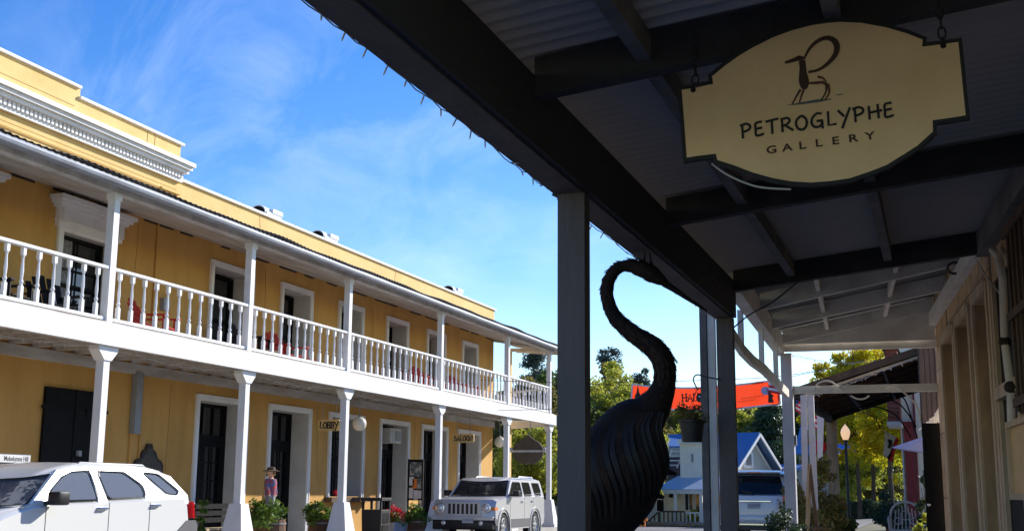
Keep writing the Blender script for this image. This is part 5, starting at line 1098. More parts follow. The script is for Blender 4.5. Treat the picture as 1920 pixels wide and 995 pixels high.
o3 = [SG(*p) for p in outer]; MB().prism(o3, (0, .035, 0)).build('edge_board', M['ink'], sgn)
o4 = [SG(p.x, p.y, .003) for p in inset(outer, 20)]; MB().prism(o4, (0, .004, 0)).build('face', M['signcream'], sgn)
nn_ = Vector((0, -1, 0))
a = SG(352, 697, .004); b = SG(1128, 586, .004); r_ = (b-a); u_ = Vector((-r_.z, 0, r_.x)).normalized(); hL = (SG(352, 630)-SG(352, 697)).length*1.0
tw = sum(GL[c_][0] for c_ in 'PETROGLYPHE')*hL; gp = (r_.length-tw*1.12)/10.4
stroke_text('PETROGLYPHE', a, r_, u_, nn_, hL, gp, .0115, M['ink'], sgn, sx=1.12)
a = SG(476, 776, .004); b = SG(1045, 697, .004); r_ = b-a; u_ = Vector((-r_.z, 0, r_.x)).normalized()
for i, ch in enumerate('GALLERY'): text_mesh(ch, .052, M['inkbrown'], 'letter', sgn, (a+r_*((i)/7.0)*1.03, r_, u_), .001, sx=1.35, bold=.0012)
em = MB(); E7 = lambda x, y: on(1450+x/3.552, 40+y/3.552, 1, YS-.004)
ribbon(em, [E7(*q) for q in ((95, 560), (200, 545), (300, 530), (395, 518))], [.002, .012, .015, .002], nn_, .0005, .0006, 1); ribbon(em, [E7(*q) for q in ((412, 494), (440, 489), (472, 484))], [.001, .006, .001], nn_, .0005, .0006, 1)
ribbon(em, smooth_pts([E7(*q) for q in ((190, 262), (196, 300), (198, 350), (204, 400), (210, 455))]), [.030, .031, .031, .031, .032, .034, .037, .042, .046, .048, .044, .034, .016], nn_, .0008, .0008, 0)
ribbon(em, [E7(*q) for q in ((78, 277), (110, 268), (140, 258), (170, 246), (200, 250))], [.012, .017, .02, .026, .02], nn_, .0017, .0008, 0)
ribbon(em, smooth_pts([E7(*q) for q in ((205, 255), (228, 205), (262, 160), (310, 125), (365, 112), (410, 135), (425, 178), (412, 225), (375, 272), (325, 312), (280, 332), (234, 340))], 2), [.008, .010, .012, .014, .016, .018, .019, .021, .023, .026, .028, .029, .028, .026, .024, .022, .019, .017, .015, .014, .013, .013, .013], nn_, .0026, .0008, 0)
ribbon(em, smooth_pts([E7(*q) for q in ((235, 413), (285, 412), (330, 408), (358, 425))], 2), [.010, .012, .014, .014, .014, .014, .01], nn_, .0017, .0008, 2)
for i, pl_ in enumerate((((182, 455), (155, 500), (125, 556)), ((202, 458), (186, 505), (172, 550)), ((352, 412), (352, 470), (316, 532)), ((364, 420), (374, 475), (345, 526)), ((295, 372), (330, 380), (352, 405)))): ribbon(em, smooth_pts([E7(*q) for q in pl_], 3), [.012, .011, .010, .009, .008, .007, .006], nn_, .0034+.0006*i, .0005, 2 if i in (1, 3, 4) else 0)
em.build('emblem', [M['inkbrown'], M['inkblue'], M['inkred']], sgn)
def chain(p, q, name='chain'):
    p = Vector(p); q = Vector(q); d = q-p; n = max(3, int(d.length/.052)); m_ = MB(); dn = d.normalized()
    for i in range(n):
        c = p+d*((i+.5)/n); sd = Vector((1, 0, 0)) if i % 2 else Vector((0, 1, 0)); L2 = d.length/n*.62
        m_.tube([c+dn*(L2*math.sin(a))+sd*(.017*math.cos(a)) for a in [2*PI*k/10 for k in range(11)]], .0048, 5, cap=False)
    return m_.build(name, M['wiredark'], sgn, smooth=True)
p = SG(108, 455); chain((p.x, YS+.05, p.z), (SG(98, 170).x, YS+.12, SG(98, 170).z+.06)); p = SG(1370, 230); chain((p.x, YS+.05, p.z), (SG(1345, 0).x, YS+.12, rz(p.x, 3.5)+.03))
for q in ((108, 455), (1368, 232)): MB().ball(SG(*q)+Vector((0, -.005, 0)), .014).build('hook_bolt', M['rust2'], sgn, smooth=True)
cord('wire', 'thin pale wire curling below the lower left edge of the gallery sign', [SG(*q, -.05) for q in ((200, 825), (260, 870), (350, 915), (450, 945), (600, 955))], .005, 'wire', 'wire')

# ============================================================ steel bird sculpture
YB_ = 8.8
bird = thing('bird_sculpture', 'tall rusted steel heron sculpture with curved neck beside the porch post', 'sculpture', (on(1180, 995, 1, YB_).x, YB_, .1))
def HB(px, py, dy=0): p = on(px, py, 1, YB_); p.y += dy; return p
pxm = YB_/2250.
spine = [(1098, 1030, 30), (1112, 1000, 46), (1130, 965, 68), (1146, 925, 86), (1156, 885, 94), (1168, 845, 84), (1187, 803, 62), (1220, 770, 40), (1238, 741, 29), (1246, 715, 23.5), (1246, 690, 23.5), (1238, 666, 24), (1220, 647, 22.5), (1198, 633, 20), (1172, 613, 17.5), (1152, 592, 15.5), (1142, 570, 14), (1138, 548, 13), (1141, 528, 12.3), (1150, 511, 12), (1163, 501, 11.5), (1178, 498, 11), (1193, 500, 12.5), (1208, 506, 16), (1224, 515, 18), (1238, 524, 13), (1250, 531, 6)]
pts = smooth_pts([HB(a, b) for a, b, c in spine], 3); rr_ = []
for i in range(len(spine)-1):
    for k in range(3): rr_.append((spine[i][2]*(1-k/3)+spine[i+1][2]*k/3)*pxm*(.97 if i < 7 else .90))
rr_.append(spine[-1][2]*pxm)
MB().tube(pts, rr_, 20).build('body', M['rust'], bird, smooth=True)
# overlapping steel feathers
fm = MB(); rf = random.Random(5)
for i in range(22, len(pts)-6):
    p = pts[i]; d = (pts[i]-pts[i-1]).normalized(); a = Vector((0, 1, 0)); a = (a-d*a.dot(d)).normalized(); b = d.cross(a); r0 = rr_[i]; kf = max(14, min(30, int(r0*110)))
    for j in range(kf):
        th = 2*PI*j/kf+rf.uniform(-.12, .12); o_ = a*math.cos(th)+b*math.sin(th); q = p+o_*(r0*.98)+d*rf.uniform(-.02, .02); ln = rf.uniform(.05, .09)*(1 if r0 < .12 else 1.5); wd = rf.uniform(.016, .03)*(1 if r0 < .12 else 1.6); sd = d.cross(o_)
        lift = rf.uniform(.003, .012)*(1.8 if rf.random() < .12 else 1); tip = q-d*ln+o_*lift
        fm.add([q-sd*wd/2, q+sd*wd/2, tip+sd*wd*.4+d*.01, tip-sd*.001, tip-sd*wd*.4+d*.01], [(0, 1, 2, 3, 4)])
fm.build('feathers', M['rust2'], bird)['kind'] = 'stuff'
bk = [HB(*q) for q in ((1245, 531), (1262, 541), (1290, 560), (1318, 578), (1326, 583))]
MB().tube(bk, [7*pxm, 6*pxm, 4*pxm, 2.5*pxm, 1*pxm], 10).build('beak', M['rust'], bird, smooth=True)
for (a, b, c_) in (((1207, 495), (1209, 478), (1207, 470)), ((1223, 497), (1219, 482), (1218, 463))): MB().tube(smooth_pts([HB(*a), HB(*b), HB(*c_)]), [.008, .008, .008, .006, .006, .005, .003], 6).build('crest_plume', M['rust'], bird)
MB().lathe([(.011, 0), (.011, .02), (.004, .03)], HB(1229, 517, -.06), 10, 0, 'y').build('eye', M['black'], bird)
# large curved wing straps over the body
ms_ = mat('steel_strap', (.024, .017, .013), .6, .2, 6, spec=.35); cb = [(1146, 925, 86), (1156, 885, 94), (1168, 845, 84), (1187, 803, 62), (1220, 770, 40)]
rw = random.Random(14)
for k in range(15):       # long curved plates sweeping from the shoulder round the body
    u0 = -1.15+k*.145; P = []
    for j in range(9):
        f = j/8; yy = 775+f*195; 
        for q0_, q1_ in zip([(1098, 1030, 30), (1112, 1000, 46), (1130, 965, 68)]+cb, [(1112, 1000, 46), (1130, 965, 68)]+cb+[(1238, 741, 29)]):
            if q1_[1] <= yy <= q0_[1]: w__ = (yy-q1_[1])/(q0_[1]-q1_[1]); cx_ = q1_[0]*(1-w__)+q0_[0]*w__; rr2_ = (q1_[2]*(1-w__)+q0_[2]*w__)*1.02
        th = u0+f*1.25; x_ = cx_+rr2_*math.sin(max(-1.5, min(1.5, th))); P.append(HB(x_, yy, -rr2_*pxm*math.cos(max(-1.5, min(1.5, th)))-.012-.002*(k % 3)))
    if u0 > .55: P = P[:7]
    P = smooth_pts(P, 3); m_ = MB(); w_ = rw.uniform(.035, .06); ribbon(m_, P, [w_*(.4+.6*math.sin(PI*min(1, (i+1)/len(P)*1.1))) for i in range(len(P))], Vector((.0, -1, .12)).normalized(), 0, .006); m_.build('wing_feather', M['rust2'] if k % 3 == 0 else ms_, bird)
for (a, b) in (((1240, 880), (1268, 888)), ((1225, 925), (1245, 932)), ((1185, 968), (1207, 982))): MB().tube([HB(*a), HB(*b)], [.03, .012], 8).build('side_feather', M['rust'], bird)
for s_ in (-.10, .10): MB().tube([(HB(1118, 990).x+s_, YB_, 1.0), (HB(1118, 990).x+s_*1.2, YB_+.05, .5), (HB(1118, 990).x+s_, YB_, .1)], [.05, .03, .03], 8).build('leg', M['rust'], bird)
MB().bx(bird.location.x-.5, bird.location.x+.5, YB_-.35, YB_+.35, .08, .12).build('base_plate', M['rust'], bird)

# ============================================================ hanging basket
YQ = 12.1; KQ = 12.1/9.6
c0 = on(1297, 787, 1, YQ); z0 = on(1297, 828, 1, YQ).z
bk_ = thing('hanging_basket', 'black plastic hanging pot on a hook beside the porch post', 'hanging pot', (c0.x, YQ, z0))
MB().lathe([(.079*KQ, z0), (.098*KQ, c0.z-.025), (.11*KQ, c0.z-.022), (.11*KQ, c0.z), (.10*KQ, c0.z), (.095*KQ, c0.z-.02)], (c0.x, YQ, 0), 28).build('pot', M['pot'], bk_, smooth=True); MB().lathe([(.001, c0.z-.015), (.098*KQ, c0.z-.015)], (c0.x, YQ, 0), 20).build('soil', M['brown'], bk_)
hk = on(1306, 730, 1, YQ)
for a in (0, 2.1, 4.2): MB().tube([(c0.x+.10*math.cos(a), YQ+.1*math.sin(a), c0.z), tuple(hk)], .0025, 4).build('hanger_wire', M['wiredark'], bk_)
MB().tube(smooth_pts([on(*q, 1, YQ) for q in ((1309, 731), (1303, 720), (1300, 711), (1303, 704), (1310, 702), (1322, 706))]), .007, 8).tube([on(1322, 706, 1, YQ), Vector((-2.09, 12.41, on(1322, 706, 1, YQ).z))], .007, 8).build('hook', M['lampgreen'], bk_, smooth=True)
pt_ = thing('basket_plant', 'sparse red-flowering plant growing in the hanging pot', 'plant', (c0.x, YQ, c0.z-.01)); shrub('', '', '', (c0.x, YQ, c0.z), .17, .16, 'olive', 18, 34, .018, 17, parent=pt_, part='leaves'); shrub('', '', '', (c0.x-.01, YQ, c0.z+.05), .12, .12, 'redflower', 5, 10, .014, 18, parent=pt_, part='blossoms')
m_ = MB()
for k in range(9): a = k*.7; m_.tube([(c0.x, YQ, c0.z-.01), (c0.x+.07*math.cos(a), YQ+.07*math.sin(a), c0.z+.06), (c0.x+.13*math.cos(a), YQ+.13*math.sin(a), c0.z+.05+.05*math.sin(k))], [.003, .0025, .001], 4)
m_.build('stems', M['brown'], pt_)

# ============================================================ banner
Yb = 34.0
def BN(px, py, dy=0): return on(px, py, 1, Yb-dy)
top = [(1186, 720), (1215, 724), (1245, 726), (1280, 727), (1317, 726.5), (1370, 722.5), (1410, 718), (1440, 714), (1458, 712)]; botm = [(1182, 764), (1212, 766), (1245, 767), (1280, 768), (1317, 768), (1370, 766.5), (1410, 762.5), (1440, 759), (1463, 757)]
bn = thing('street_banner', 'orange-red banner strung across the street with a witch and moon', 'banner', tuple(BN(1320, 768)))
def bsheet(e, name, m, dy, th=.01):
    T_ = smooth_pts([BN(*p) for p in top], 3); B_ = smooth_pts([BN(*p) for p in botm], 3); m_ = MB(); V = []; rows = 5
    for i, (a, b) in enumerate(zip(T_, B_)):
        for j in range(rows):
            f = j/(rows-1); f = -e+f*(1+2*e); q = a.lerp(b, f); q.y += .05*math.sin(i*.9+j*.8)-dy; V.append(q)
    n = len(T_); m_.add(V, [(i*rows+j, (i+1)*rows+j, (i+1)*rows+j+1, i*rows+j+1) for i in range(n-1) for j in range(rows-1)])
    return m_.build(name, m, bn, smooth=True)
LF['banner'] = leafmat('orange_red_cloth', [(.92, .075, .02), (.88, .065, .015)], .5); bsheet(.0, 'cloth', LF['banner'], .0)
for T_ in (top, botm, [top[0], botm[0]], [top[-1], botm[-1]]): MB().tube([BN(*p, .01) for p in T_], .028, 5).build('hem', M['flagwhite'], bn)
rB = (BN(1440, 740)-BN(1210, 745)); 
a = BN(1279, 752, .09); hL = 13/2250*Yb*1.0
r1_ = (BN(1370, 749)-BN(1279, 752)); u1_ = Vector((-r1_.z, 0, r1_.x)).normalized()
stroke_text('HALL', a, r1_, u1_, nn_, hL, hL*.12, .035, M['ink'], bn, serif=.03); 
stroke_text('WEEN', BN(1327, 751, .09), r1_, u1_, nn_, hL, hL*.12, .035, M['ink'], bn, serif=.03)
m_ = MB(); c = BN(1315, 745, .09); m_.prism([c+Vector((.15*math.cos(k), 0, .14*math.sin(k))) for k in [2*PI*j/16 for j in range(16)]], (0, -.004, 0)); m_.build('pumpkin', M['ink'], bn)
m_ = MB()
for dx, dz in ((-.05, .03), (.05, .03), (0, -.06)): m_.prism([c+Vector((dx+.03*math.cos(k), -.006, dz+.02*math.sin(k))) for k in [2*PI*j/8 for j in range(8)]], (0, -.003, 0))
m_.build('pumpkin_face', M['flagwhite'], bn)
c = BN(1435, 732, .09); MB().prism([c+Vector((.12*math.cos(k), 0, .12*math.sin(k))) for k in [2*PI*j/16 for j in range(16)]], (0, -.004, 0)).build('moon', mat('pale_blue_print', (.35, .40, .62), .7, .1), bn)
m_ = MB(); c = BN(1444, 742, .095)
m_.prism([c+Vector(q) for q in ((-.06, 0, -.18), (.10, 0, -.18), (.06, 0, -.05), (.10, 0, .02), (.03, 0, .06), (.04, 0, .10), (-.02, 0, .13), (-.10, 0, .24), (-.06, 0, .12), (-.05, 0, 0))], (0, -.004, 0)); m_.build('witch', M['ink'], bn)
m_ = MB(); c = BN(1200, 742, .095)
m_.prism([c+Vector(q) for q in ((-.17, 0, -.24), (.20, 0, -.24), (.20, 0, .02), (.10, 0, .10), (.02, 0, .03), (-.02, 0, .10), (-.06, 0, .34), (-.10, 0, .10), (-.15, 0, .02))], (0, -.004, 0)); m_.build('haunted_house', M['ink'], bn)
m_ = MB(); rq = random.Random(3)
for ln in range(2):
    x = 0
    while x < .6-.1*ln:
        l_ = rq.uniform(.04, .09); o_ = BN(1383, 748+ln*6, .10)+Vector((x+.1*(1-ln), 0, x*.13)); ribbon(m_, [o_, o_+Vector((l_*.5, 0, .035)), o_+Vector((l_, 0, .0))], .012, nn_, 0, .002); x += l_+.02
m_.build('small_lettering', M['ink'], bn)
for q_ in (((900, 712), (1186, 722)), ((1458, 711), (1560, 690)), ((900, 770), (1182, 762))): MB().tube([BN(*q_[0]), BN(*q_[1])], .008, 5).build('guy_rope', M['wiredark'], bn)
for i, pts in enumerate((((1486, 668), (1520, 676), (1560, 680), (1600, 682), (1680, 672)),)):
    string_lights('string_lights', 'fairy light wire crossing the sky above the ginkgo trees', on(1480, 664, 1, 26), on(1760, 640, 1, 26), 20, .3, .04, seed=9, th=.006)
cord('utility_wire', 'thin wire crossing the sky behind the orange banner', [on(1150, 716, 1, 50), on(1330, 712, 1, 50), on(1500, 700, 1, 50), on(1720, 650, 1, 50)], .012, 'wiredark', 'wire')

# flags
M['white_warm'] = mat('warm_white_boards', (.93, .88, .76), .7, .04)
def flag(name, label, pole0, pole1, sheets, cat='flag'):
    t = thing(name, label, cat, tuple(pole0)); MB().tube([pole0, pole1], .012, 6).build('staff', M['white_old'], t)
    for nm, poly, m in sheets:
        MB().prism(poly, (0, .008, 0)).build(nm, M[m], t)
    return t
Yf = 30.
G = lambda px, py, y=Yf: on(px, py, 1, y)
t = flag('state_flag', 'white and red flag with bear and star hanging by the red wall', G(1657, 806), G(1668, 818), [('white_cloth', [G(*q) for q in ((1660, 808), (1680, 818), (1668, 862), (1656, 852))], 'flagwhite'), ('red_stripe', [G(*q) for q in ((1680, 818), (1685, 824), (1672, 866), (1662, 858), (1668, 850))], 'flagred')])
MB().prism([G(*q, Yf-.02) for q in ((1664, 822), (1672, 824), (1673, 833), (1668, 841), (1664, 838), (1666, 831))], (0, .006, 0)).build('bear', M['ink'], t)
for i, (a, lab) in enumerate((((1441, 712, 1474, 735), 'striped bunting tied at the banner end'), ((1492, 748, 1502, 770), 'striped flag beside the white posts, upper'), ((1520, 775, 1532, 800), 'striped flag beside the white posts, lower'))):
    x0, y0, x1, y1 = a; Yy = 33.5 if i == 0 else 22.; t = thing('striped_flag', 'red and white '+lab, 'flag', tuple(G(x0, y1, Yy)), 0, 'striped flags along the pavement')
    n = 5
    for k in range(n):
        f0, f1 = k/n, (k+1)/n; P = lambda f, s: G(x0+(x1-x0)*s, y0+(y1-y0)*f+(6 if s else 0), Yy)
        m_ = MB(); m_.prism([P(f0, 0), P(f0, 1), P(f1, 1), P(f1, 0)], (0, .006, 0)); m_.build('stripe', M['flagred' if k % 2 == 0 else 'flagwhite'], t)
    MB().prism([G(x0, y0, Yy-.01), G((x0+x1)/2, y0+3, Yy-.01), G((x0+x1)/2, y0+10, Yy-.01), G(x0, y0+8, Yy-.01)], (0, .004, 0)).build('blue_corner', M['flagblue'], t)

for i, (q, mm, nm, lab, Y_) in enumerate(((((1517, 772), (1530, 779), (1528, 812), (1519, 800)), 'flagred', 'red_pennant', 'plain red cloth pennant hanging below the awning beam', 23.), (((1531, 778), (1545, 784), (1542, 868), (1533, 862)), 'flagwhite', 'white_drape', 'long white cloth drape hanging beside the red lantern', 24.), (((1440, 712), (1447, 714), (1445, 722), (1441, 719)), 'flagwhite', 'white_tag', 'small white cloth tag where the banner rope meets the brace', 33.))):
    o = MB().prism([G(a, b, Y_) for a, b in q], (0, .01, 0)).build(nm, M[mm], None); tag(o, lab, 'cloth')

# ============================================================ third awning and its surroundings
aw = thing('awning', 'dark shed awning with rusty edge strung with small lights', 'awning', tuple(G(1552, 900, 27)))
n0, n1, f0, f1 = G(1490, 729, 24), G(1724, 652, 24), G(1553, 779, 31), G(1716, 734, 31)
f1 = Vector((n1.x-.02, 31, f0.z+(n1.z-n0.z)))
MB().hexa([n0, n1, f1, f0], [q+Vector((0, 0, .03)) for q in (n0, n1, f1, f0)]).build('roof_sheet', M['darkwood'], aw)
MB().bar(n0+Vector((0, -.03, -.05)), n1+Vector((0, -.03, -.05)), .05, .13).build('barge_board', M['brown'], aw); MB().bar(n0+Vector((0.1, .03, -.16)), n1+Vector((0, .03, -.16)), .05, .05).build('barge_trim', M['tan_light'], aw)
for k in range(1, 6): a = n0.lerp(f0, k/6); b = n1.lerp(f1, k/6); MB().bar(a+Vector((0, 0, -.06)), b+Vector((0, 0, -.06)), .06, .1).build('rafter', M['brown'], aw)
for k in (.35, .7): a = n0.lerp(n1, k); b = f0.lerp(f1, k); MB().bar(a+Vector((0, .1, -.1)), b+Vector((0, 0, -.1)), .05, .06).build('purlin', M['porch_mid'], aw)
MB().bar(f0+Vector((0, 0, -.07)), f1+Vector((0, 0, -.07)), .08, .14).build('far_beam', M['darkwood'], aw); MB().bar(n0+Vector((.05, 0, -.1)), f0+Vector((.05, 0, -.1)), .1, .16).build('street_beam', M['darkwood'], aw)
MB().bx(f0.x-.05, f0.x+.2, 30.8, 31.0, .24, f0.z-.1).build('post', M['tan'], aw); 
string_lights('string_lights', 'small lights strung along the near edge of the dark awning', n0+Vector((.3, -.08, -.16)), n1+Vector((-.02, -.08, -.16)), 22, .03, .06, seed=12, th=.006)
string_lights('string_lights', 'small lights dangling down the awning end by the wooden panel', G(1724, 655, 23.9), G(1727, 780, 23.9), 12, .02, .06, seed=13, th=.006)
cc_ = mat('lavender_white_paint', (.5, .5, .5))
for i, (q0, q1, w_) in enumerate((((1507, 745), (1508, 905), 11), ((1520, 745), (1526, 905), 11))):
    a, b = G(*q0, 20.5), G(*q1, 20.5); o = MB().bar((a.x, 20.5, 3.0), (b.x, 20.5, .24), w_*20.5/2250, .08, up=(0, 1, 0)).build('white_post', cc_, None); tag(o, ('left' if i == 0 else 'right')+' of two slim white posts below the dark awning', 'post', 'slim white posts below the awning')
def gb(name, label, cat, Y, px0, py0, px1, py1, m, th=.1, **k):
    a = G(px0, py0, Y); b = G(px1, py1, Y); o = MB().bx(min(a.x, b.x), max(a.x, b.x), Y, Y+th, min(a.z, b.z), max(a.z, b.z)).build(name, M[m], None); return tag(o, label, cat)
tp_ = thing('plank_wall', 'weathered brown plank wall panel beside the awning', 'wall', tuple(G(1745, 800, 23)))
for k in range(5):
    a = G(1722+k*9.5, 650, 23.0); b = G(1722+(k+1)*9.5, 650, 23.0); MB().bx(a.x+.004, b.x-.004, 23+.01*(k % 2), 23.08, 1.9, G(1740, 652-k, 23).z).build('plank', M['oldwood'], tp_)
MB().bx(G(1722, 700, 23).x, .5, 23.1, 31.5, .24, 4.2).build('side_wall', M['oldwood'], tp_)
t = thing('icicle_decoration', 'bunch of pale icicle lights hanging above the lavender parasol', 'decoration', tuple(G(1745, 800, 20)))
m_ = MB(); rq = random.Random(9)
for k in range(46): f = k/46; px = 1731+37*f; py = 800-40*f+rq.uniform(-4, 4); ln = rq.uniform(12, 26); a = G(px, py, 20+rq.uniform(-.1, .1)); m_.tube([a, a+Vector((0, 0, -ln*20/2250))], [.008, .004], 5)
m_.tube(smooth_pts([G(*q, 20) for q in ((1722, 806), (1735, 796), (1752, 780), (1766, 752))]), .01, 5); m_.build('icicles', M['p2white'], t)
# lavender parasol
c = G(1722, 822, 19.6); t = thing('parasol', 'small lavender canvas parasol tilted beside the black door', 'parasol', (c.x, 19.6, .24)); apex = G(1757, 809, 19.6); e0 = G(1672, 838, 19.6); e1 = G(1758, 846, 19.4)
m_ = MB(); ap = apex; rim = [e0, G(1700, 843, 19.3), G(1730, 847, 19.2), e1, G(1790, 840, 19.6), G(1760, 832, 20.3), G(1710, 834, 20.2)]; m_.add([ap]+rim, [(0, i+1, (i+1) % 7+1) for i in range(7)]); m_.add([q+Vector((0, 0, -.012)) for q in [ap]+rim], [(0, (i+1) % 7+1, i+1) for i in range(7)]); m_.build('canopy', M['canvas_pale'], t)
MB().tube([ap, (ap.x, ap.y+.1, .24)], .02, 8).build('pole', M['grey_metal'], t)
# buildings beyond on the right
Yr = 34.
rb = thing('cream_building', 'narrow cream building with barn-red door frame beyond the awning', 'building', (-.5, 36, .1)); x0 = G(1690, 800, 34).x; x1 = G(1713, 800, 34).x
MB().bx(x0, x1+2.2, 34.0, 44, .1, 5.6).build('wall', M['creamwall'], rb); MB().bx(x0-.12, x0-.001, 35, 43, 5.3, 5.75).build('cornice', M['creamwall'], rb)
MB().bx(x0+.06, x0+.30, 33.93, 33.999, .2, G(1700, 800, 34).z).build('door', M['redpaint'], rb); MB().bx(x0+.02, x0+.34, 33.9, 33.999, G(1700, 800, 34).z, G(1700, 790, 34).z).build('door_head', M['redpaint'], rb); MB().bx(x0-.02, x0+.02, 33.92, 33.999, .2, 5.2).build('corner_trim', M['white_old'], rb)
MB().bx(x1+.01, x1+.06, 33.95, 33.999, .2, 5.2).build('downpipe', M['redpaint'], rb)
a = G(1658, 655, 32.5); b = G(1689, 798, 32.5)
bw = thing('oriel_box', 'red-brown clapboard box projecting high beside the cream building', 'bay window', ((a.x+b.x)/2, 32.5, b.z)); m_ = MB()
n = 16
for k in range(n): z0_ = b.z+.12+(a.z-b.z-.12)*k/n; z1_ = b.z+.12+(a.z-b.z-.12)*(k+1)/n; m_.hexa([(a.x, 32.48, z0_), (b.x, 32.48, z0_), (b.x, 33.9, z0_), (a.x, 33.9, z0_)], [(a.x+.01, 32.51, z1_-.006), (b.x, 32.51, z1_-.006), (b.x, 33.9, z1_-.006), (a.x+.01, 33.9, z1_-.006)])
m_.build('clapboards', M['redboard'], bw); MB().bx(a.x-.02, b.x+.02, 32.45, 33.9, b.z, b.z+.115).build('base_trim', M['creamwall'], bw); MB().bx(a.x-.05, b.x+.05, 32.4, 33.9, a.z+.002, a.z+.06).build('cap', M['darkwood'], bw)
t = thing('iron_bracket', 'curved dark iron awning brackets above the parasol', 'bracket', tuple(G(1700, 850, 25)))
for q in (((1610, 742), (1650, 744), (1690, 760), (1718, 800)), ((1655, 738), (1690, 742), (1705, 770), (1722, 828)), ((1600, 765), (1640, 762), (1680, 778), (1708, 820))): MB().tube(smooth_pts([G(*p, 25) for p in q]), .014, 6).build('rod', M['black'], t, smooth=True)
# white ornate armchair
c = G(1697, 960, 27); ch = thing('garden_armchair', 'ornate white cast garden armchair on the pavement by the planters', 'chair', (c.x, 27, .24), 0); CXa = c.x
def A_(x, y, z): return (CXa+x, 27+y, .24+z)
m_ = MB(); w2 = .30; zs0 = .42
arc = [(-.30+.0, .25, .40), (-.30, .27, .75), (-.2, .3, .93), (0, .31, 1.0), (.2, .3, .93), (.30, .27, .75), (.30, .25, .40)]
m_.tube(smooth_pts([Vector(A_(*q)) for q in arc], 4), .024, 8)
for k in range(7): x = -.24+k*.08; m_.tube([A_(x, .26, .42), A_(x*.8, .29, .94-abs(x)*.5)], .012, 6)
for k in range(4): m_.tube([A_(.10*math.cos(a)+.0, .275, .72+.10*math.sin(a)) for a in [2*PI*j/12 for j in range(13)]], .014, 6); 
for s_ in (-.16, .16): m_.tube([A_(s_+.07*math.cos(a), .27, .60+.07*math.sin(a)) for a in [2*PI*j/12 for j in range(13)]], .012, 6)
m_.build('backrest', M['p2white'], ch, smooth=True)
MB().bx(CXa-.30, CXa+.30, 26.72, 27.26, .24+.38, .24+.43).build('seat', M['p2white'], ch, bev=.01)
for s_ in (-1, 1):
    MB().tube(smooth_pts([Vector(A_(*q)) for q in ((s_*.30, .27, .68), (s_*.33, .0, .68), (s_*.33, -.25, .64), (s_*.32, -.30, .56), (s_*.31, -.26, .42))], 4), .022, 8).tube([Vector(A_(s_*.32+.0, .08+.09*math.cos(a), .54+.09*math.sin(a))) for a in [2*PI*j/12 for j in range(13)]], .012, 6).build('armrest', M['p2white'], ch, smooth=True)
    for yy in (-.26, .22): MB().tube(smooth_pts([Vector(A_(s_*.27, yy, .38)), Vector(A_(s_*.31, yy*1.1, .2)), Vector(A_(s_*.28, yy*1.15, .0))]), .018, 8).build('leg', M['p2white'], ch, smooth=True)
m_ = MB()
for k in range(6): m_.tube([A_(-.26+k*.09+.04*math.cos(a), -.27, .32+.05*math.sin(a)) for a in [PI+PI*j/6 for j in range(7)]], .011, 5)
m_.build('apron', M['p2white'], ch)
# street lamp
c = on(1585, 811, 1, 40); lp = thing('street_lamp', 'dark green street lamp with acorn globe before the ginkgo trees', 'street lamp', (c.x, 40, .1))
MB().lathe([(.13, .1), (.13, .35), (.08, .45), (.06, .8), (.05, 1.4), (.045, 2.9), (.07, 2.95), (.05, 3.0), (.09, 3.08)], (c.x, 40, 0), 12).build('pole', M['lampgreen'], lp, smooth=True)
MB().lathe([(.08, 3.08), (.135, 3.22), (.15, 3.32), (.12, 3.42), (.05, 3.52), (.015, 3.56), (.001, 3.6)], (c.x, 40, 0), 16).build('globe', mat('warm_lamp_globe', (.9, .68, .42), .4, 0, coat=.3, emis=(1, .6, .3, .35)), lp, smooth=True)
# green signpost
gp_ = G(1577, 960, 30); t = thing('green_post', 'thin white and green bollard post at the pavement end', 'bollard', (gp_.x, 30, .24)); MB().lathe([(.035, .24), (.035, 1.0)], (gp_.x, 30, 0), 10).build('shaft', M['white_old'], t); MB().lathe([(.04, 1.001), (.04, 1.25), (.02, 1.28)], (gp_.x, 30, 0), 10).build('cap', M['greenpaint'], t)
# hedge
a = G(1597, 977, 62); b = G(1682, 977, 62); hd = thing('clipped_hedge', 'clipped dark green hedge below the ginkgo trunks', 'hedge', ((a.x+b.x)/2, 62, .08))
rs = np.random.RandomState(21); C = rs.rand(9000, 3)*np.array([b.x-a.x+1.2, 1.2, 1.0])+np.array([a.x-.2, 62, .05]); C[:, 2] += .06*np.sin(C[:, 0]*5); V = leafquads(C, .07, rs); qmesh('foliage', V, len(V)//4, LF['conifer'], hd)
# blue canopies
def canopy(label, Y, pts, zlow, legs):
    t = thing('canopy_tent', label, 'canopy', tuple(G(*legs[0], Y))); P = [G(*p, Y) for p in pts]
    ap = P[0]; rim = P[1:]; back = [q+Vector((0, 3, 0)) for q in rim]; ap2 = ap+Vector((0, 1.5, 0))
    m_ = MB(); m_.add([ap2]+rim, [(0, i+1, i+2) for i in range(len(rim)-1)]); m_.add([ap2]+back, [(0, i+2, i+1) for i in range(len(rim)-1)]); m_.add([ap2, rim[0], back[0]], [(0, 1, 2)]); m_.add([ap2, rim[-1], back[-1]], [(0, 1, 2)]); m_.build('roof', M['canvas'], t)
    for q in (rim[0], rim[-1], back[0], back[-1]): MB().tube([q, (q.x, q.y, .08)], .03, 6).build('leg', M['grey_metal'], t)
canopy('low blue canopy roof behind the ginkgo trunks', 75, [(1590, 812), (1530, 850), (1560, 850), (1620, 849), (1668, 843)], 0, [(1600, 940)])
canopy('peaked blue and white canopy behind the white posts', 66, [(1504, 760), (1488, 850), (1520, 850), (1555, 848)], 0, [(1500, 940)])
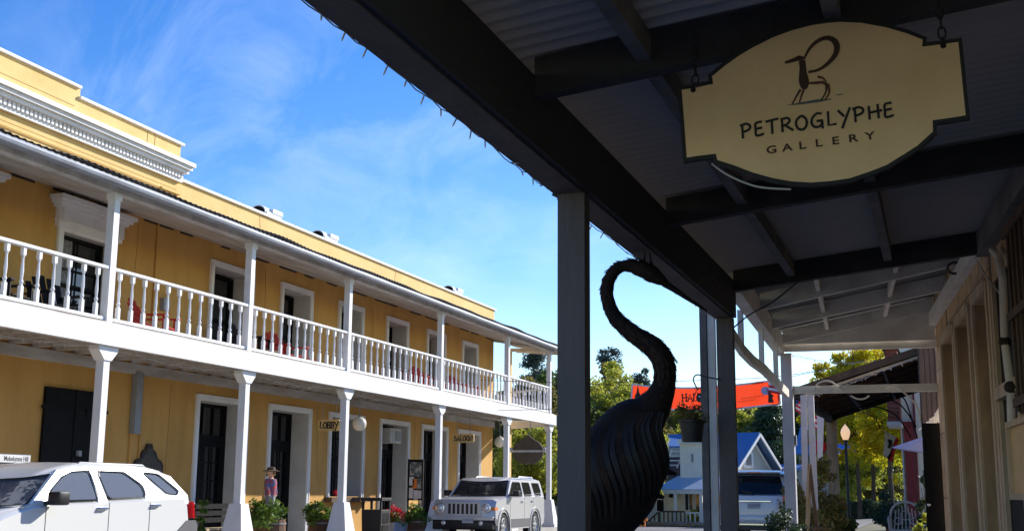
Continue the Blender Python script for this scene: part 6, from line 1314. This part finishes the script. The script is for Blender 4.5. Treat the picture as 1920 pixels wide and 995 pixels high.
# plants and pots on the pavement
def pot_plant(label, px, py, Y, r, h, leaf, seed, pr=.16, n=24, per=90, ls=.04):
    c = G(px, py, Y); t = thing('potted_shrub', label, 'potted plant', (c.x, Y, .24)); ph = .32
    MB().lathe([(pr*.7, .24), (pr, .24+ph), (pr*1.1, .24+ph), (pr*1.1, .24+ph+.04), (pr*.9, .24+ph+.04)], (c.x, Y, 0), 16).build('pot', M['terracotta'], t, smooth=True)
    shrub('', '', '', (c.x, Y, .24+ph), r, h, leaf, n, per, ls, seed, parent=t); m_ = MB()
    for k in range(6): a = k; m_.tube([(c.x, Y, .24+ph), (c.x+r*.5*math.cos(a), Y+r*.5*math.sin(a), .24+ph+h*.7)], [.012, .004], 5)
    m_.build('stems', M['bark'], t)
pot_plant('feathery grey-green shrub in a pot hiding the crossover bumper', 1474, 985, 17.6, .36, .66, 'conifer', 41, ls=.03, n=34)
pot_plant('tall bushy shrub in a pot just right of the white porch post', 1502, 960, 20.4, .44, 1.0, 'olive', 42, ls=.035, n=40)
pot_plant('tall dark leafy climber in a pot beside the slim white posts', 1545, 930, 23, .42, 1.45, 'olive', 43, ls=.045, n=46)
pot_plant('dark shrub at the pavement edge below the street lamp', 1575, 955, 25, .28, .8, 'green', 44, ls=.04)
pot_plant('bright green leafy plant in a pot by the black door', 1735, 930, 19.5, .20, .55, 'lime', 45, ls=.045, per=50)
pot_plant('dark leafy plant behind the garden armchair', 1668, 900, 33, .45, 1.1, 'conifer', 46, ls=.05)
pot_plant('dark trailing plant beneath the lavender parasol', 1738, 870, 21.5, .22, 1.35, 'conifer', 47, ls=.045, n=30)
for i, (px, py, lab, m) in enumerate(((1536, 836, 'red glass lantern hanging from the dark awning beam', 'flagred'),)):
    c = G(px, py, 25); t = thing('hanging_lantern', lab, 'lantern', tuple(c)); MB().lathe([(.03, -.18), (.13, -.1), (.15, 0), (.12, .1), (.03, .16)], c, 14).build('body', M[m], t, smooth=True); MB().tube([c+Vector((0, 0, .15)), Vector((c.x, 25, 3.3))], .008, 4).build('cord', M['wiredark'], t)
# folding easel between posts
a = G(1518, 870, 19.5); b = G(1530, 940, 19.5); t = thing('wooden_easel', 'leaning brown wooden easel among the plants', 'easel', (a.x, 19.5, .24)); MB().bar(a, (b.x+.05, 19.5, .24), .05, .05).build('leg', M['brown'], t); MB().bar(a, (a.x-.12, 19.6, .24), .05, .05).build('leg', M['tan'], t); MB().bx(a.x-.02, a.x+.22, 19.44, 19.48, .85, .9).build('shelf', M['brown'], t)

# ============================================================ far buildings
YW = 84.
FW = lambda px, py, y=YW: on(px, py, 1, y)
g0 = FW(1300, 985).z
wb = thing('white_building', 'small white false-front building with blue roof and railed porch', 'building', (FW(1290, 985).x, YW, g0))
xl, xr_ = FW(1243, 900).x, FW(1345, 900).x; ze = FW(1280, 918).z
MB().bx(xl, xr_+3, YW, YW+8, g0, ze+.4).build('wall', M['creamwall'], wb)
f0x, f1x = FW(1276, 850).x, FW(1321, 850).x; ft_, fb_ = FW(1300, 828).z, FW(1300, 893).z
ff_ = MB().bx(f0x, f1x, YW-.2, YW+4, fb_-.4, ft_).build('false_front', M['white_warm'], wb); MB().bx(f0x-.1, f1x+.1, YW-.45, YW-.201, ft_-.12, ft_+.18).build('cornice', M['white'], ff_); MB().bx(FW(1297, 850).x, FW(1301, 850).x, YW-.24, YW-.202, FW(1299, 866).z, FW(1299, 850).z).build('vent', M['grey_metal'], ff_)
ry0, ry1 = YW-2.2, YW-.2
m_ = MB(); m_.hexa([(xl-.2, ry0, ze), (xr_+2, ry0, ze), (xr_+2, ry1+.3, fb_), (f0x-.2, ry1+.3, fb_)], [(xl-.2, ry0, ze+.06), (xr_+2, ry0, ze+.06), (xr_+2, ry1+.3, fb_+.06), (f0x-.2, ry1+.3, fb_+.06)]); m_.build('porch_roof', M['palemetal'], wb); MB().bx(xl-.2, xr_+2, ry0, ry0+.1, ze-.25, ze-.002).build('porch_fascia', M['white'], wb)
for px in (1266, 1314): x = FW(px, 950, ry0).x; MB().bx(x-.1, x+.1, ry0+.02, ry0+.2, g0, ze-.26).build('porch_post', M['white'], wb)
for px0, px1, py0, py1 in ((1232, 1245, 936, 957), (1285, 1291, 922, 955), (1293, 1299, 922, 955), (1305, 1312, 922, 960)):
    a = FW(px0, py0); b = FW(px1, py1); w_ = MB().bx(a.x-.06, b.x+.06, YW-.06, YW-.002, b.z-.06, a.z+.06).build('window', M['white'], wb); MB().bx(a.x, b.x, YW-.075, YW-.061, b.z, a.z).build('pane', M['glassdark'], w_)
c = FW(1259, 925); MB().bx(c.x-.12, c.x+.12, YW-.25, YW-.01, c.z-.25, c.z+.15).build('porch_light', M['black'], wb)
a = FW(1241, 818, YW+9); b = FW(1500, 818, YW+9)
MB().hexa([(a.x-1, YW+4.5, FW(1260, 838, YW+4.5).z), (FW(1330, 838, YW+4.5).x, YW+4.5, FW(1260, 838, YW+4.5).z), (FW(1330, 838, YW+8).x, YW+8, FW(1260, 820, YW+8).z), (a.x-1, YW+8, FW(1260, 820, YW+8).z)], [(a.x-1, YW+4.5, FW(1260, 838, YW+4.5).z+.1), (FW(1330, 838, YW+4.5).x, YW+4.5, FW(1260, 838, YW+4.5).z+.1), (FW(1330, 838, YW+8).x, YW+8, FW(1260, 820, YW+8).z+.1), (a.x-1, YW+8, FW(1260, 820, YW+8).z+.1)]).build('roof', M['bluemetal'], wb)
MB().bx(a.x-1, f0x-.02, YW+2.5, YW+4.4, fb_-.2, FW(1260, 840, YW+4).z).build('gable_wall', M['shingle'], wb); MB().hexa([(a.x-1, YW-.2, fb_-.25), (f0x-.01, YW-.2, fb_-.25), (f0x-.01, YW+2.4, fb_+1.3), (a.x-1, YW+2.4, fb_+1.3)], [(a.x-1, YW-.2, fb_-.15), (f0x-.01, YW-.2, fb_-.15), (f0x-.01, YW+2.4, fb_+1.4), (a.x-1, YW+2.4, fb_+1.4)]).build('side_roof', M['rustroof'], wb)
# chair (ladder-like) on that roof
c = FW(1265, 862, YW+.6); t = thing('roof_ladder', 'white ladder chair lying on the brown roof of the white building', 'ladder', tuple(c)); 
for s_ in (-.55, .35): MB().tube([c+Vector((s_-.2, 0, -.55)), c+Vector((s_+.35, .2, .75))], .05, 6).build('rail', M['white'], t)
for k in range(4): MB().tube([c+Vector((-.65+.15*k, 0, -.35+k*.32)), c+Vector((.25+.15*k, 0, -.35+k*.32))], .05, 6).build('rung', M['white'], t)
def fence(name, label, x0, x1, Y, z0, h, m, step=.28, slope=0):
    t = thing(name, label, 'railing', ((x0+x1)/2, Y, z0)); MB().bar((x0, Y, z0+h-slope), (x1, Y, z0+h), .1, .1).bar((x0, Y, z0+.15-slope*.2), (x1, Y, z0+.15), .08, .08).build('rails', M[m], t); n = max(2, int((x1-x0)/step)); m_ = MB()
    for k in range(n+1): x = x0+(x1-x0)*k/n; zz = z0+h-slope*(1-k/n); m_.bx(x-.04, x+.04, Y-.03, Y+.03, z0+.05-slope*(1-k/n)*.3, zz-.05)
    m_.build('pickets', M[m], t)
fence('porch_railing', 'brown wooden ramp railing in front of the white building', FW(1237, 960, ry0-.5).x, FW(1284, 960, ry0-.5).x, ry0-.5, g0, FW(1260, 958, ry0-.5).z-g0, 'brown'); fence('ramp_railing', 'sloping brown ramp railing left of the white building porch', FW(1212, 975, ry0-.6).x, FW(1235, 975, ry0-.6).x, ry0-.6, g0, FW(1260, 958, ry0-.5).z-g0-.05, 'brown', slope=.7)
fence('picket_fence', 'white picket fence right of the brown ramp railing', FW(1285, 960, ry0-.4).x, FW(1312, 960, ry0-.4).x, ry0-.4, g0, FW(1260, 960, ry0-.5).z-g0, 'white')
fence('picket_fence', 'solid white board fence behind the right dark post', FW(1315, 960, ry0-.4).x, FW(1345, 960, ry0-.4).x, ry0-.4, g0, FW(1260, 958, ry0-.5).z-g0, 'white', .1)
shrub('bush', 'yellow-green bush on the porch behind the white picket fence', 'bush', (FW(1303, 965, YW-1.2).x, YW-1.2, g0+.3), .5, 1.1, 'lime', 20, 60, .12, 51)
rkp = random.Random(8)
for k in range(16):
    px = 1220+k*6.3; c = FW(px, 983, ry0-1.4); r = rkp.uniform(.16, .30); o = MB().ball(c+Vector((0, 0, 0)), r, 8, 0, (1.2, .9, .7)).build('border_rock', M['stone'], None)
    for v in o.data.vertices: v.co += Vector((rkp.uniform(-.04, .04), rkp.uniform(-.04, .04), rkp.uniform(-.03, .03)))
    o.location.z = g0-.02; tag(o, 'small tan border rock in the row below the brown ramp railing', 'rock', 'border rocks before the white building')
# hydrant
Yh = 62.; c = on(1205, 988, 1, Yh); t = thing('fire_hydrant', 'orange fire hydrant standing by the street below the sculpture', 'hydrant', (c.x, Yh, zg(c.x, Yh))); z0 = zg(c.x, Yh); sH = (on(1205, 960, 1, Yh).z-z0)
MB().lathe([(.28*sH, 0), (.28*sH, .08*sH), (.19*sH, .1*sH), (.19*sH, .62*sH), (.24*sH, .64*sH), (.24*sH, .70*sH), (.18*sH, .85*sH), (.06*sH, .93*sH), (.06*sH, sH)], (c.x, Yh, z0), 14).build('barrel', M['orange'], t, smooth=True)
for s_ in (-1, 1): MB().lathe([(.09*sH, 0), (.09*sH, s_*.3*sH)], (c.x, Yh, z0+.55*sH), 10, 0, 'x').build('outlet', M['orange'], t)
# grey shingled house
YG = 90.
g = lambda px, py: on(px, py, 1, YG)
gz = -1.1; ap = g(1410, 813); er = g(1452, 884); FO = .40; ANG = R_(72)
gh = thing('grey_house', 'grey shingled house with blue roof and small white gable window', 'house', (ap.x, YG, gz), ANG)
hw = (er.x-ap.x)/FO; za, ze_ = ap.z-gz, er.z-gz; ov = .9
def lbar(*a, **k): return MB().bar(*a, **k)
MB().prism([(-hw+ov, 0, 0), (hw-ov, 0, 0), (hw-ov, 0, ze_+.25), (0, 0, za-.2), (-hw+ov, 0, ze_+.25)], (0, 14, 0)).build('wall', M['shingle'], gh, world=False)
for s_ in (-1, 1):
    e = Vector((s_*hw, -.6, ze_)); a_ = Vector((0, -.6, za)); d = Vector((0, 15.5, 0)); MB().hexa([e, a_, a_+d, e+d], [q+Vector((0, 0, .12)) for q in (e, a_, a_+d, e+d)]).build('roof', M['bluemetal'], gh, world=False); MB().bar(e+Vector((0, -.06, -.05)), a_+Vector((0, -.06, -.05)), .08, .22).build('barge_board', M['white'], gh, world=False)
    MB().bar(Vector((s_*(hw-ov), -.06, ze_+.1)), Vector((0, -.06, za-.45)), .08, .16).build('inner_trim', M['white'], gh, world=False)
cz = g(1403, 861).z-gz; cxl = (g(1403, 861).x-ap.x)/FO
w_ = MB().bx(cxl-.75, cxl+.75, -.08, -.002, cz-.62, cz+.45).prism([(cxl-.75, -.08, cz+.45), (cxl+.75, -.08, cz+.45), (cxl, -.08, cz+.8)], (0, .07, 0)).build('window', M['white'], gh, world=False); MB().bx(cxl-.42, cxl+.42, -.10, -.081, cz-.42, cz+.38).build('pane', M['curtain'], w_, world=False)
bs = thing('blue_roof_shed', 'low shed with ribbed blue roof right of the grey house', 'shed', (g(1490, 880).x, 94, -.5)); a, b = on(1446, 882, 1, 94), on(1560, 882, 1, 94); MB().bx(a.x, b.x, 94, 98, .0, a.z).build('wall', M['shingle'], bs); z2 = on(1450, 872, 1, 97).z; MB().hexa([(a.x, 93.6, a.z), (b.x, 93.6, a.z), (b.x, 97, z2), (a.x, 97, z2)], [(a.x, 93.6, a.z+.1), (b.x, 93.6, a.z+.1), (b.x, 97, z2+.1), (a.x, 97, z2+.1)]).build('roof', M['bluemetal'], bs)
# left building beyond the hotel
YL = 74.; l = lambda px, py, y=YL: on(px, py, 1, y); lb = thing('low_white_house', 'low white house with blue metal roof behind the offroader', 'house', (l(1030, 980).x, YL, -1.1))
xa, xb = l(935, 950).x, l(1100, 950).x; zr = l(1000, 912).z; MB().bx(xa, xb, YL, YL+7, -1.2, zr+.1).build('wall', M['creamwall'], lb)
MB().hexa([(l(1000, 900).x, YL-.8, zr), (xb, YL-.8, zr), (xb, YL+3, l(1000, 888, YL+3).z), (l(1010, 900).x, YL+3, l(1000, 888, YL+3).z)], [(l(1000, 900).x, YL-.8, zr+.1), (xb, YL-.8, zr+.1), (xb, YL+3, l(1000, 888, YL+3).z+.1), (l(1010, 900).x, YL+3, l(1000, 888, YL+3).z+.1)]).build('roof', M['bluemetal'], lb)
for (p0, p1) in (((1033, 924), (1046, 948)),): a, b = l(*p0), l(*p1); w_ = MB().bx(a.x-.08, b.x+.08, YL-.06, YL-.002, b.z-.08, a.z+.08).build('window', M['white'], lb); MB().bx(a.x, b.x, YL-.08, YL-.061, b.z, a.z).build('pane', M['glassdark'], w_)
MB().prism([(l(935, 905).x, YL-.5, zr), (l(1010, 905).x, YL-.5, zr+.2), (l(1008, 884).x, YL-.5, l(1008, 884).z), (l(970, 890).x, YL-.5, l(970, 890).z)], (0, 4, 0)).build('gable', M['white_old'], lb)
c = l(1050, 888, 80); rr2 = thing('rusty_cone_roof', 'rust-brown conical roof beside the low white house', 'roof', (c.x, 80, -1)); MB().lathe([(2.3, 0), (1.9, .25), (1.0, 1.0), (.2, 1.9), (.02, 2.3)], (c.x+.6, 80, c.z), 12).build('cone', M['rustroof'], rr2); MB().lathe([(1.9, -1.2), (1.9, c.z)], (c.x+.6, 80, 0), 12).build('wall', M['creamwall'], rr2)

# ============================================================ trees
GT = 'ginkgo trees along the far pavement'
for i, (px, Y, h, rx, lo, lab, sd) in enumerate(((1612, 62, 9.2, 2.1, 2.0, 'yellowing ginkgo with the leftmost trunk above the hedge', 101), (1640, 65, 9.6, 2.3, 2.0, 'yellowing ginkgo with the middle trunk above the hedge', 102), (1672, 59, 7.4, 1.9, 2.0, 'yellowing ginkgo with the rightmost trunk above the hedge', 103), (1560, 66, 9.0, 1.6, 2.4, 'slim yellow-green ginkgo seen left of the street lamp', 104))):
    c = on(px, 945, 1, Y); tree('ginkgo_tree', lab, 'tree', c.x, Y, zg(c.x, Y), h, rx, lo, 'ginkgo', 'ginkgo', 150, 150, .085, 'bark', sd, GT, tr=.11)
c = on(1760, 900, 1, 64); tree('ginkgo_tree', 'yellow ginkgo behind the flag and cream building', 'tree', c.x-.6, 70, .08, 7.5, 2.3, 1.8, 'ginkgo', 'ginkgo', 110, 110, .11, 'palebark', 106, GT, tr=.13)
def T(name, lab, px, topy, Y, rx, leaf, style, n=70, per=130, ls=.2, seed=1, lo=None, zb=None, group=None, bark='bark'):
    c = on(px, 900, 1, Y); z0 = zg(c.x, Y) if Y < 96 else (min(1, (Y-95)/100)*8-1.5); top_ = on(px, topy, 1, Y).z; h = (top_-z0)*(1.1 if style == 'round' else 1.03)
    tree(name, lab, 'tree', c.x, Y, z0, h, rx, lo if lo is not None else h*.16, leaf, style, int(n*1.25), int(per*1.3), ls*.82, bark, seed, group)
GB = 'trees behind the buildings'
T('oak_tree', 'olive-yellow leafy tree rising beyond the end of the hotel balcony', 985, 712, 62, 2.7, 'olive', 'round', 100, 150, .12, 201, group=GB)
T('dark_tree', 'dark evergreen tree between the last hotel posts and near porch post', 1050, 690, 68, 2.8, 'green', 'round', 100, 150, .13, 202, group=GB)
T('yellow_shrub_tree', 'low yellow-green tree behind the round sign', 998, 800, 55, 2.3, 'lime', 'round', 90, 130, .10, 203, group=GB, lo=.6)
T('pine_tree', 'bluish pine top above the hotel end railing', 1000, 675, 85, 2.6, 'pine', 'pine', 70, 110, .13, 204, group=GB)
T('dark_tree', 'dark green tree filling the gap behind the hotel corner', 945, 770, 75, 3.2, 'green', 'round', 100, 140, .14, 205, group=GB, lo=.5)
T('oak_tree', 'bright yellow-green tree left of the sculpture neck', 1150, 700, 72, 3.1, 'lime', 'round', 130, 150, .13, 206, group=GB)
T('pine_tree', 'tall bluish pine behind the bright yellow-green tree', 1143, 668, 92, 2.5, 'pine', 'pine', 70, 110, .14, 207, group=GB)
T('pine_tree', 'small bluish pine top above the left end of the banner', 1205, 692, 100, 2.0, 'pine', 'pine', 55, 90, .14, 208, group=GB)
T('oak_tree', 'mottled green tree below the banner beside the sculpture', 1215, 745, 100, 3.4, 'olive', 'round', 110, 140, .17, 209, group=GB)
T('oak_tree', 'soft green tree above the white false front', 1285, 762, 104, 3.6, 'lime', 'round', 110, 140, .17, 210, group=GB)
T('oak_tree', 'olive tree between the dark posts above the grey house', 1345, 760, 108, 3.6, 'olive', 'round', 110, 140, .17, 211, group=GB)
T('oak_tree', 'bright green tree right of the grey house gable peak', 1405, 768, 106, 3.0, 'lime', 'round', 100, 140, .17, 212, group=GB)
T('conifer_tree', 'dark conifer behind the right slope of the grey house', 1445, 745, 104, 3.0, 'conifer', 'conifer', 110, 130, .16, 213, group=GB, lo=1)
T('conifer_tree', 'dark conifer seen just right of the white porch post', 1500, 735, 112, 3.2, 'conifer', 'conifer', 110, 130, .16, 214, group=GB, lo=1)
T('conifer_tree', 'dark blue-green conifer between white posts and ginkgos', 1540, 765, 118, 3.6, 'conifer', 'conifer', 110, 130, .17, 215, group=GB, lo=1)
T('oak_tree', 'dark tree mass behind the blue canopy', 1585, 800, 100, 3.6, 'green', 'round', 110, 140, .17, 216, group=GB, lo=.6)
T('oak_tree', 'orange-tinted tree behind the hedge and canopy', 1650, 850, 92, 3.4, 'olive', 'round', 100, 130, .15, 217, group=GB, lo=.4)
T('oak_tree', 'green-gold tree directly right of the near porch post', 1118, 702, 78, 3.0, 'olive', 'round', 110, 150, .13, 218, group=GB, lo=.5)
T('oak_tree', 'yellow-green tree behind the sculpture neck below the banner corner', 1190, 735, 80, 2.6, 'lime', 'round', 100, 150, .13, 219, group=GB, lo=.5)
T('dark_tree', 'dark bushy evergreen right of the round sign behind the last hotel post', 1030, 725, 72, 2.6, 'green', 'round', 110, 150, .13, 220, group=GB, lo=.5)
T('oak_tree', 'golden tree between the ginkgo trunks and the lamp post', 1600, 780, 84, 3.0, 'lime', 'round', 110, 150, .13, 221, group=GB, lo=.5)
# hillside wood: copies of four prototypes on the slope behind
protos = []
for i, (lf, st) in enumerate((('green', 'round'), ('olive', 'round'), ('lime', 'round'), ('conifer', 'conifer'))):
    protos.append(tree('hillside_tree', '', 'tree', 0, 400+i*10, 8, 9, 4., 1.4, lf, st, 70, 90, .30, 'bark', 300+i, 'trees on the wooded slope'))
names = ['dark green leafy', 'olive-brown leafy', 'pale green leafy', 'dark pointed conifer']
rq = random.Random(77); used = set()
for k in range(96):
    px = 880+k*9+rq.uniform(-8, 8); Y = rq.uniform(122, 175); x = on(px, 900, 1, Y).x; pi = rq.choice((0, 0, 1, 1, 2, 3)); z = -1+7*min(1, (Y-95)/100)*.9
    tp_y = 756 if px > 1200 else 735
    hh_ = max(4.5, on(px, tp_y+rq.uniform(-6, 28), 1, Y).z-z); lab = names[pi]+' tree on the wooded slope beyond the town'
    if pi not in used: o = protos[pi]; used.add(pi)
    else: o = copy_tree(protos[pi])
    o.location = (x, Y, z); s_ = hh_/9; o.scale = (s_*rq.uniform(.9, 1.15), s_, s_); o.rotation_euler = (0, 0, rq.uniform(0, 6)); o['label'] = lab
for i in range(4):
    if i not in used: protos[i].location = (-40, 160, 4); protos[i]['label'] = names[i]+' tree on the wooded slope beyond the town'
